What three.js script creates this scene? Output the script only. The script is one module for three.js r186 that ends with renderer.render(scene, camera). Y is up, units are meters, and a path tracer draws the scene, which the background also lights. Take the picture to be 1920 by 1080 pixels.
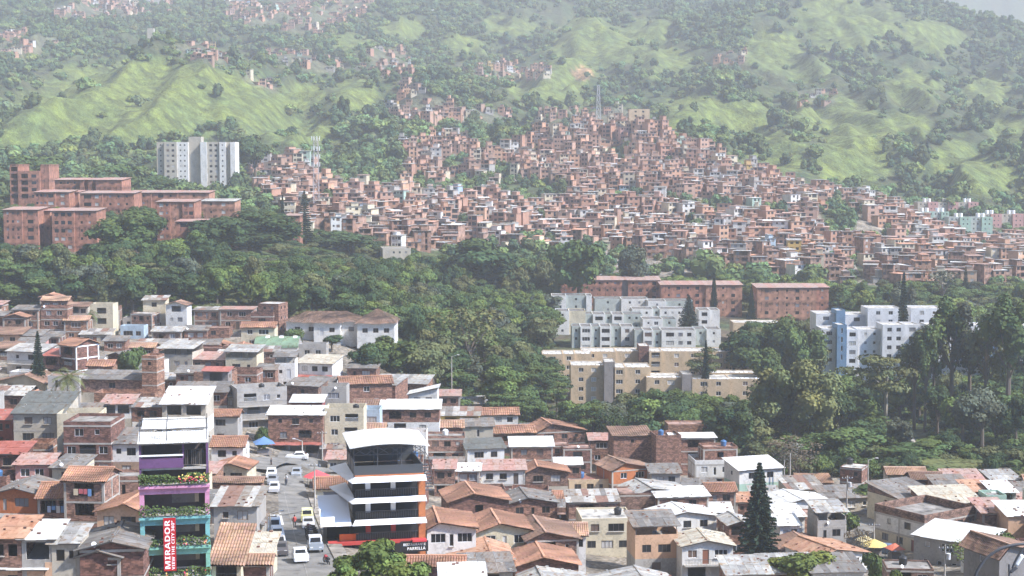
import * as THREE from 'three';
import { Sky } from 'three/addons/objects/Sky.js';
import { mergeGeometries } from 'three/addons/utils/BufferGeometryUtils.js';
import { MarchingCubes } from 'three/addons/objects/MarchingCubes.js';

// ---------- camera, sky, sun, exposure ----------
const F = 2954, CAMY = 70, PITCH = Math.atan(240 / F);
const scene = new THREE.Scene();
const camera = new THREE.PerspectiveCamera(2 * Math.atan(540 / F) * 180 / Math.PI, 16 / 9, 0.5, 12000);
camera.position.set(0, CAMY, 0);
camera.rotation.x = -PITCH;
const renderer = new THREE.WebGLRenderer({ antialias: true });
renderer.setSize(1024, 576);
renderer.toneMapping = THREE.LinearToneMapping;
renderer.toneMappingExposure = 2.2;
renderer.shadowMap.enabled = true;
const SUN = new THREE.Vector3(0.64, 0.72, 0.26).normalize();
const sky = new Sky();
sky.name = 'sky';
sky.scale.setScalar(10000);
sky.userData.kind = 'structure';
Object.assign(sky.material.uniforms, {});
sky.material.uniforms.sunPosition.value.copy(SUN);
sky.material.uniforms.turbidity.value = 11;
sky.material.uniforms.rayleigh.value = 0.35;
sky.material.uniforms.mieCoefficient.value = 0.006;
scene.add(sky);
scene.environmentIntensity = 0.2;
const sun = new THREE.DirectionalLight(new THREE.Color(1, 0.92, 0.80), 5);
sun.position.copy(SUN).multiplyScalar(1500).add(new THREE.Vector3(0, 0, -700));
sun.target.position.set(0, 20, -700);
sun.castShadow = true;
sun.shadow.mapSize.set(4096, 4096);
Object.assign(sun.shadow.camera, { left: -1000, right: 1000, top: 1000, bottom: -1000, near: 10, far: 4000 });
sun.shadow.radius = 2;
scene.add(sun, sun.target);
scene.fog = new THREE.FogExp2(new THREE.Color(0.965, 0.985, 1.0), 0.00026);

// ---------- helpers ----------
function rng(seed) { let a = seed >>> 0; return () => { a = a + 0x6D2B79F5 | 0; let t = Math.imul(a ^ a >>> 15, 1 | a); t = t + Math.imul(t ^ t >>> 7, 61 | t) ^ t; return ((t ^ t >>> 14) >>> 0) / 4294967296; }; }
const lerp = (a, b, t) => a + (b - a) * t, clamp = (x, a = 0, b = 1) => Math.min(b, Math.max(a, x));
const sst = (a, b, x) => { const t = clamp((x - a) / (b - a)); return t * t * (3 - 2 * t); };
const pick = (R, arr) => arr[Math.floor(R() * arr.length)];
function hash2(i, j) { let h = Math.imul(i, 374761393) + Math.imul(j, 668265263) | 0; h = Math.imul(h ^ h >>> 13, 1274126177); return ((h ^ h >>> 16) >>> 0) / 4294967296; }
function vnoise(x, y) { const i = Math.floor(x), j = Math.floor(y), u = x - i, v = y - j, a = u * u * (3 - 2 * u), b = v * v * (3 - 2 * v); return lerp(lerp(hash2(i, j), hash2(i + 1, j), a), lerp(hash2(i, j + 1), hash2(i + 1, j + 1), a), b); }
function fbm(x, y, n = 4) { let s = 0, a = 0.5, t = 0; for (let k = 0; k < n; k++) { s += a * vnoise(x, y); t += a; x = x * 2.03 + 17.3; y = y * 2.03 + 5.1; a *= 0.5; } return s / t; }
// a point on the ray of a picture position, at forward distance d
const CP = Math.cos(PITCH), SP = Math.sin(PITCH);
function at(px, py, d) { const a = (px - 960) / F, b = (540 - py) / F, t = d / (b * SP + CP); return new THREE.Vector3(a * t, CAMY + t * (b * CP - SP), -d); }
function proj(x, y, z) { const dy = y - CAMY, f = -z * CP - dy * SP, u = dy * CP - z * SP; return [960 + F * x / f, 540 - F * u / f, f]; }
const names = new Map();
function numbered(n) { const k = names.get(n) ?? 0; names.set(n, k + 1); return k ? n + '_' + String(k).padStart(3, '0') : n; }
const shadowOn = o => { o.castShadow = o.receiveShadow = true; return o; };
class G {            // collects flat quads and boxes; build() makes ONE mesh of them
  constructor() { this.p = []; this.uv = []; this.c = []; this.hasC = false; }
  tri(a, b, c, ua, ub, uc, col) { this.p.push(...a, ...b, ...c); this.uv.push(...ua, ...ub, ...uc); const k = col ?? [1, 1, 1]; if (col) this.hasC = true; this.c.push(...k, ...k, ...k); }
  quad(a, b, c, d, col, uvs) {
    let u = uvs;
    if (!u) { const w = Math.hypot(b[0] - a[0], b[1] - a[1], b[2] - a[2]), h = Math.hypot(d[0] - a[0], d[1] - a[1], d[2] - a[2]), ou = a[0] * 0.37 + a[2] * 0.61, ov = a[1]; u = [[ou, ov], [ou + w, ov], [ou + w, ov + h], [ou, ov + h]]; }
    this.tri(a, b, c, u[0], u[1], u[2], col); this.tri(a, c, d, u[0], u[2], u[3], col);
  }
  box(x0, x1, y0, y1, z0, z1, col, skip = '') {
    const q = (a, b, c, d) => this.quad(a, b, c, d, col);
    if (!skip.includes('f')) q([x0, y0, z1], [x1, y0, z1], [x1, y1, z1], [x0, y1, z1]);
    if (!skip.includes('b')) q([x1, y0, z0], [x0, y0, z0], [x0, y1, z0], [x1, y1, z0]);
    if (!skip.includes('l')) q([x0, y0, z0], [x0, y0, z1], [x0, y1, z1], [x0, y1, z0]);
    if (!skip.includes('r')) q([x1, y0, z1], [x1, y0, z0], [x1, y1, z0], [x1, y1, z1]);
    if (!skip.includes('t')) q([x0, y1, z1], [x1, y1, z1], [x1, y1, z0], [x0, y1, z0]);
    if (!skip.includes('d')) q([x0, y0, z0], [x1, y0, z0], [x1, y0, z1], [x0, y0, z1]);
    return this;
  }
  bar(a, b, r, n = 5, r2 = r, col) {   // tapered rod
    const A = new THREE.Vector3(...a), B = new THREE.Vector3(...b), d = B.clone().sub(A).normalize(), s = Math.abs(d.y) > 0.9 ? new THREE.Vector3(1, 0, 0) : new THREE.Vector3(0, 1, 0), u = s.cross(d).normalize(), v = d.clone().cross(u);
    const P = (C, rr, k) => { const t = k / n * 2 * Math.PI; return [C.x + (u.x * Math.cos(t) + v.x * Math.sin(t)) * rr, C.y + (u.y * Math.cos(t) + v.y * Math.sin(t)) * rr, C.z + (u.z * Math.cos(t) + v.z * Math.sin(t)) * rr]; };
    for (let k = 0; k < n; k++) { this.quad(P(A, r, k), P(A, r, k + 1), P(B, r2, k + 1), P(B, r2, k), col); this.tri([B.x, B.y, B.z], P(B, r2, k), P(B, r2, k + 1), [0, 0], [0, 0], [0, 0], col); }
    return this;
  }
  geo() {
    const g = new THREE.BufferGeometry();
    g.setAttribute('position', new THREE.Float32BufferAttribute(this.p, 3));
    g.setAttribute('uv', new THREE.Float32BufferAttribute(this.uv, 2));
    if (this.hasC) g.setAttribute('color', new THREE.Float32BufferAttribute(this.c, 3));
    g.computeVertexNormals();
    return g;
  }
  build(name, mat, parent) { return mesh(name, this.geo(), mat, parent); }
}
function mesh(name, geo, mat, parent = scene) { const m = shadowOn(new THREE.Mesh(geo, mat)); m.name = parent === scene ? numbered(name) : name; parent.add(m); return m; }
function thing(name, label, category, pos = [0, 0, 0], turn = 0, group) {
  const o = new THREE.Group(); o.name = numbered(name); scene.add(o); o.position.set(...pos); o.rotation.y = turn;
  o.userData = { label, category }; if (group) o.userData.group = group; return o;
}
function tag(o, label, category, group, kind) { Object.assign(o.userData, label ? { label } : {}, category ? { category } : {}, group ? { group } : {}, kind ? { kind } : {}); return o; }
// textures -----------------------------------------------------------------
function tex(n, fn, rep, srgb = true) {
  const data = new Uint8Array(n * n * 4);
  for (let j = 0; j < n; j++) for (let i = 0; i < n; i++) { const c = fn(i / n, j / n, i, j), k = (j * n + i) * 4; for (let q = 0; q < 3; q++) data[k + q] = clamp(Array.isArray(c) ? c[q] : c) * 255; data[k + 3] = 255; }
  const t = new THREE.DataTexture(data, n, n); t.wrapS = t.wrapT = THREE.RepeatWrapping; t.magFilter = THREE.LinearFilter; t.minFilter = THREE.LinearMipmapLinearFilter; t.generateMipmaps = true;
  t.repeat.set(1 / rep, 1 / rep); if (srgb) t.colorSpace = THREE.SRGBColorSpace; t.needsUpdate = true; return t;
}
function tnoise(u, v, f, s = 0) {   // tiling value noise
  const x = u * f, y = v * f, i = Math.floor(x), j = Math.floor(y), a = x - i, b = y - j, h = (p, q) => hash2(((p % f) + f) % f + s * 131, ((q % f) + f) % f + s * 57);
  const aa = a * a * (3 - 2 * a), bb = b * b * (3 - 2 * b); return lerp(lerp(h(i, j), h(i + 1, j), aa), lerp(h(i, j + 1), h(i + 1, j + 1), aa), bb);
}
const tf = (u, v, f, s, n = 4) => { let r = 0, a = 0.5, t = 0; for (let k = 0; k < n; k++) { r += a * tnoise(u, v, f << k, s + k); t += a; a *= 0.55; } return r / t; };
// ---------- terrain: measured drop below the eye along nine directions, plus spurs ----------
const COLS = [-320, 0, 320, 640, 960, 1280, 1600, 1920, 2240];
const PROF = [
  [[25, 12], [90, 33], [150, 41], [210, 49], [265, 49], [345, 46], [420, 42], [460, 36], [510, 27], [600, 19], [700, 10], [850, 0], [1100, -40], [1500, -105], [1900, -190], [2600, -290], [4000, -420], [6500, -600]],
  [[25, 12], [90, 33], [150, 41], [210, 49.5], [265, 49], [345, 47], [420, 43.5], [460, 38], [510, 27.5], [600, 19], [700, 11], [850, 3], [1100, -30], [1500, -102], [1900, -190], [2600, -270], [4000, -420], [6500, -600]],
  [[25, 12], [90, 33], [150, 42], [210, 50], [265, 51], [345, 50], [420, 45], [470, 37], [540, 28], [620, 22], [800, 17], [900, 16], [1000, 8], [1200, -20], [1500, -80], [1900, -178], [2100, -200], [2300, -170], [3200, -250], [4600, -560], [6500, -700]],
  [[25, 12], [90, 34], [150, 43.5], [175, 46], [250, 55], [300, 58], [335, 54], [400, 47], [500, 42], [600, 36], [640, 30], [700, 25], [800, 15], [900, 5], [1000, -8], [1200, -40], [1500, -95], [1900, -175], [2300, -260], [3200, -420], [4600, -560], [6500, -700]],
  [[25, 12], [90, 34], [150, 45.5], [200, 54.5], [250, 60.5], [300, 63.5], [350, 65], [400, 66], [450, 63], [500, 58], [560, 54], [640, 44], [740, 32], [850, 18], [950, 2], [1050, -18], [1200, -32], [1500, -80], [1800, -135], [2200, -230], [3200, -450], [6500, -800]],
  [[25, 12], [90, 34], [150, 47], [200, 57], [250, 63.5], [300, 65.5], [350, 67], [400, 68.5], [440, 67], [500, 58], [560, 56], [640, 49], [740, 36], [850, 16], [950, -2], [1010, -15], [1100, -12], [1250, -30], [1500, -90], [1800, -150], [2200, -230], [3200, -450], [6500, -800]],
  [[25, 12], [90, 34], [150, 47], [215, 59.5], [250, 63], [300, 63.5], [350, 66], [400, 70], [440, 70], [480, 65], [560, 58], [640, 50], [700, 42], [760, 33], [800, 27], [850, 28], [950, 15], [1100, -15], [1300, -55], [1600, -110], [2000, -205], [2300, -240], [2600, -200], [3400, -300], [4800, -760], [6500, -850]],
  [[25, 12], [90, 33], [150, 46], [215, 58], [250, 61.5], [300, 62.5], [400, 67], [480, 64], [560, 58], [640, 50], [720, 46], [800, 50], [900, 51], [1000, 30], [1200, -15], [1500, -62], [1700, -105], [1900, -146], [2100, -130], [2600, -60], [3400, -200], [4800, -760], [6500, -850]],
  [[25, 12], [90, 33], [150, 44], [215, 53], [300, 60], [400, 66], [480, 63], [560, 57], [640, 50], [720, 46], [800, 50], [900, 51], [1000, 30], [1200, -20], [1500, -70], [1900, -90], [2100, -70], [2600, 0], [3400, -200], [4800, -760], [6500, -850]],
];
const LG = 640, D0 = 20, D1 = 6600;
const lgd = d => Math.log(d / D0) / Math.log(D1 / D0) * (LG - 1);
const TAB = PROF.map(pf => {
  const n = pf.length, xs = pf.map(p => p[0]), ys = pf.map(p => p[1]), sl = [], m = [];
  for (let i = 0; i < n - 1; i++) sl[i] = (ys[i + 1] - ys[i]) / (xs[i + 1] - xs[i]);
  m[0] = sl[0]; m[n - 1] = sl[n - 2];
  for (let i = 1; i < n - 1; i++) m[i] = sl[i - 1] * sl[i] <= 0 ? 0 : 2 * sl[i - 1] * sl[i] / (sl[i - 1] + sl[i]);
  return Float64Array.from({ length: LG }, (_, k) => {
    const d = D0 * Math.pow(D1 / D0, k / (LG - 1)); let i = 0; while (i < n - 2 && d > xs[i + 1]) i++;
    const h = xs[i + 1] - xs[i], t = clamp((d - xs[i]) / h, -1, 2), t2 = t * t, t3 = t2 * t;
    return (2 * t3 - 3 * t2 + 1) * ys[i] + (t3 - 2 * t2 + t) * h * m[i] + (-2 * t3 + 3 * t2) * ys[i + 1] + (t3 - t2) * h * m[i + 1];
  });
});
function baseDrop(px, d) {
  const k = clamp(lgd(d), 0, LG - 1.001), i = Math.floor(k), f = k - i, c = clamp((px + 320) / 320, 0, COLS.length - 1.001), j = Math.floor(c), g = c - j;
  const v = q => { const T = TAB[clamp(q, 0, COLS.length - 1)]; return T[i] + (T[i + 1] - T[i]) * f; };
  const a = v(j - 1), b = v(j), e = v(j + 1), h = v(j + 2), t2 = g * g, t3 = t2 * g;
  return 0.5 * (2 * b + (e - a) * g + (2 * a - 5 * b + 4 * e - h) * t2 + (3 * b - a - 3 * e + h) * t3);
}
// spurs: crest lines with the fall to either side (metres per metre)
const SPURS = [
  [[[330, 100, 1230], [300, 104, 1180], [250, 118, 1140], [180, 165, 1060], [60, 232, 960]], 0.55],
  [[[300, 104, 1180], [262, 150, 1110], [160, 238, 985], [90, 285, 900]], 0.6],
  [[[262, 150, 1110], [215, 255, 960], [190, 300, 890]], 0.62],
  [[[300, 104, 1180], [345, 112, 1160], [430, 195, 1050], [520, 272, 930]], 0.55],
  [[[345, 112, 1160], [330, 215, 1000], [320, 290, 890]], 0.65],
  [[[330, 100, 1230], [420, 125, 1300], [560, 130, 1400]], 0.45],
  [[[1120, 15, 1950], [1112, 42, 1760], [1085, 95, 1600], [1010, 165, 1400]], 0.6],
  [[[1112, 42, 1760], [1165, 110, 1560], [1195, 165, 1400]], 0.6],
  [[[1590, -30, 2150], [1588, 0, 1960], [1540, 60, 1750], [1430, 112, 1560], [1330, 170, 1350]], 0.55],
  [[[1588, 0, 1960], [1690, 48, 1800], [1720, 120, 1600]], 0.6],
  [[[1590, 130, 1500], [1560, 185, 1300], [1500, 260, 1130], [1440, 310, 1000]], 0.55],
  [[[1560, 185, 1300], [1640, 235, 1170], [1672, 330, 980]], 0.6],
  [[[1400, 175, 1300], [1310, 215, 1140], [1240, 240, 1060]], 0.5],
  [[[1700, 0, 2100], [1800, 30, 2000], [1920, 72, 1900], [2050, 120, 1850]], 0.5],
  [[[1960, 255, 1150], [1860, 320, 1000], [1770, 372, 920]], 0.5],
  [[[820, 40, 1850], [860, 110, 1600], [900, 160, 1400]], 0.5],
  [[[640, 60, 1750], [700, 115, 1450], [790, 175, 1200]], 0.4],
  [[[20, 20, 2000], [80, 75, 1650], [140, 120, 1400]], 0.4],
].map(([pts, s]) => ({ s, p: pts.map(q => at(...q)) }));
function ground(x, z) {
  const d = Math.max(22, -z), px = 960 + F * x / d;
  let h = CAMY - baseDrop(px, d);
  if (d > 650) {
    const far = sst(750, 1300, d);
    h += far * ((fbm(x / 210 + 40, z / 210 + 9, 4) - 0.5) * 46 - Math.abs(fbm(x / 120 + 3, z / 120, 3) - 0.5) * 42 + 6);
    if (d > 780 && d < 2300) for (const r of SPURS) for (let i = 0; i < r.p.length - 1; i++) {
      const a = r.p[i], b = r.p[i + 1], ux = b.x - a.x, uz = b.z - a.z, t = clamp(((x - a.x) * ux + (z - a.z) * uz) / (ux * ux + uz * uz));
      const dist = Math.hypot(x - a.x - ux * t, z - a.z - uz * t); if (dist > 260) continue;
      const e = lerp(a.y, b.y, t) + 2 - r.s * (Math.sqrt(dist * dist + 60) - 7.7) + (fbm(x / 60, z / 60, 3) - 0.5) * 5, k = 7, q = clamp(0.5 + (e - h) / (2 * k));
      h = lerp(h, e, q) + k * q * (1 - q);
    }
    h += far * (fbm(x / 34, z / 34, 3) - 0.5) * 6 - sst(820, 1000, d) * (Math.abs(fbm(x / 52 + 11, z / 160 + 2, 3) - 0.5) * 62 - 7);
    const grassy = sst(820, 950, d) * (1 - sst(1250, 1500, d));          // cattle steps on the near green hill
    if (grassy > 0 && px < 620) h += grassy * 0.5 * Math.sin(h * 1.5 + fbm(x / 18, z / 18, 2) * 5);
  }
  return h;
}
const gy = ground;
// picture position of a ground point -> first hit of its ray with the ground
function onGround(px, py, d0 = 120, d1 = 3000) { for (let d = d0; d < d1; d *= 1.006) { const p = at(px, py, d); if (p.y <= ground(p.x, p.z)) return p; } return at(px, py, d1); }
const inPoly = (x, y, P) => { let c = false; for (let i = 0, j = P.length - 1; i < P.length; j = i++) if ((P[i][1] > y) !== (P[j][1] > y) && x < (P[j][0] - P[i][0]) * (y - P[i][1]) / (P[j][1] - P[i][1]) + P[i][0]) c = !c; return c; };
const ell = (x, y, e) => ((x - e[0]) / e[2]) ** 2 + ((y - e[1]) / e[3]) ** 2;
// open pasture, in picture positions: x, y, half width, half height
const PASTURE = [[240, 195, 190, 88], [90, 245, 95, 45], [400, 190, 110, 60], [1110, 85, 85, 52], [1040, 150, 60, 36], [1590, 40, 105, 52], [1450, 95, 60, 40], [1300, 215, 66, 34], [1560, 215, 80, 42], [1600, 290, 70, 62], [1460, 285, 62, 36], [1400, 330, 70, 30], [1850, 330, 60, 40], [870, 85, 40, 22], [660, 80, 32, 16], [668, 180, 40, 30], [1750, 70, 55, 36], [1000, 170, 60, 20], [1700, 235, 40, 30], [1060, 190, 40, 16], [580, 245, 60, 26], [1890, 250, 40, 30], [1250, 120, 60, 28], [1390, 225, 60, 32], [1710, 170, 55, 38], [1520, 130, 50, 26], [950, 55, 55, 24], [1850, 180, 50, 36], [1790, 300, 40, 36], [480, 235, 60, 38], [560, 185, 50, 26], [760, 55, 40, 18], [1210, 60, 40, 26]];
const pasture = (px, py, x, z) => { let m = 9; for (const e of PASTURE) m = Math.min(m, ell(px, py, e)); return m + (fbm(x / 45, z / 45, 3) - 0.5) * 1.1; };
// hillside settlement outlines in picture positions
const BARRIO = [
  [[455, 300], [560, 292], [640, 335], [720, 352], [760, 330], [745, 285], [800, 262], [880, 262], [930, 285], [1000, 262], [1010, 212], [1080, 205], [1170, 203], [1215, 225], [1260, 255], [1330, 290], [1420, 325], [1500, 352], [1580, 365], [1640, 385], [1700, 400], [1760, 425], [1840, 445], [1930, 450], [1930, 528], [1700, 540], [1560, 530], [1380, 505], [1240, 520], [1120, 520], [1000, 475], [900, 470], [820, 470], [740, 470], [640, 445], [560, 440], [520, 400], [470, 350]],
  [[715, 205], [745, 150], [800, 170], [850, 200], [960, 210], [960, 235], [860, 232], [760, 235]],
  [[690, 95], [760, 92], [775, 140], [700, 150]],
  [[480, 92], [560, 100], [640, 115], [700, 130], [690, 150], [600, 138], [500, 112]],
  [[330, 82], [390, 80], [430, 108], [420, 125], [330, 105]],
  [[455, 138], [520, 160], [520, 178], [460, 155]],
  [[-20, 60], [60, 55], [110, 75], [80, 105], [-20, 115]],
  [[100, 10], [320, -10], [330, 25], [260, 35], [110, 45]],
  [[420, -20], [700, -20], [700, 20], [600, 70], [480, 50], [420, 35]],
  [[850, 120], [1030, 125], [1030, 150], [930, 150], [860, 140]],
  [[1340, 98], [1400, 95], [1400, 125], [1340, 125]],
  [[1500, 170], [1565, 165], [1565, 200], [1500, 200]],
];
const inBarrio = (px, py) => BARRIO.some(P => inPoly(px, py, P));
// open wooded gaps inside the settlement
const GAPS = [[870, 355, 45, 24], [990, 365, 70, 26], [1170, 375, 40, 16], [925, 268, 34, 24], [1570, 420, 34, 46], [1160, 290, 22, 16], [650, 340, 40, 26], [1290, 430, 24, 14], [940, 330, 24, 22], [1600, 505, 16, 40], [1640, 450, 40, 12], [860, 300, 20, 12], [1350, 390, 30, 9], [780, 350, 18, 14], [1060, 240, 18, 10], [1450, 400, 26, 8]];
const greenPatch = (x, d) => fbm(x / 34 + 5, d / 34 + 1, 2) > 0.665;
const inGap = (px, py) => GAPS.some(e => ell(px, py, e) < 1);

{ // the ground as one sheet
  const rows = []; for (let k = 0; k < 26; k++) rows.push(22 + (150 - 22) * k / 26); for (let k = 0; k < 210; k++) rows.push(150 + 550 * k / 210); for (let k = 0; k < 280; k++) rows.push(700 + 1600 * k / 280); for (let k = 0; k <= 44; k++) rows.push(2300 + 4200 * Math.pow(k / 44, 1.5));
  const NC = 380, NR = rows.length, P = new Float32Array(NR * NC * 3), C = new Float32Array(NR * NC * 3), U = new Float32Array(NR * NC * 2), I = [];
  for (let j = 0; j < NR; j++) for (let i = 0; i < NC; i++) {
    const d = rows[j], x = (i / (NC - 1) - 0.5) * 1.02 * d, z = -d, y = ground(x, z), k = j * NC + i; P.set([x, y, z], k * 3); U.set([x, z], k * 2);
    const [px, py] = proj(x, y, z); let c;
    const n = fbm(x / 26, z / 26, 3), n2 = fbm(x / 8 + 50, z / 8, 2), b = fbm(x / 90 + 7, z / 90, 2);
    const grass = [lerp(0.095, 0.19, n), lerp(0.145, 0.235, n), lerp(0.036, 0.056, n2)], scrub = [lerp(0.05, 0.09, n2), lerp(0.075, 0.115, n), 0.032], soil = [0.13, 0.10, 0.07], urban = [0.24 + n2 * 0.06, 0.215 + n2 * 0.05, 0.19 + n2 * 0.04];
    const mix = (A, B, t) => [lerp(A[0], B[0], t), lerp(A[1], B[1], t), lerp(A[2], B[2], t)];
    if (d > 780) { c = mix(grass, scrub, sst(0.85, 1.35, pasture(px, py, x, z) - (b - 0.5) * 0.8)); if (inBarrio(px, py) && !inGap(px, py)) c = mix(c, urban, d > 1130 ? 0.3 : 0.75); if (ell(px, py, [1092, 138, 16, 13]) < 1 + (n2 - 0.5) * 0.9) c = [0.42, 0.27, 0.15]; if (ell(px, py, [1182, 142, 8, 5]) < 1) c = [0.4, 0.3, 0.16]; }
    else if (d > 610) c = inBarrio(px, py) && !inGap(px, py) ? urban : scrub;
    else if (px > 1560 && d > 330 && d < 480) c = mix([0.085, 0.12, 0.035], soil, sst(0.5, 0.62, n2) * 0.5);
    else c = d < 330 || (px < 700 && d < 425) ? urban : mix(scrub, soil, sst(0.45, 0.65, n));
    C.set(c, k * 3);
    if (i < NC - 1 && j < NR - 1) I.push(k, k + 1, k + NC, k + 1, k + NC + 1, k + NC);
  }
  const g = new THREE.BufferGeometry(); g.setAttribute('position', new THREE.BufferAttribute(P, 3)); g.setAttribute('uv', new THREE.BufferAttribute(U, 2)); g.setAttribute('color', new THREE.BufferAttribute(C, 3)); g.setIndex(I); g.computeVertexNormals();
  const t = tex(512, (u, v) => { const a = 0.62 + 0.55 * (tf(u, v, 8, 3, 5) - 0.5) + 0.35 * (tnoise(u, v, 128, 9) - 0.5); return [a * 1.02, a, a * 0.95]; }, 48), bm = tex(512, (u, v) => tf(u, v, 16, 7, 5), 48, false);
  const m = mesh('terrain', g, new THREE.MeshStandardMaterial({ vertexColors: true, map: t, bumpMap: bm, bumpScale: 1.2, roughness: 0.95, color: new THREE.Color(1.9, 1.9, 1.9) }));
  m.userData.kind = 'structure';
}
// ---------- foliage ----------
const leafMat = (r, g, b) => new THREE.MeshPhysicalMaterial({ color: new THREE.Color().setRGB(r, g, b), vertexColors: true, roughness: 0.75, specularIntensity: 0.35, side: THREE.DoubleSide });
const LEAF = {
  deep: leafMat(0.044, 0.072, 0.024), mid: leafMat(0.070, 0.104, 0.029), fresh: leafMat(0.104, 0.145, 0.034), olive: leafMat(0.104, 0.112, 0.042), grey: leafMat(0.075, 0.088, 0.055), dry: leafMat(0.125, 0.105, 0.075), lime: leafMat(0.13, 0.16, 0.035), pine: leafMat(0.030, 0.050, 0.028), hazel: leafMat(0.125, 0.134, 0.046),
};
const barkMat = new THREE.MeshStandardMaterial({ color: new THREE.Color().setRGB(0.13, 0.10, 0.075), roughness: 0.95 }), paleBark = new THREE.MeshStandardMaterial({ color: new THREE.Color().setRGB(0.30, 0.27, 0.22), roughness: 0.9 });
const rdir = R => { const z = R() * 2 - 1, t = R() * 6.2832, r = Math.sqrt(1 - z * z); return [r * Math.cos(t), z, r * Math.sin(t)]; };
function leafFace(g, p, n, s, col, R) {
  const N = new THREE.Vector3(...n).normalize(), A = new THREE.Vector3(R() - 0.5, R() - 0.5, R() - 0.5).cross(N).normalize(), B = A.clone().cross(N), w = s * (0.35 + 0.25 * R()), l = s * 0.5, k = s * 0.16 * (R() - 0.2);
  const q = (a, b, c) => [p[0] + A.x * a + B.x * b + N.x * c, p[1] + A.y * a + B.y * b + N.y * c, p[2] + A.z * a + B.z * b + N.z * c];
  g.quad(q(-l, 0, -k), q(0, -w, k), q(l, 0, -k), q(0, w, k), col, [[0, 0], [1, 0], [1, 1], [0, 1]]);
}
// crown of lobes inside a unit-ish ellipsoid: real leaf sprays over darker-by-shadow inner masses
function crown(seed, o) {
  const R = rng(seed), g = new G(), L = [];
  for (let k = 0; k < o.lobes; k++) {
    const d = rdir(R), rr = Math.pow(R(), 0.5) * (o.spread ?? 0.62), r = (o.lr ?? 0.42) * (0.7 + 0.6 * R());
    const flat = o.layer ? Math.round((d[1] * rr + 1) * o.layer) / o.layer - 1 : d[1] * rr;
    L.push({ c: [d[0] * rr * o.rx, o.cy + flat * o.ry, d[2] * rr * o.rx], r: [r * o.rx, r * (o.lobeFlat ?? 0.85) * o.ry, r * o.rx], t: 0.72 + 0.56 * R(), w: (R() - 0.5) * 0.25 });
  }
  for (let k = 0; k < o.n; k++) {
    const l = L[Math.floor(R() * L.length)], d = rdir(R); if (d[1] < -0.3 && R() < 0.7) { d[1] = -d[1]; }
    const f = 0.78 + 0.34 * R(), p = [l.c[0] + d[0] * l.r[0] * f, l.c[1] + d[1] * l.r[1] * f, l.c[2] + d[2] * l.r[2] * f];
    if (L.some(m => m !== l && ((p[0] - m.c[0]) / m.r[0]) ** 2 + ((p[1] - m.c[1]) / m.r[1]) ** 2 + ((p[2] - m.c[2]) / m.r[2]) ** 2 < 0.45)) { if (R() < 0.85) continue; }
    const t = l.t * (0.75 + 0.5 * R());
    leafFace(g, p, [d[0] + (R() - 0.5) * 1.1, d[1] + 0.35 + (R() - 0.5) * 1.1, d[2] + (R() - 0.5) * 1.1], o.leaf * (0.6 + 0.8 * R()), [t * (1 + l.w), t, t * (1 - l.w)], R);
  }
  if (o.core !== 0) for (const l of L) {
    const s = new THREE.IcosahedronGeometry(1, 1), a = s.attributes.position, k = o.core ?? 0.74;
    for (let i = 0; i < a.count; i += 3) { const v = [0, 1, 2].map(q => { const x = a.getX(i + q), y = a.getY(i + q), z = a.getZ(i + q), j = k * (0.82 + 0.36 * vnoise(x * 3 + seed, y * 3 + z * 5 + 30)); return [l.c[0] + x * l.r[0] * j, l.c[1] + y * l.r[1] * j, l.c[2] + z * l.r[2] * j]; }); const t = l.t; g.tri(v[0], v[1], v[2], [0, 0], [1, 0], [0, 1], [t, t, t]); }
  }
  return { geo: g.geo(), L };
}
function trunkGeo(seed, o, L, r0 = 0.35) {
  const R = rng(seed + 99), g = new G(), top = o.cy - 0.1 * o.ry, lean = [(R() - 0.5) * 0.8, 0, (R() - 0.5) * 0.8], mid = [lean[0] * 0.5, Math.max(0.6, o.cy - o.ry * 0.7), lean[2] * 0.5];
  g.bar([0, -1.2, 0], mid, r0 * 1.25, 7, r0 * 0.85); g.bar(mid, [lean[0], top, lean[2]], r0 * 0.85, 6, r0 * 0.4);
  for (const l of L.slice(0, 9)) g.bar([mid[0], mid[1] * (0.85 + 0.15 * R()), mid[2]], [l.c[0], l.c[1] - l.r[1] * 0.2, l.c[2]], r0 * 0.42, 5, r0 * 0.12);
  return g.geo();
}
const TREE = {};
function species(key, count, o, r0) { TREE[key] = Array.from({ length: count }, (_, k) => { const s = key.length * 977 + key.charCodeAt(0) * 31 + k * 7919, c = crown(s, o), t = trunkGeo(s, o, c.L, r0); return { c: c.geo, t, h: o.cy + o.ry, w: o.rx }; }); }
species('broad', 5, { rx: 5.6, ry: 4.2, cy: 7.2, lobes: 17, lr: 0.36, spread: 0.74, n: 3000, leaf: 0.62 }, 0.36);
species('tall', 3, { rx: 4.4, ry: 6.2, cy: 8.8, lobes: 18, lr: 0.34, spread: 0.76, n: 3000, leaf: 0.6 }, 0.36);
species('big', 2, { rx: 9, ry: 10, cy: 11.5, lobes: 34, lr: 0.27, spread: 0.80, n: 7500, leaf: 0.7 }, 0.6);
species('flat', 3, { rx: 6.8, ry: 3.4, cy: 10.2, lobes: 15, lr: 0.3, spread: 0.85, n: 2000, leaf: 0.5, core: 0.5, layer: 2, lobeFlat: 0.5 }, 0.32);
species('euca', 3, { rx: 3.8, ry: 7.2, cy: 13.5, lobes: 15, lr: 0.3, spread: 0.86, n: 2000, leaf: 0.55, core: 0.5 }, 0.34);
species('shrub', 4, { rx: 2.6, ry: 1.7, cy: 1.5, lobes: 9, lr: 0.45, spread: 0.6, n: 1100, leaf: 0.4 }, 0.12);
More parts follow.
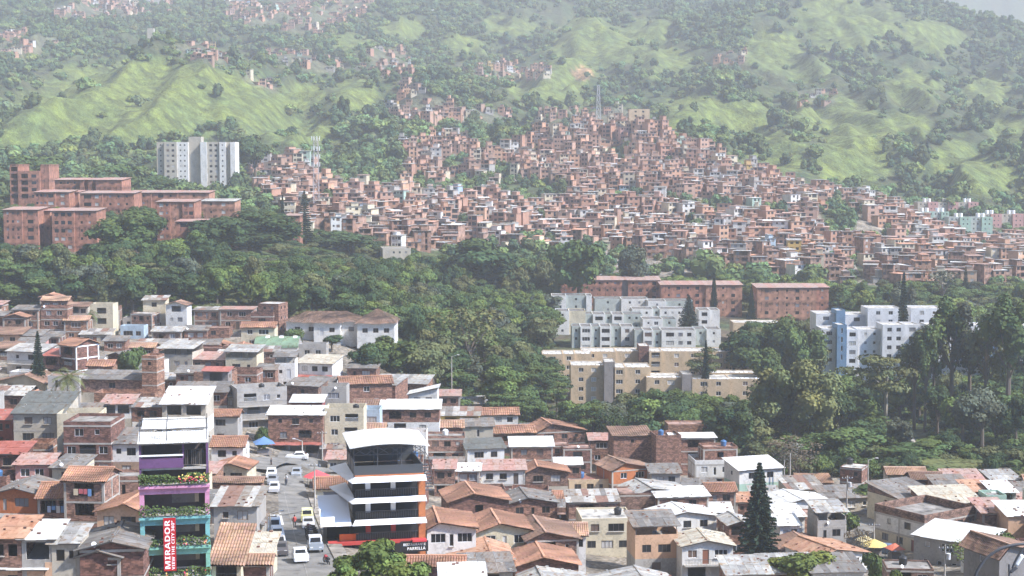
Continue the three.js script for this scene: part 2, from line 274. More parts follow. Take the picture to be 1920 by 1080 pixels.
species('thin', 2, { rx: 4.2, ry: 4.2, cy: 6.4, lobes: 14, lr: 0.3, spread: 0.8, n: 900, leaf: 0.34, core: 0 }, 0.22);
species('leafy', 3, { rx: 3.6, ry: 2.9, cy: 2.9, lobes: 18, lr: 0.36, spread: 0.74, n: 3600, leaf: 0.42 }, 0.2);
function treeThing(kind, v, mat, x, z, h, w, label, group, name, turn = 0, bark = barkMat) {
  const T = TREE[kind][v % TREE[kind].length], o = thing(name ?? 'broadleaf_tree', label, kind === 'shrub' ? 'shrub' : 'tree', [x, ground(x, z) - 0.1, z], turn, group);
  const sy = h / T.h, sx = w / 2 / T.w; mesh('trunk', T.t, bark, o); mesh('crown', T.c, mat, o); o.scale.set(sx, sy, sx); return o;
}
// conifer with whorled branches
function pineGeo(seed, h, r, tiers, droop = 0.12) {
  const R = rng(seed), g = new G(), t = new G(); t.bar([0, -1, 0], [0, h * 0.55, 0], 0.26, 7, 0.16); t.bar([0, h * 0.55, 0], [0, h, 0], 0.16, 6, 0.03);
  for (let k = 0; k < tiers; k++) {
    const f = k / (tiers - 1), y = lerp(h * 0.1, h * 0.985, f), rr = r * Math.pow(1 - f, 0.8) * (0.85 + 0.25 * R()) + 0.12, nb = 8, off = R() * 6.28;
    for (let b = 0; b < nb; b++) {
      const a = off + b / nb * 6.2832 + (R() - 0.5) * 0.25, L = rr * (0.8 + 0.3 * R()), ca = Math.cos(a), sa = Math.sin(a), n = Math.max(3, Math.round(L / 0.22));
      for (let q = 0; q < n; q++) { const s = (q + 0.6) / n, p = [ca * L * s, y - droop * L * s * (1 - 0.5 * s) + (R() - 0.5) * 0.1, sa * L * s], c = 0.75 + 0.5 * R(); leafFace(g, p, [ca * 0.3 + (R() - 0.5), 0.9, sa * 0.3 + (R() - 0.5)], 0.62 * (1.1 - 0.3 * s), [c, c, c], R); leafFace(g, [p[0], p[1] + 0.08, p[2]], [sa + (R() - 0.5), 0.2, -ca], 0.42, [c, c, c], R); }
    }
  }
  return { c: g.geo(), t: t.geo() };
}
const PINES = [pineGeo(5, 14, 2.7, 30), pineGeo(6, 14, 3.0, 26), pineGeo(7, 14, 2.0, 34, 0.05)];
function pine(v, x, z, h, w, label, mat = LEAF.pine) {
  const o = thing('conifer_tree', label, 'tree', [x, ground(x, z), z], x, 'conifers'), P = PINES[v]; mesh('trunk', P.t, barkMat, o); mesh('crown', P.c, mat, o); o.scale.set(w / 5.4, h / 14, w / 5.4); return o;
}
function palmGeo(seed) {
  const R = rng(seed), g = new G(), t = new G(); t.bar([0, -0.5, 0], [0.15, 3.4, 0.1], 0.22, 8, 0.16); t.bar([0.15, 3.4, 0.1], [0.1, 6, 0], 0.16, 8, 0.14);
  for (let k = 0; k < 22; k++) {
    const a = k * 2.4, el = lerp(1.15, -0.35, k / 21), L = 3 * (0.85 + 0.3 * R()), c = 0.75 + 0.5 * R(); let p = [0.1, 6, 0], e = el;
    for (let s = 0; s < 9; s++) {
      const st = L / 9, q = [p[0] + Math.cos(a) * Math.cos(e) * st, p[1] + Math.sin(e) * st, p[2] + Math.sin(a) * Math.cos(e) * st], w = 0.55 * Math.sin((s + 1) / 10 * Math.PI) + 0.1, nx = -Math.sin(a), nz = Math.cos(a);
      for (const sd of [-1, 1]) for (const h of [0, 0.5]) { const m = [lerp(p[0], q[0], h), lerp(p[1], q[1], h), lerp(p[2], q[2], h)], m2 = [lerp(p[0], q[0], h + 0.38), lerp(p[1], q[1], h + 0.38), lerp(p[2], q[2], h + 0.38)]; g.tri(m, m2, [m2[0] + nx * sd * w + Math.cos(a) * 0.2, m2[1] - w * 0.4, m2[2] + nz * sd * w + Math.sin(a) * 0.2], [0, 0], [1, 0], [1, 1], [c, c, c]); }
      p = q; e -= 0.17;
    }
  }
  return { c: g.geo(), t: t.geo() };
}
const PALM = palmGeo(3);
function palm(x, z, h, label, mat) { const o = thing('palm_tree', label, 'palm', [x, ground(x, z), z], x * 3, 'palms'); mesh('trunk', PALM.t, paleBark, o); mesh('crown', PALM.c, mat, o); o.scale.setScalar(h / 7.5); return o; }

// the far woods on the mountain: one mass
{
  const mk = (s, rx, ry, n, leaf) => crown(s, { rx, ry, cy: ry * 0.75, lobes: 7, lr: 0.5, spread: 0.6, n, leaf, core: 0.85 }).geo;
  const geos = [mk(11, 4.6, 4, 240, 1.5), mk(12, 4, 5, 240, 1.4), mk(13, 5.4, 3.6, 260, 1.6), mk(14, 3.2, 3.0, 180, 1.2)], mats = [leafMat(0.085, 0.122, 0.04), leafMat(0.062, 0.092, 0.036), leafMat(0.12, 0.16, 0.045), leafMat(0.115, 0.128, 0.05)];
  const R = rng(77), lists = geos.map(() => []);
  for (let d = 640; d < 2450; d += 7.2) {
    const w = d * 0.375;
    for (let x = -w; x < w; x += 7.2) {
      const xx = x + (R() - 0.5) * 6.5, dd = d + (R() - 0.5) * 6.5, y = ground(xx, -dd), [px, py] = proj(xx, y, -dd), r1 = R(), r2 = R(), r3 = R();
      if (px < -60 || px > 1980 || py < -60) continue;
      const b = inBarrio(px, py);
      let p = fbm(xx / 55 + 9, dd / 55, 3);
      if (b) { if (!(inGap(px, py) ? r1 < 0.8 : greenPatch(xx, dd) ? r1 < 0.75 : r1 < 0.03)) continue; }
      else if (dd < 780 && px > 560) { if (r1 > 0.5) continue; }
      else { const m = dd > 780 ? pasture(px, py, xx, -dd) : 2; const q = m < 1 ? 0.006 + 0.06 * sst(0.55, 0.7, p) + 0.3 * sst(0.7, 1, m) : lerp(px > 950 && dd > 950 ? 0.06 : 0.2, px > 950 && dd > 950 ? 0.85 : 0.95, sst(0.36, 0.6, p + (m - 1) * 0.07 - (px > 950 && dd > 950 ? 0.05 : 0))); if (r1 > q) continue; }
      const k = r2 < 0.34 ? 0 : r2 < 0.6 ? 1 : r2 < 0.82 ? 2 : 3, s = (b ? 0.75 : 0.6 + 0.8 * r3 * r3) * (0.75 + 0.5 * R());
      lists[k].push([xx, y - 0.6, -dd, s, R() * 6.28]);
    }
  }
  const o = new THREE.Object3D();
  geos.forEach((g, k) => {
    const m = new THREE.InstancedMesh(g, mats[k], lists[k].length); shadowOn(m);
    lists[k].forEach((q, i) => { o.position.set(q[0], q[1], q[2]); o.rotation.set(0, q[4], 0); o.scale.set(q[3], q[3] * (0.85 + 0.4 * hash2(i, k)), q[3]); o.updateMatrix(); m.setMatrixAt(i, o.matrix); const t = 0.95 + 0.65 * hash2(i, k + 9), wv = (hash2(i, k + 33) - 0.5) * 0.3; m.setColorAt(i, new THREE.Color(t * (1 + wv), t, t * (1 - wv))); });
    m.name = ['mountain_woodland', 'dark_mountain_woodland', 'light_mountain_woodland', 'mountain_scrub'][k]; tag(m, ['rounded green trees covering the mountain slopes', 'dark green trees covering the mountain slopes', 'light green trees covering the mountain slopes', 'low olive scrub dotting the mountain slopes'][k], 'woodland', null, 'stuff'); scene.add(m);
  });
  console.log('far trees', lists.map(l => l.length).join());
}
// ---------- building materials ----------
const std = (r, g, b, o = {}) => new THREE.MeshStandardMaterial({ color: new THREE.Color().setRGB(r, g, b), roughness: 0.85, ...o });
const brickTex = tex(512, (u, v) => {
  const row = Math.floor(v * 16), uu = (u * 8 + (row % 2) * 0.5) % 1, ci = Math.floor(u * 8 + (row % 2) * 0.5) % 8, vv = v * 16 % 1, m = uu < 0.05 || vv < 0.12;
  const t = 0.74 + 0.34 * (hash2(ci, row) - 0.5) + 0.3 * (tf(u, v, 4, 21, 4) - 0.5); return m ? [t * 0.92, t * 0.95, t * 1.0] : [t, t * 0.99, t * 0.98];
}, 2.6);
const brickBump = tex(512, (u, v) => { const row = Math.floor(v * 16), uu = (u * 8 + (row % 2) * 0.5) % 1, vv = v * 16 % 1; return uu < 0.05 || vv < 0.12 ? 0.2 : 0.8; }, 2.6, false);
const stuccoTex = tex(512, (u, v) => { const st = tf(u, v * 0.5, 8, 5, 4), streak = sst(0.62, 0.8, tnoise(u, v, 32, 4) * 0.5 + tnoise(u, v, 4, 6) * 0.6), t = 0.9 + 0.12 * (st - 0.5) - 0.07 * streak + 0.06 * (tnoise(u, v, 128, 2) - 0.5); return [t, t * 0.99, t * 0.97]; }, 7);
const dirtTex = tex(512, (u, v) => { const a = tf(u, v, 4, 31, 5), b = sst(0.55, 0.75, tf(u, v, 8, 37, 4)), t = 0.78 + 0.5 * (a - 0.5) - 0.25 * b; return [t, t * 0.985, t * 0.96]; }, 6);
const sheetTex = tex(512, (u, v) => { const a = tf(u, v, 4, 41, 5), r = sst(0.54, 0.74, tf(u, v, 8, 43, 4)), t = 0.84 + 0.34 * (a - 0.5); return [t * (1 - 0.14 * r), t * (1 - 0.27 * r), t * (1 - 0.38 * r)]; }, 4);
const corr = tex(256, u => 0.5 + 0.5 * Math.sin(u * Math.PI * 2 * 10), 1.6, false);
const BR = (r, g, b) => std(r, g, b, { map: brickTex, bumpMap: brickBump, bumpScale: 0.012, roughness: 0.92 }), PT = (r, g, b) => std(r, g, b, { map: stuccoTex, roughness: 0.88 });
const FB = (r, g, b) => std(r, g, b, { map: dirtTex, roughness: 0.92 });
const WALL = {
  1: FB(0.56, 0.26, 0.18), 2: FB(0.62, 0.32, 0.22), 3: FB(0.51, 0.295, 0.215), 4: FB(0.59, 0.37, 0.28), 5: FB(0.63, 0.37, 0.25), 6: FB(0.45, 0.29, 0.22), 7: FB(0.42, 0.18, 0.13),
  b: BR(0.43, 0.225, 0.155), o: BR(0.51, 0.275, 0.175), k: BR(0.31, 0.15, 0.11), B: BR(0.50, 0.285, 0.205), h: BR(0.36, 0.215, 0.155),
  w: PT(0.82, 0.81, 0.79), c: PT(0.72, 0.64, 0.48), e: PT(0.55, 0.50, 0.42), g: PT(0.45, 0.43, 0.41), G: PT(0.27, 0.26, 0.26), n: PT(0.58, 0.20, 0.075), r: PT(0.34, 0.075, 0.06), p: PT(0.66, 0.36, 0.33), u: PT(0.48, 0.60, 0.72), y: PT(0.66, 0.44, 0.12), m: PT(0.42, 0.60, 0.50), s: PT(0.66, 0.50, 0.33), t: PT(0.40, 0.28, 0.20), P: PT(0.70, 0.45, 0.30), v: PT(0.49, 0.535, 0.505), l: PT(0.16, 0.28, 0.44), a: PT(0.78, 0.79, 0.83), q: PT(0.30, 0.27, 0.26), Q: PT(0.13, 0.11, 0.12),
};
const WNAME = { b: 'bare brick', o: 'orange brick', k: 'dark red brick', B: 'pale brick', h: 'weathered brick', w: 'white', c: 'cream', e: 'beige', g: 'grey concrete', G: 'dark grey', n: 'orange painted', r: 'deep red', p: 'pink', u: 'pale blue', y: 'ochre yellow', m: 'mint', s: 'tan', t: 'brown', P: 'peach', v: 'sage', l: 'blue', a: 'bluish white', q: 'charcoal', Q: 'black' };
const SH = (r, g, b, rough = 0.6) => std(r, g, b, { map: sheetTex, bumpMap: corr, bumpScale: 0.03, roughness: rough, metalness: 0.0 });
const SW = (r, g, b) => std(r, g, b, { map: stuccoTex, bumpMap: corr, bumpScale: 0.03, roughness: 0.55 });
const SHEET = {
  z: [SH(0.52, 0.51, 0.48), SH(0.60, 0.59, 0.56), SH(0.42, 0.41, 0.39), SH(0.64, 0.62, 0.56)], f: [SH(0.27, 0.255, 0.235, 0.9), SH(0.33, 0.31, 0.285, 0.9), SH(0.22, 0.205, 0.19, 0.9), SH(0.31, 0.265, 0.225, 0.9)], w: [SW(0.84, 0.84, 0.83), SW(0.80, 0.80, 0.79)],
  q: [SH(0.60, 0.58, 0.54), SH(0.29, 0.27, 0.25, 0.9), SH(0.40, 0.36, 0.31), SH(0.68, 0.66, 0.60), SH(0.34, 0.20, 0.15, 0.9)], r: [SH(0.50, 0.14, 0.10), SH(0.56, 0.19, 0.15)], i: [SH(0.62, 0.36, 0.30), SH(0.58, 0.40, 0.34)], g: [SH(0.23, 0.36, 0.22), SH(0.26, 0.40, 0.25)], d: [SH(0.17, 0.18, 0.165), SH(0.20, 0.205, 0.185)], p: [SH(0.66, 0.36, 0.22), SH(0.70, 0.41, 0.26), SH(0.62, 0.32, 0.20)], c: [SH(0.72, 0.66, 0.52), SH(0.66, 0.60, 0.48)],
};
const RNAME = { z: 'pale zinc', f: 'grey fibre cement', w: 'bright white', q: 'patchy mixed', r: 'red', i: 'faded pink', g: 'green', d: 'dark green-grey', p: 'peach sheet', c: 'cream sheet', t: 'orange tile', T: 'old brown tile', a: 'pale peach tile' };
const TILE = { t: std(0.50, 0.265, 0.175, { vertexColors: true, map: dirtTex }), T: std(0.38, 0.235, 0.17, { vertexColors: true, map: dirtTex }), a: std(0.62, 0.39, 0.27, { vertexColors: true, map: dirtTex }) };
const SLAB = { g: std(0.42, 0.40, 0.38, { map: dirtTex }), w: std(0.78, 0.76, 0.72, { map: dirtTex }), r: std(0.46, 0.20, 0.15, { map: dirtTex }), i: std(0.55, 0.36, 0.30, { map: dirtTex }), k: std(0.25, 0.235, 0.225, { map: dirtTex }) };
const CONC = std(0.52, 0.49, 0.45, { map: stuccoTex }), WHITE = std(0.82, 0.82, 0.81), STEEL = std(0.09, 0.09, 0.095, { roughness: 0.5 }), ALU = std(0.55, 0.55, 0.56, { roughness: 0.4 }), WOOD = std(0.16, 0.095, 0.06), REDM = std(0.45, 0.05, 0.04);
const GLASS = [0.012, 0.02, 0.03].map(v => new THREE.MeshPhysicalMaterial({ color: new THREE.Color().setRGB(v, v * 1.05, v * 1.15), roughness: 0.12, specularIntensity: 0.7 })), CURTAIN = std(0.45, 0.43, 0.40), SHUTTER = std(0.14, 0.09, 0.065), BLIND = std(0.2, 0.2, 0.21), DOORM = [std(0.10, 0.075, 0.06), std(0.5, 0.5, 0.5), std(0.14, 0.14, 0.15), std(0.25, 0.1, 0.06)];
const FRAMES = [ALU, std(0.05, 0.045, 0.04), std(0.12, 0.10, 0.09), std(0.20, 0.12, 0.08), WHITE, std(0.07, 0.06, 0.055)];

// ---------- windows ----------
const OPEN = { w: [1.35, 1.15, 0.95], W: [2.5, 1.25, 0.9], s: [0.75, 0.8, 1.2], d: [0.95, 2.1, 0.02], D: [2.3, 2.15, 0.02], b: [2.5, 1.5, 0.95], v: [1.3, 1.2, 0.9], o: [2.6, 1.7, 0.7], n: [0.55, 1.6, 0.4], t: [1.5, 0.5, 1.5], c: [1.35, 1.15, 0.95], x: [1.9, 1.2, 0.9] };
const winGeo = {};
function winParts(w, h) {
  const k = w.toFixed(2) + '_' + h.toFixed(2); if (winGeo[k]) return winGeo[k];
  const p = new G().box(-w / 2, w / 2, 0, h, -0.03, 0, null, 'lrtdb').geo(), f = new G(), t = 0.06;
  f.box(-w / 2, w / 2, 0, t, 0, 0.05).box(-w / 2, w / 2, h - t, h, 0, 0.05).box(-w / 2, -w / 2 + t, t, h - t, 0, 0.05).box(w / 2 - t, w / 2, t, h - t, 0, 0.05);
  const n = Math.max(1, Math.round(w / 0.75)); for (let i = 1; i < n; i++) { const x = -w / 2 + w * i / n; f.box(x - 0.025, x + 0.025, t, h - t, 0, 0.045); }
  return winGeo[k] = { p, f: f.geo(), door: new G().box(-w / 2 + 0.02, w / 2 - 0.02, 0, h - 0.02, -0.05, 0, null, 'b').geo(), bars: (() => { const q = new G(); q.box(-w / 2, w / 2, h * 0.5 - 0.02, h * 0.5 + 0.02, 0, 0.04); const m = Math.round(w / 0.16); for (let i = 0; i <= m; i++) { const x = -w / 2 + w * i / m; q.box(x - 0.014, x + 0.014, 0, h * 0.5 - 0.02, 0.005, 0.033); } return q.geo(); })(), sill: new G().box(-w / 2 - 0.08, w / 2 + 0.08, -0.08, 0, 0.0, 0.2).geo() };
}
// one wall face with its openings; T maps (across, up, out) to the thing's own axes
function face(g, W, H, ops, T, y0) {
  const xs = [0, W], ys = [0, H]; for (const o of ops) { xs.push(o.u, o.u + o.w); ys.push(o.v, o.v + o.h); }
  const ux = [...new Set(xs.map(v => +v.toFixed(3)))].sort((a, b) => a - b), uy = [...new Set(ys.map(v => +v.toFixed(3)))].sort((a, b) => a - b);
  for (let j = 0; j < uy.length - 1; j++) { let i = 0; while (i < ux.length - 1) {
    const solid = k => { const cx = (ux[k] + ux[k + 1]) / 2, cy = (uy[j] + uy[j + 1]) / 2; return !ops.some(o => cx > o.u && cx < o.u + o.w && cy > o.v && cy < o.v + o.h); };
    if (!solid(i)) { i++; continue; } let e = i; while (e + 1 < ux.length - 1 && solid(e + 1)) e++;
    const a = ux[i], b = ux[e + 1], c = uy[j], d = uy[j + 1]; g.quad(T(a, c, 0), T(b, c, 0), T(b, d, 0), T(a, d, 0), null, [[a, y0 + c], [b, y0 + c], [b, y0 + d], [a, y0 + d]]); i = e + 1;
  } }
  for (const o of ops) { const r = -(o.r ?? 0.16), a = o.u, b = o.u + o.w, c = o.v, d = o.v + o.h; g.quad(T(a, c, 0), T(a, c, r), T(b, c, r), T(b, c, 0)); g.quad(T(a, d, r), T(a, d, 0), T(b, d, 0), T(b, d, r)); g.quad(T(a, c, r), T(a, c, 0), T(a, d, 0), T(a, d, r)); g.quad(T(b, c, 0), T(b, c, r), T(b, d, r), T(b, d, 0)); }
}
function tokens(str, W, H, R, fill) {   // openings of one storey, evenly spaced
  const t = [...str].filter(c => c !== ' '), n = t.length, out = []; if (!n) return out;
  let tot = 0; const sz = t.map(c => OPEN[c]?.[0] ?? 0.6); sz.forEach(s => tot += s); const k = Math.min(1, (W - 0.5 - 0.35 * n) / Math.max(tot, 0.1)); if (k < 0.35) return out;
  const gap = (W - tot * k) / (n + 1); let u = gap;
  t.forEach((c, i) => { const q = OPEN[c]; if (q) out.push({ c, u, w: q[0] * k, v: Math.min(q[2], H - q[1] - 0.15), h: q[1] }); u += sz[i] * k + gap; });
  return out;
}
function fitOpening(o, parent, T, rotY, R, det, fr, hint) {
  const { c } = o, P = winParts(o.w, o.h), place = (m, n) => { const [x, y, z] = T(o.u + o.w / 2, o.v, n); m.position.set(x, y, z); m.rotation.y = rotY; return m; };
  if (c === 'd' || c === 'D') { place(mesh('door', P.door, DOORM[Math.floor(R() * 4)], parent), -0.08); return; }
  if (c === 'v' || c === 'o') return;
  if (c === 'b') { const b = place(mesh('balcony_rail', P.bars, fr === WHITE ? WHITE : STEEL, parent), -0.05); return; }
  const v = R(), w = place(mesh('window', P.p, c === 'c' || v < 0.1 ? CURTAIN : v < 0.2 ? BLIND : v < 0.26 ? SHUTTER : GLASS[Math.floor(R() * 3)], parent), -0.11);
  if (det) { mesh('frame', P.f, fr, w); if (R() < 0.25 && det > 1) mesh('sill', P.sill, CONC, w).position.z = 0.11; }
}
// storeys stacked into the thing o: every storey is a wall of its own
function body(o, c) {
  const R = c.R, { x0, x1, zf, D, y0, fl, fh } = c, W = x1 - x0, det = c.det ?? 1, fr = c.frame ?? pick(R, FRAMES);
  for (let k = 0; k < fl; k++) {
    const g = new G(), gl = c.lwall ? new G() : null, m = c.walls[Math.min(k, c.walls.length - 1)], y = y0 + k * fh, low = k ? 0 : -(c.skirt ?? 0), H = fh;
    const faces = [['f', W, (u, v, n) => [x0 + u, y + v, zf + n], 0, c.f], ['r', D, (u, v, n) => [x1 + n, y + v, zf - u], Math.PI / 2, c.rs], ['l', D, (u, v, n) => [x0 - n, y + v, zf - D + u], -Math.PI / 2, c.ls], ['b', W, (u, v, n) => [x1 - u, y + v, zf - D - n], Math.PI, null]];
    for (const [id, L, T, rot, tk] of faces) {
      const str = Array.isArray(tk) ? tk[Math.min(k, tk.length - 1)] : tk, ops = str ? tokens(str, L, H, R) : [];
      for (const q of ops) if ('bvo'.includes(q.c)) q.r = q.c === 'b' ? 0.3 : 0.18;
      const gg = gl && id === 'l' ? gl : g; face(gg, L, H, ops, T, y); if (low < 0) gg.quad(T(0, low, 0), T(L, low, 0), T(L, 0, 0), T(0, 0, 0));
      for (const q of ops) fitOpening(q, o, T, rot, R, det, fr);
    }
    g.quad([x0, y + 0.01, zf], [x1, y + 0.01, zf], [x1, y + 0.01, zf - D], [x0, y + 0.01, zf - D]);   // the floor inside
    g.build('wall', WALL[m], o); if (gl) gl.build('side_wall', WALL[c.lwall[Math.min(k, c.lwall.length - 1)]], o);
  }
  if (c.bands) {
    const fm = c.frameMat ?? CONC; for (let k = 1; k <= fl; k++) new G().box(x0 - 0.03, x1 + 0.03, y0 + k * fh - 0.28, y0 + k * fh - 0.02, zf - D - 0.03, zf + 0.03, null, 'td').build('floor_band', fm, o);
    if (c.bands > 1) { for (const x of [x0 + 0.14, x1 - 0.14]) new G().box(x - 0.16, x + 0.16, y0 - 0.2, y0 + fl * fh, zf - 0.2, zf + 0.045).build('concrete_column', fm, o); for (let q = 1; q < 3; q++) { const z = zf - D * q / 2.0 + (q === 2 ? 0.15 : 0); new G().box(x1 - 0.1, x1 + 0.045, y0 - 0.2, y0 + fl * fh, z - 0.14, z + 0.14).build('concrete_column', fm, o); new G().box(x0 - 0.045, x0 + 0.1, y0 - 0.2, y0 + fl * fh, z - 0.14, z + 0.14).build('concrete_column', fm, o); } }
  }
}
// ---------- roof planes. P: eave start, U: along the eave, V: up the slope (unit), n: their lengths ----------
const vadd = (a, b, s) => [a[0] + b[0] * s, a[1] + b[1] * s, a[2] + b[2] * s];
function cross(a, b) { const c = [a[1] * b[2] - a[2] * b[1], a[2] * b[0] - a[0] * b[2], a[0] * b[1] - a[1] * b[0]], l = Math.hypot(...c); return c.map(v => v / l); }
function tilePlane(parent, P, U, V, L, run, mat, R, fine, name = 'roof') {
  const N = cross(U, V), g = new G(), pw = fine ? 0.3 : 0.5, nw = Math.max(3, Math.round(L / pw)), nr = Math.max(2, Math.round(run / (fine ? 0.62 : 1.1))), w = L / nw, r = run / nr, prof = [[0, 0], [0.25, 0.085], [0.6, 0.085], [0.85, 0]];
  const at3 = (u, v, h) => vadd(vadd(vadd(P, U, u), V, v), N, h), ph = R() * 100, wob = v => 0.05 * Math.sin(v * 0.8 + ph) + 0.03 * Math.sin(v * 2.3 + ph);
  for (let j = 0; j < nr; j++) for (let i = 0; i < nw; i++) {
    const patch = fbm(ph + i * w * 0.35, j * r * 0.35, 2), t = 0.62 + 0.75 * patch * (0.75 + 0.5 * R()), col = [t, t * (0.93 + 0.12 * R()), t * (0.9 + 0.15 * R())], v0 = j * r - (j ? 0.07 : 0), v1 = (j + 1) * r, lift = 0.045, jit = (R() - 0.5) * 0.03;
    for (let s = 0; s < 4; s++) { const a = prof[s], b = prof[s + 1] ?? [1, 0], ua = (i + a[0]) * w, ub = (i + b[0]) * w; g.quad(at3(ua, v0, a[1] + lift + jit + wob(ua)), at3(ub, v0, b[1] + lift + jit + wob(ub)), at3(ub, v1, b[1] + jit + wob(ub)), at3(ua, v1, a[1] + jit + wob(ua)), col); }
  }
  g.quad(at3(0, 0, -0.1), at3(0, run, -0.1), at3(L, run, -0.1), at3(L, 0, -0.1), [0.5, 0.5, 0.5]);
  return g.build(name, mat, parent);
}
function sheetPlane(parent, P, U, V, L, run, mats, R, sw = 1.05, name = 'roof') {
  const N = cross(U, V), at3 = (u, v, h) => vadd(vadd(vadd(P, U, u), V, v), N, h), slab = (g, u0, u1, v0, v1, h0, h1) => { const q = [[u0, v0], [u1, v0], [u1, v1], [u0, v1]], t = q.map(([u, v]) => at3(u, v, h1)), b = q.map(([u, v]) => at3(u, v, h0)), U0 = R() * 3; g.quad(t[0], t[1], t[2], t[3], null, q.map(([u, v]) => [u + U0, v])); g.quad(b[3], b[2], b[1], b[0]); for (let k = 0; k < 4; k++) g.quad(b[k], b[(k + 1) % 4], t[(k + 1) % 4], t[k]); return g; };
  const root = slab(new G(), 0.12, L - 0.12, 0.15, run - 0.05, -0.14, -0.03).build(name, STEELROOF, parent);
  const n = Math.max(2, Math.round(L / sw)), w = L / n; let rows = run > 4.2 && sw < 2 ? 2 : 1;
  for (let j = 0; j < rows; j++) for (let i = 0; i < n; i++) { const up = (i % 2) * 0.018 + R() * 0.012, ov = (R() - 0.5) * 0.3; slab(new G(), i * w - 0.04, (i + 1) * w + 0.04, run * j / rows - (j ? 0.1 : 0) + (j ? 0 : ov), run * (j + 1) / rows, up + j * 0.03, up + 0.02 + j * 0.03).build('roof_sheet', pick(R, mats), root); }
  if (sw < 1.3 && run > 2.5) { const wts = new G(), k = 3 + Math.floor(R() * 6); for (let i = 0; i < k; i++) { const c0 = at3(R() * L, R() * run, 0.1), q = 0.1 + 0.1 * R(); wts.box(c0[0] - q, c0[0] + q, c0[1] - 0.08, c0[1] + 0.1, c0[2] - q * 0.6, c0[2] + q * 0.6); } wts.build('roof_weights', pick(R, [WALL.b, WALL.k, CONC]), root).userData.kind = 'stuff'; }
  return root;
}
const STEELROOF = std(0.2, 0.18, 0.16);
function roofPlane(parent, P, U, V, L, run, m, R, fine, sw) { return TILE[m] ? tilePlane(parent, P, U, V, L, run, TILE[m], R, fine) : sheetPlane(parent, P, U, V, L, run, SHEET[m], R, sw); }
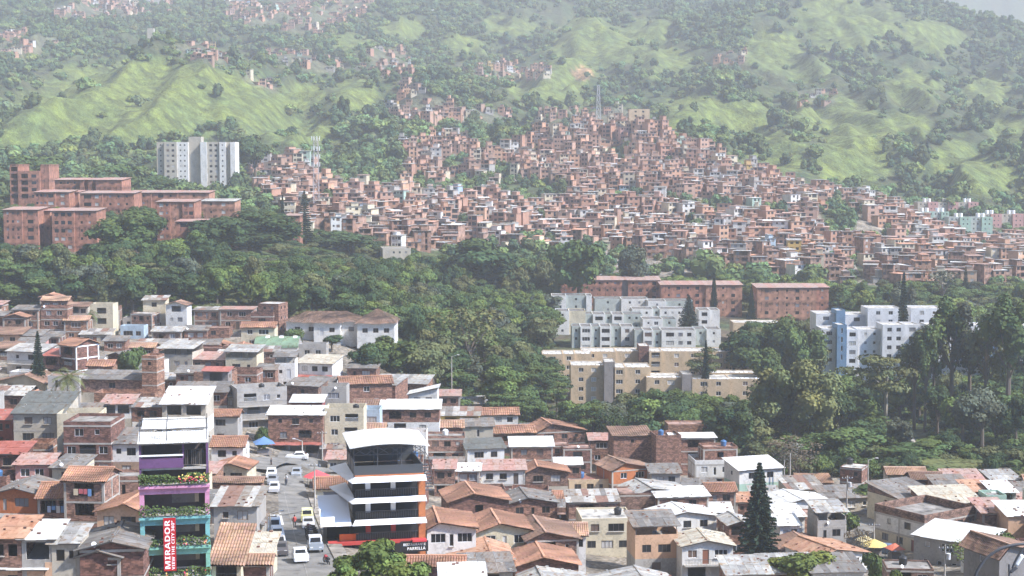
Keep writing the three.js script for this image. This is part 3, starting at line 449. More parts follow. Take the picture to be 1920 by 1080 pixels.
// roof of a box: type letter + material letter
function roofOn(o, code, c, topWall) {
  const { x0, x1, zf, D, R, det } = c, y = c.y0 + c.fl * c.fh, W = x1 - x0, ty = code[0], m = code[1], oh = 0.45, fine = det > 1, sw = c.sw ?? (det > 1 ? 1.05 : 1.6);
  const gb = new G(), wallm = WALL[topWall];
  if (ty === 'F') {
    const ph = c.parapet ?? pick(R, [0.25, 0.5, 0.9]), s = new G(); s.box(x0 + 0.02, x1 - 0.02, y - 0.15, y + 0.05, zf - D + 0.02, zf - 0.02); s.build('roof_slab', SLAB[m] ?? SLAB.g, o);
    const t = 0.14; gb.box(x0, x1, y, y + ph, zf - t, zf).box(x0, x1, y, y + ph, zf - D, zf - D + t).box(x0, x0 + t, y, y + ph, zf - D + t, zf - t).box(x1 - t, x1, y, y + ph, zf - D + t, zf - t); gb.build('parapet', wallm, o);
    return;
  }
  if (ty === 'S' || ty === 'R') {   // one slope, rising to the back (S) or to the front (R)
    const sl = c.slope ?? 0.15, rise = D * sl, a = Math.atan(sl), run = (D + oh * 2) / Math.cos(a);
    if (ty === 'S') { gb.quad([x1, y, zf - D], [x0, y, zf - D], [x0, y + rise, zf - D], [x1, y + rise, zf - D]); gb.tri([x1, y, zf], [x1, y, zf - D], [x1, y + rise, zf - D], [0, 0], [D, 0], [D, rise]); gb.tri([x0, y, zf - D], [x0, y, zf], [x0, y + rise, zf - D], [0, 0], [D, 0], [0, rise]); gb.build('wall', wallm, o); roofPlane(o, [x0 - oh, y - oh * sl + 0.15, zf + oh], [1, 0, 0], [0, Math.sin(a), -Math.cos(a)], W + 2 * oh, run, m, R, fine, sw); }
    else { gb.quad([x0, y, zf], [x1, y, zf], [x1, y + rise, zf], [x0, y + rise, zf]); gb.tri([x1, y, zf], [x1, y, zf - D], [x1, y + rise, zf], [0, 0], [D, 0], [0, rise]); gb.tri([x0, y, zf - D], [x0, y, zf], [x0, y + rise, zf], [0, 0], [D, 0], [D, rise]); gb.build('wall', wallm, o); roofPlane(o, [x1 + oh, y - oh * sl + 0.15, zf - D - oh], [-1, 0, 0], [0, Math.sin(a), Math.cos(a)], W + 2 * oh, run, m, R, fine, sw); }
    return;
  }
  if (ty === 'L' || ty === 'N') {   // one slope across: L rises to the right, N to the left
    const sl = c.slope ?? 0.16, rise = W * sl, a = Math.atan(sl), run = (W + 2 * oh) / Math.cos(a), hr = ty === 'L' ? rise : 0, hl = ty === 'L' ? 0 : rise;
    gb.quad([x0, y, zf], [x1, y, zf], [x1, y + hr, zf], [x0, y + hl, zf]); gb.quad([x1, y, zf - D], [x0, y, zf - D], [x0, y + hl, zf - D], [x1, y + hr, zf - D]); if (hr) gb.quad([x1, y, zf], [x1, y, zf - D], [x1, y + hr, zf - D], [x1, y + hr, zf]); else gb.quad([x0, y, zf - D], [x0, y, zf], [x0, y + hl, zf], [x0, y + hl, zf - D]); gb.build('wall', wallm, o);
    if (ty === 'L') roofPlane(o, [x0 - oh, y - oh * sl + 0.15, zf - D - oh], [0, 0, 1], [Math.cos(a), Math.sin(a), 0], D + 2 * oh, run, m, R, fine, sw); else roofPlane(o, [x1 + oh, y - oh * sl + 0.15, zf + oh], [0, 0, -1], [-Math.cos(a), Math.sin(a), 0], D + 2 * oh, run, m, R, fine, sw);
    return;
  }
  if (ty === 'G') {   // ridge along the front
    const sl = c.slope ?? 0.36, zr = zf - D / 2, rise = D / 2 * sl, a = Math.atan(sl), run = (D / 2 + oh) / Math.cos(a);
    gb.tri([x1, y, zf], [x1, y, zf - D], [x1, y + rise, zr], [0, 0], [D, 0], [D / 2, rise]); gb.build('gable_wall', wallm, o); const g2 = new G(); g2.tri([x0, y, zf - D], [x0, y, zf], [x0, y + rise, zr], [0, 0], [D, 0], [D / 2, rise]); g2.build('gable_wall', wallm, o);
    roofPlane(o, [x0 - oh, y - oh * sl + 0.14, zf + oh], [1, 0, 0], [0, Math.sin(a), -Math.cos(a)], W + 2 * oh, run, m, R, fine, sw);
    roofPlane(o, [x1 + oh, y - oh * sl + 0.14, zf - D - oh], [-1, 0, 0], [0, Math.sin(a), Math.cos(a)], W + 2 * oh, run, m, R, fine, sw);
    new G().box(x0 - oh, x1 + oh, y + rise + 0.1, y + rise + 0.27, zr - 0.16, zr + 0.16).build('ridge_cap', TILE[m] ? RIDGE[m] : SHEET[m][0], o);
    return;
  }
  if (ty === 'X') {   // gable to the front; k is where the ridge stands across the width
    const k = c.rk ?? 0.5, xr = lerp(x0, x1, k), rise = (c.slope ?? 0.3) * W / 2, oF = 0.5;
    gb.tri([x0, y, zf], [x1, y, zf], [xr, y + rise, zf], [0, y], [W, y], [W * k, y + rise]); gb.build('gable_wall', wallm, o); const g2 = new G(); g2.tri([x1, y, zf - D], [x0, y, zf - D], [xr, y + rise, zf - D], [0, y], [W, y], [W * k, y + rise]); g2.build('gable_wall', wallm, o);
    for (const s of [0, 1]) { const wd = s ? x1 - xr : xr - x0, sl = rise / wd, a = Math.atan(sl), run = (wd + oh) / Math.cos(a); if (s) roofPlane(o, [x1 + oh, y - oh * sl + 0.14, zf + oF], [0, 0, -1], [-Math.cos(a), Math.sin(a), 0], D + 2 * oF, run, m, R, fine, sw); else roofPlane(o, [x0 - oh, y - oh * sl + 0.14, zf - D - oF], [0, 0, 1], [Math.cos(a), Math.sin(a), 0], D + 2 * oF, run, m, R, fine, sw); }
    new G().box(xr - 0.15, xr + 0.15, y + rise + 0.1, y + rise + 0.27, zf - D - oF, zf + oF).build('ridge_cap', TILE[m] ? RIDGE[m] : SHEET[m][0], o);
    return;
  }
  if (ty === 'C') {   // roof terrace under a sheet canopy on posts
    const ph = 0.9, t = 0.14, H = 2.3, bk = D * 0.45; new G().box(x0 + 0.02, x1 - 0.02, y - 0.15, y + 0.05, zf - D + 0.02, zf - 0.02).build('roof_slab', SLAB.g, o);
    gb.box(x0, x1, y, y + ph, zf - t, zf).box(x0, x0 + t, y, y + ph + 0.6, zf - D, zf - t).box(x1 - t, x1, y, y + ph + 0.6, zf - D, zf - t).box(x0 + t, x1 - t, y, y + H + 0.9, zf - D, zf - D + t).box(x0 + t, lerp(x0, x1, 0.5), y, y + H, zf - D + t, zf - bk); gb.build('parapet', wallm, o);
    for (let i = 0; i < 3; i++) { const x = lerp(x0 + 0.15, x1 - 0.15, i / 2); new G().box(x - 0.05, x + 0.05, y + ph, y + H, zf - 0.25, zf - 0.15).build('post', STEEL, o); }
    const sl = 0.13, a = Math.atan(sl); roofPlane(o, [x0 - oh, y + H - oh * sl, zf + oh], [1, 0, 0], [0, Math.sin(a), -Math.cos(a)], W + 2 * oh, (D + 2 * oh) / Math.cos(a), m, R, fine, sw);
  }
}
const RIDGE = { t: std(0.52, 0.27, 0.17), T: std(0.40, 0.25, 0.18), a: std(0.64, 0.42, 0.30) };

// ---------- labels that single things out ----------
const LABELS = [];
const ORD = ['first', 'second', 'third', 'fourth', 'fifth', 'sixth', 'seventh', 'eighth', 'ninth', 'tenth', 'eleventh', 'twelfth', 'thirteenth', 'fourteenth', 'fifteenth', 'sixteenth', 'seventeenth', 'eighteenth', 'nineteenth', 'twentieth'];
const ordinal = i => i < 20 ? ORD[i] : i < 100 ? ['', '', 'twenty', 'thirty', 'forty', 'fifty', 'sixty', 'seventy', 'eighty', 'ninety'][Math.floor(i + 1 === 0 ? 0 : (i + 1) / 10)] + ((i + 1) % 10 ? '-' + ORD[(i + 1) % 10 - 1] : 'th') : String(i + 1) + 'th';
function named(o, px) { LABELS.push([o, px]); return o; }
function finishLabels() {
  const by = new Map(); for (const e of LABELS) { const l = e[0].userData.label; by.set(l, [...(by.get(l) ?? []), e]); }
  for (const [l, es] of by) if (es.length > 1) { es.sort((a, b) => a[1] - b[1]); es.forEach(([o], i) => { o.userData.label = l + (i === 0 ? ', leftmost of its kind' : i === es.length - 1 ? ', rightmost of its kind' : ', ' + ordinal(i) + ' from the left').replace('ty th', 'tieth'); }); }
}
// ---------- houses ----------
const RECT = [];   // how each hand-placed front shows in the picture
const FOOT = [];   // occupied ground: x, z, radius
function solveD(px, yt, H, d0 = 150, d1 = 470) {
  for (let d = d0; d < d1; d += 0.7) { const x = (px - 960) / F * d, y = ground(x, -d) + H; if (proj(x, y, -d)[1] <= yt) return d; }
  return d1;
}
const DISH = new THREE.SphereGeometry(0.4, 12, 5, 0, 6.2832, 0, 0.8).rotateX(Math.PI / 2).translate(0, 0, -0.34), TANKM = [std(0.02, 0.02, 0.022, { roughness: 0.5 }), std(0.05, 0.14, 0.30, { roughness: 0.5 })], TANKG = new THREE.LatheGeometry([[0, 0], [0.5, 0], [0.55, 0.1], [0.62, 0.9], [0.6, 1.0], [0.45, 1.12], [0.2, 1.2], [0, 1.2]].map(q => new THREE.Vector2(...q)), 16), TANKL = new THREE.CylinderGeometry(0.22, 0.24, 0.1, 12), CLOTHS = [std(0.7, 0.7, 0.7), std(0.15, 0.3, 0.55), std(0.5, 0.12, 0.14), std(0.45, 0.5, 0.62), std(0.6, 0.5, 0.35)];
const NUMW = ['', 'one-storey', 'two-storey', 'three-storey', 'four-storey', 'five-storey', 'six-storey'];
let HN = 0;
function house(x0, x1, yt, fl, walls, roof, D = 8, yaw = 0, c = {}) {
  const R = rng(1000 + 37 * HN++), pxc = (x0 + x1) / 2, fh = c.fh ?? 2.65, H = fl * fh, d = c.d ?? solveD(pxc, yt, H, c.d0), yr = yaw * Math.PI / 180 + (c.exact ? 0 : (R() - 0.5) * 0.05);
  const W = Math.max(2.5, (x1 - x0) / F * d / Math.cos(yr)), P = at(pxc, yt, d), base = P.y - H, det = d < 300 ? 2 : d < 420 ? 1 : 0;
  if (d < 600) D *= d > 270 ? 0.76 : 0.88;
  let lo = base; const cy = Math.cos(yr), sy = Math.sin(yr); for (const [u, v] of [[-W / 2, 0], [W / 2, 0], [-W / 2, -D], [W / 2, -D], [0, -D / 2]]) lo = Math.min(lo, ground(P.x + u * cy + v * sy, P.z - u * sy + v * cy));
  const rt = roof[0], lab = c.n ?? `${NUMW[fl]} ${WNAME[walls[Math.min(fl, walls.length) - 1]]} house ${rt === 'F' ? 'with flat roof' : rt === 'C' ? 'with ' + RNAME[roof[1]] + ' canopy over its roof terrace' : `with ${RNAME[roof[1]]} ${rt === 'G' || rt === 'X' ? 'gable ' : ''}roof`}`;
  const o = thing(c.name ?? (rt === 'F' || rt === 'C' ? 'flat_roofed_house' : TILE[roof[1]] ? 'tile_roofed_house' : 'sheet_roofed_house'), lab, c.cat ?? 'house', [P.x, base, P.z], yr, c.group ?? 'houses of the near barrio');
  const opt = ['w', 'w w', 'd w', 'W', 'w s', 'w v', 's w', 'b', 'b w', 'x', 'c w'], wide = ['w w', 'w d w', 'W w', 'b w', 'w W', 'x w', 'w w s', 'd x', 'v w', 'o w'];
  const f = c.f ?? Array.from({ length: fl }, (_, k) => { let s = pick(R, W > 6.5 ? wide : opt); if (W > 10.5) s += ' ' + pick(R, ['w', 'x', 's']); if (k && s.includes('d')) s = s.replace('d', 'n'); return s; });
  const cfg = { x0: -W / 2, x1: W / 2, zf: 0, D, y0: 0, fl, fh, walls: [...walls], f, rs: c.rs ?? (R() < 0.3 ? ['', 's', 's'] : null), ls: c.ls ?? (R() < 0.2 ? ['', 's', 's'] : null), R, det, skirt: Math.max(0.4, base - lo + 0.4), bands: c.bands ?? ('bokBh'.includes(walls[0]) && R() < 0.55 ? (R() < 0.5 ? 2 : 1) : 0), frameMat: c.frameMat, rk: c.rk, slope: c.slope, parapet: c.parapet, sw: c.sw, lwall: c.lwall, frame: c.frame };
  body(o, cfg); roofOn(o, roof, cfg, walls[walls.length - 1]);
  FOOT.push([P.x + (-D / 2) * sy, P.z + (-D / 2) * cy, Math.hypot(W, D) / 2 * 0.86]);
  if (c.balcony) for (const k of c.balcony) { const y = k * fh, b = mesh('balcony', new G().box(-W / 2 + 0.2, W / 2 - 0.2, y - 0.12, y + 0.02, 0.0, 1.0).geo(), CONC, o), r = new G(); r.box(-W / 2 + 0.2, W / 2 - 0.2, y + 0.9, y + 0.95, 0.93, 0.98); for (let x = -W / 2 + 0.25; x < W / 2 - 0.2; x += 0.22) r.box(x - 0.015, x + 0.015, y + 0.02, y + 0.9, 0.94, 0.97); r.build('railing', STEEL, b); }
  if (c.awn) { const [k, m] = c.awn, y = k * fh + 0.1; sheetPlane(o, [-W / 2, y - 0.35, 1.2], [1, 0, 0], [0, 0.28, -0.96], W, 1.25, SHEET[m] ?? SHEET.r, R, 1.4, 'awning'); }
  if (det > 0 && R() < 0.1) { const gd = mesh('satellite_dish', DISH, WHITE, o); gd.position.set(W * (R() - 0.5) * 0.8, H + 0.55, 0.12); gd.rotation.set(-0.5, 0.6, 0); }
  if (rt === 'F' && d < 330 && W > 4 && R() < 0.5) { const q = [R(), R(), R()], lx = (q[0] - 0.5) * W * 0.6, lz = -D * (0.4 + 0.4 * q[1]), X = P.x + lx * cy + lz * sy, Z = P.z - lx * sy + lz * cy, t = thing('water_tank', `${q[2] < 0.5 ? 'black' : q[2] < 0.8 ? 'blue' : 'white'} water tank on a flat roof`, 'water tank', [X, base + H + 0.06, Z], 0, 'rooftop water tanks'), tm = q[2] < 0.5 ? TANKM[0] : q[2] < 0.8 ? TANKM[1] : WHITE; mesh('barrel', TANKG, tm, t); mesh('lid', TANKL, tm, t).position.y = 1.22; named(t, pxc); }
  if (d < 290 && c.f && c.f.some(s => /[ob]/.test(s)) && R() < 0.3) { const t = thing('laundry_line', 'laundry hung along the front of a house', 'laundry', [P.x, base + H - 1.0, P.z], yr, 'laundry on the house fronts'); let x = -W * 0.25; for (let k = 0; k < 4; k++) { const w = 0.35 + 0.4 * R(), hh = 0.5 + 0.5 * R(); new G().box(x, x + w, -hh, 0, 0.16, 0.19).build('cloth', pick(R, CLOTHS), t); x += w + 0.1; } new G().bar([-W * 0.3, 0, 0.175], [W * 0.3, 0, 0.175], 0.012, 4).build('line', STEEL, t); named(t, pxc); }
  RECT.push([x0, x1, yt - (rt === 'F' ? 4 : 18), yt + Math.min(H, 6.5) * F / d * 0.8, d]);
  o.userData.px = pxc; named(o, pxc); o.userData.W = W; o.userData.D = D; o.userData.top = H; return o;
}
// ---------- blocks of flats: a thing made of bays. seg: [x0, x1, drop of the roof line (storeys), set-back, wall, windows per storey] as fractions of the width ----------
function flats(x0, x1, yt, d, D, yaw, fl, fh, label, segs, c = {}) {
  const R = rng(500 + Math.round(x0 * 3 + yt)), yr = yaw * Math.PI / 180, pxc = (x0 + x1) / 2, W = (x1 - x0) / F * d / Math.cos(yr), P = at(pxc, yt, d), H = fl * fh, base = P.y - H;
  const o = thing(c.name ?? 'apartment_block', label, 'apartment block', [P.x, base, P.z], yr, c.group);
  let lo = base; for (const [u, v] of [[-W / 2, 0], [W / 2, 0], [-W / 2, -D], [W / 2, -D]]) lo = Math.min(lo, ground(P.x + u * Math.cos(yr) + v * Math.sin(yr), P.z - u * Math.sin(yr) + v * Math.cos(yr)));
  for (const [a, b, dn, back, wall, f, sd, roof] of segs) {
    const n = fl - dn, cfg = { x0: lerp(-W / 2, W / 2, a), x1: lerp(-W / 2, W / 2, b), zf: -back, D: (sd ?? D) - back, y0: 0, fl: n, fh, walls: [...wall], f, rs: c.rs, ls: c.ls, R, det: c.det ?? (d < 520 ? 1 : 0), skirt: base - lo + 2, parapet: c.parapet ?? 0.35, frame: c.frame, bands: c.bands, slope: c.slope, sw: c.sw ?? 2.2 };
    cfg.x0 += 0.004; cfg.x1 -= 0.004; body(o, cfg); roofOn(o, roof ?? c.roof ?? 'Fg', cfg, wall[wall.length - 1]);
    if (c.ribs) for (let x = cfg.x0 + 0.6, k = 0; x < cfg.x1 - 0.6; x += 1.3, k++) new G().box(x, x + 0.95, n * fh + 0.1, n * fh + 0.16, -back - 2.4, -back - 0.25).build('roof_panel', k % 4 ? WHITE : ALU, o).rotation.x = 0.0;
  }
  FOOT.push([P.x - Math.sin(yr) * D / 2, P.z - Math.cos(yr) * D / 2, Math.max(W, D) * 0.5]); if (W > D * 1.7) for (const s of [-1, 1]) FOOT.push([P.x + s * Math.cos(yr) * W / 3 - Math.sin(yr) * D / 2, P.z - s * Math.sin(yr) * W / 3 - Math.cos(yr) * D / 2, Math.max(D, W / 3) * 0.6]);
  o.userData.px = pxc; return named(o, pxc);
}
const rep = (s, n) => Array.from({ length: n }, () => s);
{ // white tower
  const g = 'white and grey tower', t = flats(292, 440, 268, 800, 14, 0, 13, 2.65, 'pale grey twelve-storey tower block on the wooded slope below the green hill', [[0, 0.10, 0, 2.2, 'e', 's', 12], [0.10, 0.26, 0, 0.8, 'e', 'w w', 12], [0.26, 0.40, 0, 1.6, 'w', 's s', 12], [0.40, 0.56, -1, 3.2, 'e', '', 10], [0.56, 0.64, 0, 0.8, 'w', '', 12], [0.64, 0.80, 0, 1.3, 'e', 'w w', 12], [0.80, 0.88, 0, 0.6, 'w', 's', 12], [0.88, 0.94, 0, 2.4, 'e', '', 12], [0.94, 1, 0, 0.1, 'w', '', 12]], { det: 0, parapet: 0.5 });
}
// red brick blocks on the left
const RB = { group: 'red brick blocks above the trees', roof: 'Si', slope: 0.05, det: 0 };
flats(18, 91, 312, 610, 14, 0, 5, 2.6, 'red brick block with framed parapet, farthest left among dark trees', [[0, 0.22, 0, 0, '1', 'o', 14], [0.22, 0.78, 1, -0.8, '1', 'o x', 14], [0.78, 1, 0, 0.3, '1', '', 14]], { ...RB, roof: 'Fr', parapet: 0.8 });
flats(100, 228, 338, 580, 16, 0, 4, 2.6, 'red brick block with vertical slots, behind the second row', [[0, 0.38, 0, 2, '1', 's s s', 14], [0.38, 0.44, 0, 0.6, '1', '', 12], [0.44, 0.50, 0, 1.4, '7', '', 12], [0.50, 0.56, 0, 0.6, '1', '', 12], [0.56, 0.62, 0, 1.4, '7', '', 12], [0.62, 1, 0, 0, '1', '', 14]], RB);
flats(64, 128, 361, 545, 12, 0, 5, 2.6, 'brick block with white-edged roof corner, second row left', [[0, 0.62, 0, 0, '1', 's s s x'], [0.62, 1, 0, 0.8, '1', 'c'] ], RB);
flats(128, 147, 361, 553, 9, 0, 5, 2.6, 'narrow windowless brick block between two wider blocks', [[0, 1, 0, 0, '2', '']], RB);
flats(150, 250, 363, 540, 12, 0, 5, 2.6, 'brick block with white balcony strip beside the big round tree', [[0, 0.42, 0, 0, '1', 'W c'], [0.42, 1, 0, 0.7, '1', 's s s']], RB);
flats(6, 70, 394, 505, 12, 0, 5, 2.6, 'front brick block at the left edge of the wood', [[0, 0.55, 0, 0, '1', 's s s'], [0.55, 1, 0, 0.6, '1', 'x']], RB);
flats(70, 94, 396, 512, 9, 0, 5, 2.6, 'narrow blank brick block beside the front left block', [[0, 1, 0, 0, '2', '']], RB);
flats(97, 180, 396, 505, 12, 0, 5, 2.6, 'front brick block partly hidden by the big round tree', [[0, 0.5, 0, 0, '1', 'w w w'], [0.5, 1, 0, 0.6, '1', 's s']], RB);
flats(238, 390, 362, 575, 13, 0, 4, 2.6, 'long low brick block with stepped roof behind the front block', [[0, 0.3, 0, 0, '1', 's s'], [0.3, 0.62, 0, 0.8, '1', 'x s'], [0.62, 1, 0, 1.8, '2', 's']], RB);
flats(294, 364, 379, 525, 12, 0, 5, 2.6, 'brick block with white window corners below the tower', [[0, 0.36, 0, 0, '1', 'c s'], [0.36, 0.68, 0, 0.5, '2', ''], [0.68, 1, 0, 0, '1', 'w w']], RB);
flats(376, 440, 378, 550, 12, 0, 4, 2.6, 'low brick block with white roof edge right of the others', [[0, 1, 0, 0, '2', 's c']], { ...RB, roof: 'Sz' });
flats(330, 382, 416, 512, 9, 0, 3, 2.6, 'small brick block with glazed gallery in front of the others', [[0, 1, 0, 0, '1', ['s', 's', 'W W']]], RB);
flats(535, 562, 405, 590, 9, 0, 3, 2.6, 'small red brick slab beside the dark conifers', [[0, 1, 0, 0, '1', 's s']], RB);
// red blocks in the middle distance
const RM = { group: 'red brick blocks behind the white flats', roof: 'Si', slope: 0.05, det: 0 };
flats(1050, 1238, 526, 575, 12, 0, 4, 2.6, 'long red brick block behind the white flats', [[0, 0.25, 0, 0, '1', 's s s'], [0.25, 0.62, 0, 0.5, '1', 's s s s'], [0.62, 0.68, 0, 1.5, 'q', ''], [0.68, 1, 0, 0, '1', 's w s w']], RM);
flats(1240, 1392, 535, 565, 12, 0, 5, 2.6, 'red brick block between two dark columnar conifers', [[0, 0.55, 0, 0.5, '1', 's w s w'], [0.55, 1, 0, 0, '2', 's s w']], RM);
flats(1420, 1556, 540, 560, 12, 0, 5, 2.6, 'red brick block with stepped pink roof, right of the conifers', [[0, 0.82, 0, 0, '2', 'w s s w s'], [0.82, 1, -0, 1.5, '1', 's']], RM);
// white and sage flats
const WF = { group: 'white and sage flats in stepped rows', parapet: 0.3, roof: 'Fk' };
const wf = (x0, x1, yt, d, fl, segs, label, k = {}) => flats(x0, x1, yt, d, 10, k.yaw ?? 0, fl, 2.6, label, segs, { ...WF, ...k });
wf(1034, 1110, 556, 545, 4, [[0, 0.36, 0, 0, 'w', 'x'], [0.36, 0.86, 0, 0.8, 'v', 's'], [0.86, 1, 0, 0.2, 'w', '']], 'white flats with sage bay, rearmost row by the trees');
wf(1115, 1215, 562, 560, 3, [[0, 0.5, 0, 0.8, 'v', 's'], [0.5, 1, 0, 0, 'w', 's s']], 'low white flats in the rear row behind a bare tree');
wf(1215, 1300, 566, 552, 4, [[0, 0.4, 0, 0, 'w', 's'], [0.4, 1, 0, 0.7, 'v', 's']], 'white flats in the rear row left of the conifer');
wf(1042, 1098, 585, 520, 4, [[0, 0.45, 0, 0, 'w', 's'], [0.45, 1, 0, 0.3, 'c', '']], 'white flats with cream end wall, second row');  // cream bay: warm sunlight on the white end wall, put into its colour
wf(1095, 1205, 591, 520, 4, [[0, 0.15, 0, 0.8, 'v', ''], [0.15, 0.36, 0, 0, 'w', 'W'], [0.36, 0.48, 0, 0.8, 'v', 's'], [0.48, 0.68, 0, 0, 'w', 'W'], [0.68, 1, 0, 0.8, 'v', 's s']], 'white and sage striped flats in the second row');
wf(1185, 1285, 581, 532, 4, [[0, 0.4, 0, 0, 'w', 's s'], [0.4, 0.52, 0, 0.7, 'v', 's'], [0.52, 1, 0, 0, 'w', 's s s']], 'white flats with small windows, second row near the conifer');
wf(1310, 1350, 583, 525, 4, [[0, 0.55, 0, 0, 'w', 'x'], [0.55, 1, 0, 0.3, 'w', '']], 'narrow white flats just right of the tall conifer');
wf(1072, 1188, 614, 495, 4, [[0, 0.14, 0, 0.8, 'v', 's'], [0.14, 0.32, 0, 0, 'w', 'W'], [0.32, 0.46, 0, 0.8, 'v', 's'], [0.46, 0.64, 0, 0, 'w', 'W'], [0.64, 0.8, 0, 0.8, 'v', 's'], [0.8, 1, 0, 0, 'w', 'w']], 'front row white and sage striped flats above the tan flats');
wf(1205, 1268, 600, 510, 4, [[0, 0.6, 0, 0, 'w', 's w'], [0.6, 1, 0, 0.7, 'v', 's']], 'white flats in the third row, centre of the stepped group');
wf(1190, 1305, 621, 490, 4, [[0, 0.14, 0, 0.8, 'v', ''], [0.14, 0.30, 0, 0, 'w', 'W'], [0.30, 0.44, 0, 0.8, 'v', 's'], [0.44, 1, 0, 0, 'w', 'W w w']], 'front row white flats with wide blank wall below the conifer');
wf(1303, 1352, 619, 496, 4, [[0, 0.45, 0, 0.8, 'v', 's'], [0.45, 1, 0, 0, 'w', 's']], 'white and sage flats at the right end of the front row');
// tan flats with ribbed roofs
const TF = { group: 'tan flats with ribbed white roofs', parapet: 0.2, ribs: 1, roof: 'Fw', frame: WHITE };
flats(1016, 1110, 665, 455, 10, 0, 4, 2.65, 'tan flats with brown shutters at the left end of the rear row', [[0, 0.42, 0, 0, 's', 'x'], [0.42, 0.66, 0, 0.5, 's', 'w'], [0.66, 1, 0, 1.2, 's', '']], TF);
flats(1090, 1198, 660, 462, 10, 0, 4, 2.65, 'tan flats of the rear row beside a brick stair shaft', [[0, 0.6, 0, 0, 's', 'w c'], [0.6, 1, 0, 0.4, 's', 'c']], TF);
flats(1198, 1217, 650, 460, 8, 0, 5, 2.65, 'red brick stair shaft between the rear tan flats', [[0, 1, 0, 0, 'k', '']], { ...TF, name: 'stair_shaft', ribs: 0 });
flats(1217, 1328, 660, 458, 10, 0, 4, 2.65, 'tan flats of the rear row with balcony, behind a spreading tree', [[0, 0.22, 0, 0, 's', 'b'], [0.22, 1, 0, 0.5, 's', 'w w']], TF);
flats(1336, 1406, 660, 455, 10, 0, 4, 2.65, 'tan flats at the right end of the rear row', [[0, 0.36, 0, 0, 's', 'x'], [0.36, 0.66, 0, 0.4, 's', 's'], [0.66, 1, 0, 0.1, 's', 's']], TF);
flats(1070, 1133, 686, 430, 10, 0, 4, 2.65, 'tan flats at the left end of the front row', [[0, 1, 0, 0, 's', 'w c']], TF);
flats(1133, 1153, 680, 428, 8, 0, 4, 2.65, 'grey stair shaft of the front tan flats, left one', [[0, 1, 0, 0, 'q', '']], { ...TF, name: 'stair_shaft', ribs: 0 });
flats(1150, 1220, 690, 428, 10, 0, 4, 2.65, 'tan flats of the front row with louvred strips', [[0, 0.32, 0, 0, 's', 'x'], [0.32, 1, 0, 0.3, 's', 'w']], TF);
flats(1212, 1280, 709, 425, 10, 0, 3, 2.65, 'lower tan flats of the front row with shaded gallery', [[0, 1, 0, 0, 's', 'w x']], TF);
flats(1279, 1298, 703, 423, 8, 0, 3, 2.65, 'grey stair shaft of the front tan flats, right one', [[0, 1, 0, 0, 'q', '']], { ...TF, name: 'stair_shaft', ribs: 0 });
flats(1296, 1428, 712, 423, 10, 0, 3, 2.65, 'lowest tan flats at the right end of the front row', [[0, 0.55, 0, 0, 's', 'x w'], [0.55, 1, 0, 0.5, 's', 'w']], TF);
flats(1332, 1418, 700, 440, 6, 0, 3, 2.65, 'short tan flats tucked behind the front row', [[0, 1, 0, 0, 's', 'x']], TF);
flats(1375, 1465, 606, 505, 9, 0, 3, 2.65, 'low tan block with pale roof behind the round dark tree', [[0, 1, 0, 0, 's', 'W']], { ...TF, ribs: 0 });
// white and blue flats on the right
const BF = { group: 'bluish white flats with blue shafts', parapet: 0.35, ribs: 1, roof: 'Fw' };
flats(1530, 1568, 590, 490, 10, 0, 5, 2.65, 'bluish white flats at the left end behind the blue shafts', [[0, 1, 0, 0, 'a', 'x']], BF);
flats(1568, 1585, 584, 488, 8, 0, 5, 2.65, 'blue stair shaft of the rear white flats', [[0, 1, 0, 0, 'l', '']], { ...BF, name: 'stair_shaft', ribs: 0 });
flats(1585, 1628, 592, 490, 10, 0, 5, 2.65, 'rear white flats between blue shaft and taller wing', [[0, 1, 0, 0, 'a', 'x']], BF);
flats(1627, 1690, 580, 487, 10, 0, 5, 2.65, 'taller white wing of the rear flats beside the conifer', [[0, 1, 0, 0, 'a', 'w w']], BF);
flats(1708, 1770, 580, 487, 10, 0, 5, 2.65, 'rear white flats just right of the tall conifer', [[0, 1, 0, 0, 'a', 'w s']], BF);
flats(1540, 1570, 618, 468, 9, 0, 4, 2.65, 'front white flats left of the front blue shaft', [[0, 1, 0, 0, 'a', 'x']], BF);
flats(1570, 1588, 611, 466, 8, 0, 4, 2.65, 'blue stair shaft of the front white flats', [[0, 1, 0, 0, 'l', 'n']], { ...BF, name: 'stair_shaft', ribs: 0 });
flats(1588, 1655, 620, 468, 9, 0, 4, 2.65, 'front white flats with small dark windows', [[0, 0.32, 0, 0, 'a', 'x'], [0.32, 1, 0, 0.5, 'a', 's s']], BF);
flats(1655, 1725, 611, 466, 9, 0, 4, 2.65, 'taller front white flats partly behind trees', [[0, 0.62, 0, 0, 'a', 'w w'], [0.62, 1, 0, 0.4, 'a', 'x']], BF);
flats(1740, 1856, 612, 460, 9, 0, 5, 2.65, 'white flats hidden behind the eucalyptus stand', [[0, 0.5, 0, 0, 'a', 's s'], [0.5, 1, 0, 0.6, 'a', 'x s']], BF);
flats(1856, 1873, 610, 448, 8, 0, 6, 2.65, 'dark blue stair shaft at the far right', [[0, 1, 0, 0, 'l', '']], { ...BF, name: 'stair_shaft', ribs: 0 });
flats(1873, 1960, 614, 450, 9, 0, 6, 2.65, 'white flats at the right edge of the view', [[0, 0.32, 0, 0, 'a', 'x'], [0.32, 1, 0, 0.4, 'a', 's w']], BF);
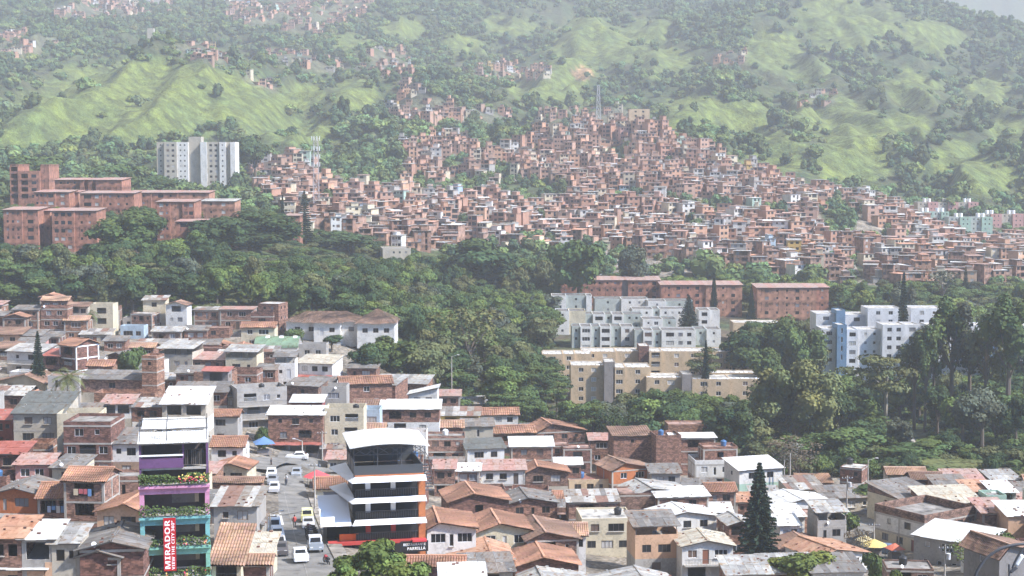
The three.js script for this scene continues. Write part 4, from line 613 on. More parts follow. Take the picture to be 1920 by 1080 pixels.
// pink and teal towers far right
const PF = { group: 'far pink and teal housing towers', det: 0, parapet: 0.3 };
const tank2 = (o, n) => { for (let k = 0; k < n; k++) { const g = new THREE.CylinderGeometry(1.05, 1.05, 2.1, 12); for (const s of [-1.3, 1.3]) { const m = mesh('roof_tank', g, WHITE, o); m.position.set((k + 0.5) / n * o.userData.ww - o.userData.ww / 2 + s, o.userData.hh + 1.2, -4); } } };
for (const [x0, x1, yt, d, fl, w, n, lab] of [[1722, 1835, 380, 890, 7, 'p', 3, 'far pink towers with white roof tanks, upper left group'], [1838, 1920, 402, 880, 7, 'p', 2, 'far pink towers with white roof tanks, right group'], [1722, 1780, 398, 850, 7, 'm', 2, 'far teal towers with white roof tanks, left group'], [1780, 1862, 408, 840, 7, 'm', 2, 'far teal towers with white roof tanks, middle group']]) {
  const sg = []; for (let k = 0; k < n * 2; k++) sg.push([k / n / 2, (k + 1) / n / 2, 0, k % 2 ? 0.2 : 1.2, w === 'p' ? (k % 2 ? 'p' : 'e') : k % 2 ? 'm' : 'v', 's s']); sg.push(); const o = flats(x0, x1, yt, d, 10, 0, fl, 2.5, lab, sg, { ...PF, name: 'housing_tower' }); o.userData.ww = (x1 - x0) / F * d; o.userData.hh = fl * 2.5; tank2(o, n);
}
// single buildings on the hillside
house(1180, 1218, 206, 5, 's', 'Fw', 8, 0, { d: 1005, n: 'tall five-storey pale building on the crest of the hillside barrio', fh: 2.6, f: rep('w w', 5), exact: 1 });
house(276, 288, 54, 5, 'e', 'Fw', 4, 0, { d: 1330, n: 'slim pale concrete tower on the wooded hilltop', f: rep('', 5), fh: 2.6, name: 'hilltop_tower', cat: 'tower' });
house(797, 813, 18, 1, 'w', 'Fw', 6, 0, { d: 1900, n: 'lone white hut high on the forested mountain', fh: 6, f: [''], name: 'mountain_hut' });
house(718, 770, 468, 2, 'e', 'Fg', 14, 8, { d: 600, n: 'pale public building rising from the tree belt', f: rep('s s s s', 2), name: 'public_building', cat: 'building' });
// old mansion with hipped tile roofs
{
  const o = thing('mansion', 'long white colonial mansion with sagging old tile roofs before the wood', 'mansion', [0, 0, 0]); const R = rng(88), d = 400, P = at(640, 604, d), s = d / F, y0 = ground(P.x, P.z); o.position.set(P.x, Math.min(y0, P.y - 3.2), P.z); const H = P.y - o.position.y;
  const wing = (px0, px1, zf, D, tiles) => {
    const x0 = (px0 - 640) * s, x1 = (px1 - 640) * s, cfg = { x0, x1, zf, D, y0: H - 3.3, fl: 1, fh: 3.3, walls: ['w'], f: [tiles], rs: ['w w'], R, det: 1, skirt: 3, frame: FRAMES[3] }; body(o, cfg);
    const yy = H, oh = 0.7, rise = D * 0.26, xi = Math.min(D / 2, (x1 - x0) / 2 - 0.3), a = [x0 - oh, yy, zf + oh], b = [x1 + oh, yy, zf + oh], c = [x1 + oh, yy, zf - D - oh], e = [x0 - oh, yy, zf - D - oh], m0 = [x0 + xi, yy + rise, zf - D / 2], m1 = [x1 - xi, yy + rise, zf - D / 2];
    const slope = (p, q, r, t) => { const g = new G(), n = Math.max(8, Math.round(Math.hypot(q[0] - p[0], q[2] - p[2]) / 0.6)), rows = 9; for (let j = 0; j < rows; j++) for (let i = 0; i < n; i++) { const X = (u, v) => { const A = vadd(p, [q[0] - p[0], q[1] - p[1], q[2] - p[2]], u), B = vadd(t, [r[0] - t[0], r[1] - t[1], r[2] - t[2]], u); return [lerp(A[0], B[0], v), lerp(A[1], B[1], v) + 0.12 * Math.sin(u * n * 0.5 + v * 6) * (1 - v) + 0.1 * (hash2(i, j) - 0.5), lerp(A[2], B[2], v)]; }, k = 0.6 + 0.8 * R(); g.quad(X(i / n, j / rows), X((i + 0.5) / n, j / rows), X((i + 0.5) / n, (j + 1.06) / rows), X(i / n, (j + 1.06) / rows), [k, k, k]); const k2 = k * 0.85; const lift = q2 => [q2[0], q2[1] + 0.07, q2[2]]; g.quad(lift(X((i + 0.5) / n, j / rows)), lift(X((i + 1) / n, j / rows)), lift(X((i + 1) / n, (j + 1.06) / rows)), lift(X((i + 0.5) / n, (j + 1.06) / rows)), [k2, k2, k2]); } return g.build('roof', TILE.T, o); };
    slope(a, b, m1, m0); slope(c, e, m0, m1); slope(b, c, m1, m1); slope(e, a, m0, m0);
  };
  wing(536, 680, 0, 9, 'w w d w w'); wing(672, 742, 3.5, 12, 'w w w'); wing(590, 640, 2.2, 6, 'd w'); FOOT.push([P.x, P.z - 5, 12], [P.x - 9, P.z - 5, 8], [P.x + 10, P.z - 5, 8]);
}
// green vaulted shed
{
  const d = 385, P = at(518, 652, d), s = d / F, y0 = ground(P.x, P.z), o = thing('vaulted_shed', 'long shed with pale green barrel-vaulted metal roof', 'shed', [P.x, y0, P.z]), w = 42 * s, H = P.y - y0, g = new G(), wl = new G(), r = 3.2, N = 14, L = 11; o.rotation.y = 0;
  for (let i = 0; i < N; i++) { const a0 = Math.PI * i / N, a1 = Math.PI * (i + 1) / N, p = a => [-w + 0, H + Math.sin(a) * r * 0.75, -Math.cos(a) * r * 1.3 - 4], q = a => [w, H + Math.sin(a) * r * 0.75, -Math.cos(a) * r * 1.3 - 4]; g.quad(p(a1), q(a1), q(a0), p(a0)); wl.tri([w - 0.3, H, -4], q(a0).map((v, k) => k ? v : v - 0.3), q(a1).map((v, k) => k ? v : v - 0.3), [0, 0], [1, 0], [1, 1]); }
  g.build('roof', SHEET.g[1], o); wl.box(-w + 0.2, w - 0.3, -1, H, -8, 0.1).build('wall', WALL.g, o);
  for (let k = 0; k < 3; k++) { const m = mesh('skylight', new G().box(-0.5, 0.5, 0, 0.06, -0.9, 0.9).geo(), WHITE, o); m.position.set(-w + 3 + k * 3.4, H + r * 0.66, -2.3); m.rotation.x = 0.55; } FOOT.push([P.x, P.z - 4, 7]);
}
// ---------- the near barrio, house by house: picture span of the front, eave line, storeys, walls (ground up), roof, depth, turn ----------
const h = house;
// far left, along the wood
h(243, 286, 589, 2, 'B', 'Fw', 6, -14, { n: 'small two-storey brick house with concrete frame at the edge of the wood', bands: 2, parapet: 0.15, f: ['s v', 's v s'] });
h(225, 270, 617, 1, 'u', 'Fg', 5, -5, { n: 'pale blue low house with one wide window', f: ['W w'] });
h(363, 412, 582, 2, 'B', 'Sq', 7, -3, { slope: 0.06 }); h(412, 474, 581, 2, 'B', 'Si', 7, -3, { slope: 0.05, f: ['w d s', 'w x'] });
h(285, 340, 622, 1, 'h', 'Sz', 6); h(345, 388, 620, 1, 'b', 'Sf', 6); h(385, 430, 616, 1, 'b', 'Fi', 6);
h(452, 515, 614, 2, 'c', 'Gt', 7, 0, { n: 'cream cottage with orange tile roof beside the brick tower house' });
h(483, 523, 570, 3, 'b', 'Fw', 8, -16, { n: 'three-storey brick tower house with bright flat roof before the wood', parapet: 0.1, f: ['s', 's w', 's s'], rs: ['s s', 's s', 's s'] });
h(470, 512, 593, 2, 'k', 'Fg', 5, 0);
h(-20, 40, 628, 1, 'P', 'ST', 9); h(40, 78, 630, 1, 'b', 'Sf', 7); h(75, 112, 632, 1, 'k', 'Sf', 6); h(150, 205, 628, 1, 'e', 'Sq', 7); h(195, 235, 640, 1, 'b', 'Sf', 6);
h(-10, 30, 655, 1, 'h', 'ST', 8); h(30, 80, 645, 1, 'p', 'Sf', 7);
h(108, 146, 648, 3, 'k', 'Gt', 8.5, -32, { n: 'three-storey brick house with orange tile roof and white side columns', f: ['o', 'b', 'o'], bands: 2, frameMat: WHITE, rs: ['', '', ''] });
h(200, 238, 668, 2, 'k', 'Xf', 8, -28, { n: 'blank two-storey brick house with pale sheet roof, tall side wall', f: ['', ''], rs: ['', 's'] });
h(10, 82, 660, 2, 'w', 'Sz', 8, -12, { n: 'white two-storey house beside the pointed conifer', f: ['w d', 's w'], balcony: [1] });
h(80, 112, 668, 2, 'k', 'Sr', 7, -10, { f: ['o', 'o'] });
h(296, 362, 672, 2, 'ce', 'Cz', 9, -10, { n: 'cream two-storey house under a broad zinc canopy', f: ['w o', 'w w s'] });
h(355, 420, 675, 2, 'b', 'Si', 8, -4); h(422, 482, 678, 2, 'c', 'Cz', 8, -6, { n: 'cream house with zinc canopy left of the white house', f: ['x s', 'x s'] });
h(145, 275, 712, 2, 'eB', 'Sf', 8, -6, { n: 'wide brick house with grey sheet roof behind the scrap heap', f: ['w', 'w'] });
h(265, 294, 672, 4, 'o', 'Fi', 6, -6, { n: 'tall narrow orange brick house standing above its neighbours', f: ['', '', '', 's'], parapet: 0.5 });
h(175, 292, 745, 2, 'o', 'Fi', 7, -4, { n: 'long low orange brick house with walled roof', f: ['s', '-'], bands: 0, parapet: 0.8 });
h(292, 330, 712, 1, 'b', 'Sq', 6); h(330, 372, 700, 2, 'b', 'Sf', 7);
h(-15, 88, 718, 1, 'c', 'XT', 10, -10, { n: 'low cream house with worn tile gable roof, left edge of view', rk: 0.62 });
h(-15, 45, 742, 2, 'b', 'Sq', 7); h(45, 88, 750, 2, 'e', 'Sz', 6);
h(24, 117, 776, 3, 'e', 'Sd', 10, -2, { n: 'beige three-storey house with dark green-grey sheet roof', f: ['x w', 'x x', 'w w'], slope: 0.24, bands: 1 });
h(118, 208, 797, 4, 'k', 'Fg', 9, -2, { n: 'dark brick four-storey house with concrete bands and laundry', f: ['w d w', 'b w c', 'w b w', 'w s'], bands: 1 });
h(207, 265, 833, 3, 'ttw', 'Sf', 8, 0, { n: 'brown and white narrow house with grey roof beside the balcony tower', f: ['x', 'c', 's w'] });
h(190, 246, 758, 2, 'ew', 'Si', 7, 0, { f: ['d', 'b b'] }); h(247, 304, 764, 2, 'wb', 'Sq', 7, 0, { f: ['w x', 'v w'] });
h(303, 386, 758, 3, 'ewe', 'Sw', 9, 0, { n: 'house under the large white sheet roof with open gallery', f: ['w w', 'W W', 'o o'], slope: 0.28 });
h(380, 446, 781, 2, 'g', 'Gt', 6, 0, { n: 'grey house with a narrow orange tile roof strip', f: ['w', 'x'] });
h(362, 432, 706, 2, 'o', 'Fi', 7, -6, { n: 'orange brick terrace house with red canopy', f: ['s', 'v'], parapet: 0.9 }); h(380, 428, 697, 3, 'q', 'Sr', 4, -6, { f: ['', '', 'o'] });
h(430, 482, 702, 2, 'b', 'Fg', 7, -4); h(325, 425, 736, 2, 'eb', 'Sf', 9, 0); h(420, 450, 745, 2, 'e', 'Sz', 6);
h(447, 536, 735, 3, 'g', 'Ff', 9, 22, { n: 'grey concrete three-storey house with stacked balconies', f: ['x w', 'b w', 'b w s'], balcony: [1, 2] });
h(-15, 22, 788, 2, 'r', 'Sr', 6); h(85, 122, 768, 1, 'c', 'Sq', 6);
// around the white houses, centre left
h(556, 624, 682, 2, 'w', 'Sc', 9, -14, { n: 'white two-storey house with cream roof and brick side wall', f: ['w d', 'w w w'], awn: [1, 'r'], d0: 300 });
h(515, 553, 688, 2, 'w', 'Cf', 7, 0, { n: 'small white house with outside stair and dark terrace', f: ['s', 's d'] });
h(482, 516, 694, 2, 'b', 'Sf', 6); h(560, 612, 652, 1, 'g', 'FT', 6); h(478, 520, 660, 1, 'h', 'Sq', 6);
h(640, 735, 720, 2, 'b', 'Gt', 10, 12, { n: 'wide brick house with big faded tile roof below the trees', slope: 0.3, f: ['w d', 'w'] });
h(692, 742, 722, 2, 'b', 'Sz', 10, -18); h(728, 800, 720, 2, 'o', 'Sz', 9, -8, { n: 'orange brick house with long zinc roof by the trees', f: ['v', 's'] });
h(580, 628, 718, 1, 'e', 'Sf', 6); h(536, 598, 724, 2, 'h', 'Sf', 7, -16, { n: 'brown brick house with a round white-rimmed window', f: ['', 's'] }); h(600, 650, 732, 2, 'g', 'Ff', 7);
h(546, 604, 755, 3, 'bbr', 'Sw', 6, 0, { n: 'red top floor under a bright white roof, above the street corner', f: ['x', 'w', 'w w'], d: 306 });
h(502, 606, 779, 3, 'qbb', 'Sw', 8, 0, { n: 'brick corner house with white canopy and dark shop front', f: ['o D o', 'w b', 's w s'], d: 298, awn: [1, 'r'], slope: 0.12 });
h(608, 682, 774, 3, 'c', 'Ff', 8, 0, { n: 'cream three-storey house with open balconies beside the corner house', f: ['x b', 'w b', 'x b'], d: 300 });
h(682, 712, 776, 3, 'u', 'Fg', 7, 0, { f: ['w', 'x', 'x'] });
h(766, 820, 740, 3, 'w', 'Lw', 7, 0, { n: 'white attic house with slanting bright white roof', f: ['', '', 'w w'], slope: 0.22 });
h(713, 824, 768, 3, 'ewb', 'Sw', 8, 0, { n: 'brick house with long white roof below the white attic', f: ['d w w', 'b w', 'o w w'], slope: 0.16 });
h(820, 862, 743, 2, 'b', 'Si', 6); h(862, 905, 758, 1, 'e', 'Sf', 7); h(900, 950, 757, 1, 'e', 'Sq', 8, 6);
h(824, 898, 780, 2, 'y', 'Sq', 8, 0, { n: 'ochre-banded house with open top gallery and patchy roof', f: ['D w', 'o o'] });
h(898, 972, 778, 2, 'w', 'Gt', 8, 4, { n: 'white house with orange tiles right of the ochre house', f: ['x w', 'w w w'] });
h(790, 868, 802, 2, 'k', 'Ga', 7, 3); h(660, 720, 808, 2, 'e', 'Ga', 7); h(868, 925, 800, 2, 'e', 'Sf', 7, 4, { f: ['x', 'n'] });
// left bottom
h(-18, 44, 852, 2, 'k', 'Sr', 6); h(46, 92, 842, 2, 'o', 'Fr', 5); h(28, 92, 872, 2, 'p', 'Si', 5, 0, { n: 'small pink house with pale pink awning roof', f: ['d w', 'w w'] });
h(96, 150, 878, 2, 'kc', 'Sf', 6, -8, { n: 'cream-fronted small house with grey sheet roof under the dark brick house', f: ['d', 'w'] });
h(-12, 70, 926, 2, 'wn', 'Xf', 9, -4, { n: 'orange and white house with grey gable roof', f: ['d w x', 'n x'], slope: 0.26 });
h(70, 146, 934, 2, 'B', 'Gt', 8, 0, { n: 'brick house with orange tiles and deep shaded gallery', f: ['x x', 'o o'] });
h(118, 196, 902, 3, 'B', 'Gt', 7, -4, { n: 'tile-roofed house behind the gallery house with blue laundry', f: ['', 'o', 'o'] });
h(180, 268, 960, 2, 'sP', 'Xt', 9, -4, { n: 'peach house with wide orange tile gable left of the balcony tower', f: ['x w', 'w x'], rk: 0.62, slope: 0.34 });
h(195, 268, 900, 2, 'B', 'Fg', 6, 0, { f: ['d', 'n'] });
h(150, 268, 1030, 2, 'k', 'Xf', 9, 6, { n: 'brick house with broad grey gable roof beside the balcony tower', f: ['', 's'], slope: 0.25 });
h(144, 226, 1045, 2, 'k', 'Xf', 7, 0, { n: 'dark brick gable house with broken grey roof, near bottom', f: ['', ''], slope: 0.3 });
h(-30, 84, 1068, 2, 'P', 'Sw', 9, 0, { n: 'peach house with the big white corrugated roof, bottom left corner', f: ['', 'w'], slope: 0.3, sw: 1.4 });
h(84, 140, 1062, 2, 'P', 'Fg', 6, 0, { n: 'peach house with bare grey concrete roof deck', f: ['', ''], parapet: 0.4 });
h(-20, 40, 1010, 2, 'B', 'Sp', 6); h(40, 100, 1012, 2, 'g', 'Sw', 5, 0, { f: ['o', 'o'] }); h(98, 144, 1020, 2, 'e', 'Sz', 5);
// between the tower and the street
h(396, 456, 838, 2, 'w', 'Gt', 7); h(396, 464, 880, 1, 'c', 'Xt', 7, -4, { n: 'low cream cottage with orange tile gable beside the street', f: ['w x'] });
h(396, 490, 905, 1, 'B', 'GT', 3, 0, { n: 'brick boundary building with tile coping beside the street', f: ['-'], name: 'garage_building' });
h(400, 482, 950, 2, 'g', 'Sq', 8, 0, { n: 'low grey house under patched pale sheets behind the balcony tower', slope: 0.12 });
h(418, 492, 985, 1, 'e', 'Xf', 8, 6, { n: 'grey gable cottage with motorcycles parked outside, near the street', f: ['d s'], slope: 0.28 });
h(396, 452, 1058, 1, 'c', 'Sa', 7, -2, { n: 'cottage with steep pale peach tile roof at the street foot', slope: 0.38 }); h(446, 507, 1038, 1, 'c', 'Sc', 6, 0, { n: 'cream sheet roofed shed by the parked cars' }); h(448, 505, 1058, 1, 'k', 'Ga', 3.5, 0, { n: 'brick garden building with pale tile roof by the parked cars', f: ['-'] });
// right of the street, behind the restaurant
h(592, 648, 916, 1, 'c', 'Gt', 7, 8, { n: 'low tile-roofed shop squeezed left of the black restaurant', f: ['D'] }); h(614, 652, 862, 1, 'e', 'Si', 6); h(604, 640, 842, 1, 'p', 'Sq', 6);
h(800, 872, 822, 2, 'bB', 'Fg', 7, 3); h(876, 946, 842, 2, 'Bw', 'Sd', 8, 10, { n: 'brick and white house with charcoal roof behind the tile roofs', f: ['w d', 'x w'] });
h(814, 852, 880, 2, 'B', 'Si', 6); h(858, 898, 884, 2, 'b', 'Sw', 5); h(898, 985, 882, 2, 'kw', 'Si', 7, 4, { f: ['w', 'w w d'] });
h(842, 955, 940, 2, 'k', 'Xt', 10, 10, { n: 'house with broad orange tile roof directly right of the restaurant', rk: 0.42, slope: 0.26, f: ['v', 'v'] });
h(800, 893, 992, 2, 'w', 'Xt', 10, 8, { n: 'white two-storey house with orange tile roof beside the restaurant', rk: 0.25, slope: 0.26, f: ['x n', 'x n x'] });
h(897, 996, 996, 2, 'c', 'Xt', 10, 8, { n: 'cream house with large orange tile gable, second from the restaurant', rk: 0.4, slope: 0.28, f: ['w n', 'w n w'] });
h(846, 962, 1052, 1, 'c', 'Xp', 9, 8, { n: 'low house with peach sheet gable roof near the bottom edge', rk: 0.65, slope: 0.24 });
h(872, 962, 1074, 1, 'e', 'Sf', 6, 8, { n: 'low grey-roofed shed in front of the peach roof' }); h(830, 908, 1098, 1, 'w', 'Sw', 6, 4, { n: 'white sheet roof cut by the bottom edge below the trees' });
h(728, 868, 1062, 1, 'k', 'Gt', 4, 0, { n: 'long low building with orange tile roof behind the bright bush', f: ['-'] });
// centre right
h(958, 1037, 838, 2, 'b', 'Sw', 8, 4); h(925, 1003, 812, 2, 'b', 'Gt', 8, 8, { n: 'brick house with orange tile roof below the wood edge' }); h(1005, 1098, 809, 2, 'b', 'Xt', 11, 14, { n: 'house with large orange tile gable nearest the wood', rk: 0.3, slope: 0.3 }); h(980, 1058, 806, 1, 'g', 'Sf', 6, 6);
h(1036, 1066, 836, 2, 'b', 'Fi', 6); h(1056, 1110, 842, 2, 'k', 'Fi', 6, 4); h(1106, 1150, 826, 2, 'b', 'Si', 6);
h(985, 1066, 886, 2, 'eh', 'Xt', 8, 4, { n: 'brown-fronted house with tile gable and twin dark windows', f: ['x', 'x x'], rk: 0.28, slope: 0.28 });
h(1042, 1090, 872, 2, 'b', 'Sw', 5); h(1150, 1222, 818, 3, 'b', 'ST', 8, 8, { n: 'big blank brick house with old tile top', f: ['', '', 's'] }); h(1230, 1278, 824, 3, 'b', 'Fi', 8, 8, { f: ['', '', ''] });
h(1146, 1226, 880, 2, 'hn', 'XT', 10, 22, { n: 'orange-fronted house with mottled old tile roof', f: ['d', 'w x'], rk: 0.32, slope: 0.3, ls: ['', ''] });
h(1066, 1142, 902, 1, 's', 'Fr', 8, 6, { n: 'low tan house with red-painted flat roof', parapet: 0.3 });
h(1252, 1330, 798, 3, 'o', 'Fi', 7, 4, { n: 'orange brick cube with pink roof against the wood', f: ['', '', ''], parapet: 0.3 }); h(1260, 1342, 822, 3, 'b', 'Sw', 6, 4, { f: ['', 'o', 'o'], slope: 0.05 });
h(1302, 1384, 870, 2, 'Bw', 'Fi', 9, 5, { n: 'white-banded house with pink roof terrace and doorway figure', f: ['b', 'c n x'], parapet: 0.8 }); h(1318, 1384, 842, 3, 'b', 'Fi', 6, 5, { f: ['', '', 'v'] });
h(1384, 1470, 880, 2, 'mw', 'Sw', 9, 16, { n: 'white and green house with bright white roof beside the wood', f: ['x x', 'x w'] });
h(1326, 1380, 922, 2, 'B', 'Gt', 7, 4); h(1188, 1298, 926, 2, 'b', 'Xz', 11, 14, { n: 'wide brick house under pale patched gable sheets', rk: 0.3, slope: 0.2, f: ['', 's'] });
h(1162, 1230, 928, 2, 'h', 'Fi', 8, 6, { n: 'brown brick house with diagonal brick pattern wall', f: ['', ''], parapet: 0.3 }); h(1232, 1330, 932, 2, 'b', 'Sw', 6, 10);
h(1090, 1188, 976, 4, 'c', 'Fw', 9, 5, { d: 243,  n: 'cream four-storey house with dark windows and bright roof terrace', f: ['x x s', 'x x s', 'w x w', 'w W'], parapet: 0.35, frame: FRAMES[2] });
h(1066, 1160, 942, 4, 'B', 'Sq', 6, 5, { d: 253.5,  n: 'brick rear house with patched pale roof above the cream house', f: ['', '', '', 'o n'] });
h(988, 1086, 1012, 2, 'h', 'XT', 11, 10, { n: 'brown house with big ribbed tile roof left of the cream house', rk: 0.35, slope: 0.3, f: ['o', 'o n'] });
h(952, 1046, 944, 2, 'b', 'Xf', 9, 8, { n: 'brick house with grey fibre cement gable among tile roofs', rk: 0.4, slope: 0.22 });
h(966, 1086, 1060, 1, 'k', 'Xt', 9, 8, { n: 'orange tile gable house near the bottom, left of the cream house', rk: 0.45, slope: 0.26 });
h(980, 1102, 1096, 1, 'e', 'Xz', 5, 8, { n: 'white and grey sheet roof cut by the bottom edge', rk: 0.3, slope: 0.22 }); h(1116, 1262, 1096, 1, 'e', 'Xz', 5, 6, { n: 'wide pale gable roof at the bottom edge below the cream house', rk: 0.6, slope: 0.2 });
h(1190, 1272, 1014, 2, 'gP', 'Cf', 7, 6, { n: 'peach brick house with cluttered grey terrace', f: ['w', 'w x'] });
h(1238, 1346, 970, 2, 'w', 'Xw', 8, 12, { n: 'white house with pale gable roof behind the balcony house', f: ['s w', 's w w'], rk: 0.45, slope: 0.18 });
h(1318, 1372, 962, 1, 'b', 'Sw', 6); h(1366, 1412, 984, 2, 'b', 'Xz', 7, 10); h(1380, 1424, 942, 1, 'b', 'Sp', 6); h(1412, 1462, 932, 1, 'b', 'Sz', 7);
h(1278, 1376, 1024, 2, 'w', 'Xc', 8, 6, { n: 'white house with cream gable roof and long balcony', f: ['o D', 'w d x'], balcony: [1], slope: 0.2 });
h(1364, 1446, 1078, 1, 'o', 'Sz', 7, 4, { n: 'orange brick shed with pale roof below the tall conifer' });
// right
h(1577, 1614, 878, 2, 'b', 'Fw', 6, -28, { n: 'small lone brick house with white roof slab against the shrubs', f: ['w', 'd s'], parapet: 0.12 });
h(1480, 1546, 918, 1, 'e', 'Sq', 9, 8); h(1546, 1642, 934, 1, 'e', 'Sf', 8, 10, { n: 'long low house with crumbling grey roof by the utility pole' }); h(1500, 1560, 906, 1, 'h', 'SP'.replace('P', 'a'), 6);
h(1462, 1566, 946, 2, 'w', 'Xw', 9, 14, { n: 'white house with bright white gable sheets right of the conifer', rk: 0.4, slope: 0.18 });
h(1462, 1510, 970, 2, 'w', 'Sw', 6, 8); h(1506, 1532, 968, 2, 'o', 'Fi', 5, 8, { f: ['', ''] }); h(1532, 1588, 986, 2, 'bg', 'Cz', 6, 8, { n: 'brick house with small pale canopy and open terrace near the pole' });
h(1462, 1500, 986, 2, 'uw', 'Sw', 5, 6); h(1532, 1634, 1042, 1, 'w', 'Xp', 10, 24, { n: 'white cottage with large peach roof above the planted stair', rk: 0.3, slope: 0.24 });
h(1466, 1560, 1030, 1, 'e', 'XT', 8, 10, { n: 'low house with brown ribbed roof behind the bright shrub' });
h(1440, 1536, 1074, 1, 'o', 'Sz', 7, 6, { n: 'brick house with white roof at the bottom, left of the grey sheets' }); h(1522, 1622, 1074, 1, 'w', 'Sf', 7, 6, { n: 'white house with grey sheet roof at the bottom edge' });
h(1722, 1842, 972, 3, 'hhh', 'Fg', 12, 34, { d: 250, lwall: 'gcw', n: 'white corner house with brick-walled roof terrace along the side street', f: ['o', 'x', 'x w'], ls: ['D d', 'w w d', 's w'], parapet: 1.3 });
h(1690, 1776, 936, 3, 'h', 'Sf', 11, 26, { d: 268, lwall: 'tcc',  n: 'cream terrace house with collapsed roof along the side street', ls: ['', 's w', 's'] });
h(1740, 1846, 944, 2, 'b', 'Sc', 9, 8, { d: 262,  n: 'brick house with long cream and pink sheet roof', f: ['', 's'] });
h(1724, 1828, 1014, 3, 'cgg', 'Sw', 9, -40, { d: 236,  n: 'long grey and cream house with glaring white roof, lower right', f: ['s s s s', 's s s s', 's x s'], slope: 0.12, sw: 1.6 });
h(1756, 1816, 912, 2, 'B', 'Sf', 7, 4, { n: 'brick house with two dark openings before the round bushes', f: ['', 'v v'] }); h(1816, 1866, 922, 2, 'k', 'Sp', 6, 4); h(1862, 1906, 924, 2, 'g', 'Sw', 6, 4, { f: ['', 'o'] });
h(1850, 1888, 934, 2, 'm', 'Fg', 5, 4, { f: ['', ''], n: 'green-painted box room above the brick roofs' }); h(1842, 1892, 962, 2, 'b', 'Si', 7, 4, { f: ['', ''] }); h(1890, 1945, 968, 2, 'P', 'Sw', 7, 4, { f: ['', ''] }); h(1888, 1930, 940, 1, 'b', 'Si', 5);
h(1836, 1892, 1002, 1, 'b', 'XT', 7, 6); h(1800, 1872, 1020, 1, 'e', 'Sc', 7, 6); h(1868, 1965, 1040, 2, 'G', 'XT', 8, 20, { d: 190, n: 'dark grey windowless house end wall behind the lamp arm', f: ['', ''], slope: 0.4, rk: 0.2 });
// fill the gaps that the picture packs with more of the same
{
  const R = rng(4242), HAND = RECT.slice(); let n = 0;
  for (let d = 195; d < 428; d += 6.5) for (let x = -d * 0.36; x < d * 0.36; x += 5.5) {
    const xx = x + (R() - 0.5) * 3, dd = d + (R() - 0.5) * 3, px = 960 + F * xx / dd, a = R(), b = R(), e = R();
    const py = proj(xx, ground(xx, -dd), -dd)[1];
    const lim = px < 470 ? 418 : px < 700 ? 360 : px < 1000 ? 322 : px < 1400 ? 302 : 292; if (dd > lim) continue;
    if (px > 455 && px < 612 && dd < 318) continue; if (px > 596 && px < 850 && dd < 262) continue; if (px > 250 && px < 410 && dd < 215) continue; if (px > 1395 && px < 1475 && dd < 262) continue; if (px > 1620 && px < 1700 && dd < 300) continue; if (dd < 205 && px > 1480) continue; if (px > 1070 && px < 1200 && dd < 250) continue; if (px > 1262 && px < 1390 && dd < 235) continue;
    if (FOOT.some(q => Math.hypot(q[0] - xx, q[1] - (-dd - 3)) < q[2] + 2.3)) continue;
    const fl = px < 700 ? (a < 0.25 ? 1 : a < 0.75 ? 2 : 3) : a < 0.5 ? 1 : 2, w = pick(R, 'b b b k h B o b e c w g'.split(' ')), rf = pick(R, ['Sf', 'Sz', 'Sq', 'Gt', 'GT', 'Xt', 'Si', 'Fi', 'Fg', 'Fi', 'Ga', 'Sf', 'XT', 'Fg']), w2 = 5 + 2 * b, s = F / dd, p = at(px, 500, dd);
    const yt = proj(xx, ground(xx, -dd) + fl * 2.65, -dd)[1], X0 = px - w2 / 2 * s, X1 = px + w2 / 2 * s, Y0 = yt - (rf[0] === 'F' ? 8 : 1.6 * s), Y1 = py; if (HAND.some(q => { if (q[4] < dd) return false; const ox = Math.min(X1, q[1]) - Math.max(X0, q[0]), oy = Math.min(Y1, q[3]) - Math.max(Y0, q[2]); return ox > 0 && oy > 0 && ox * oy > 0.16 * (q[1] - q[0]) * (q[3] - q[2]); })) continue; h(px - w2 / 2 * s, px + w2 / 2 * s, yt, fl, w, rf, 5.5 + e * 1.5, (e - 0.5) * 14, { d: dd }); n++;
  }
  console.log('filled', n, 'houses', HN);
}
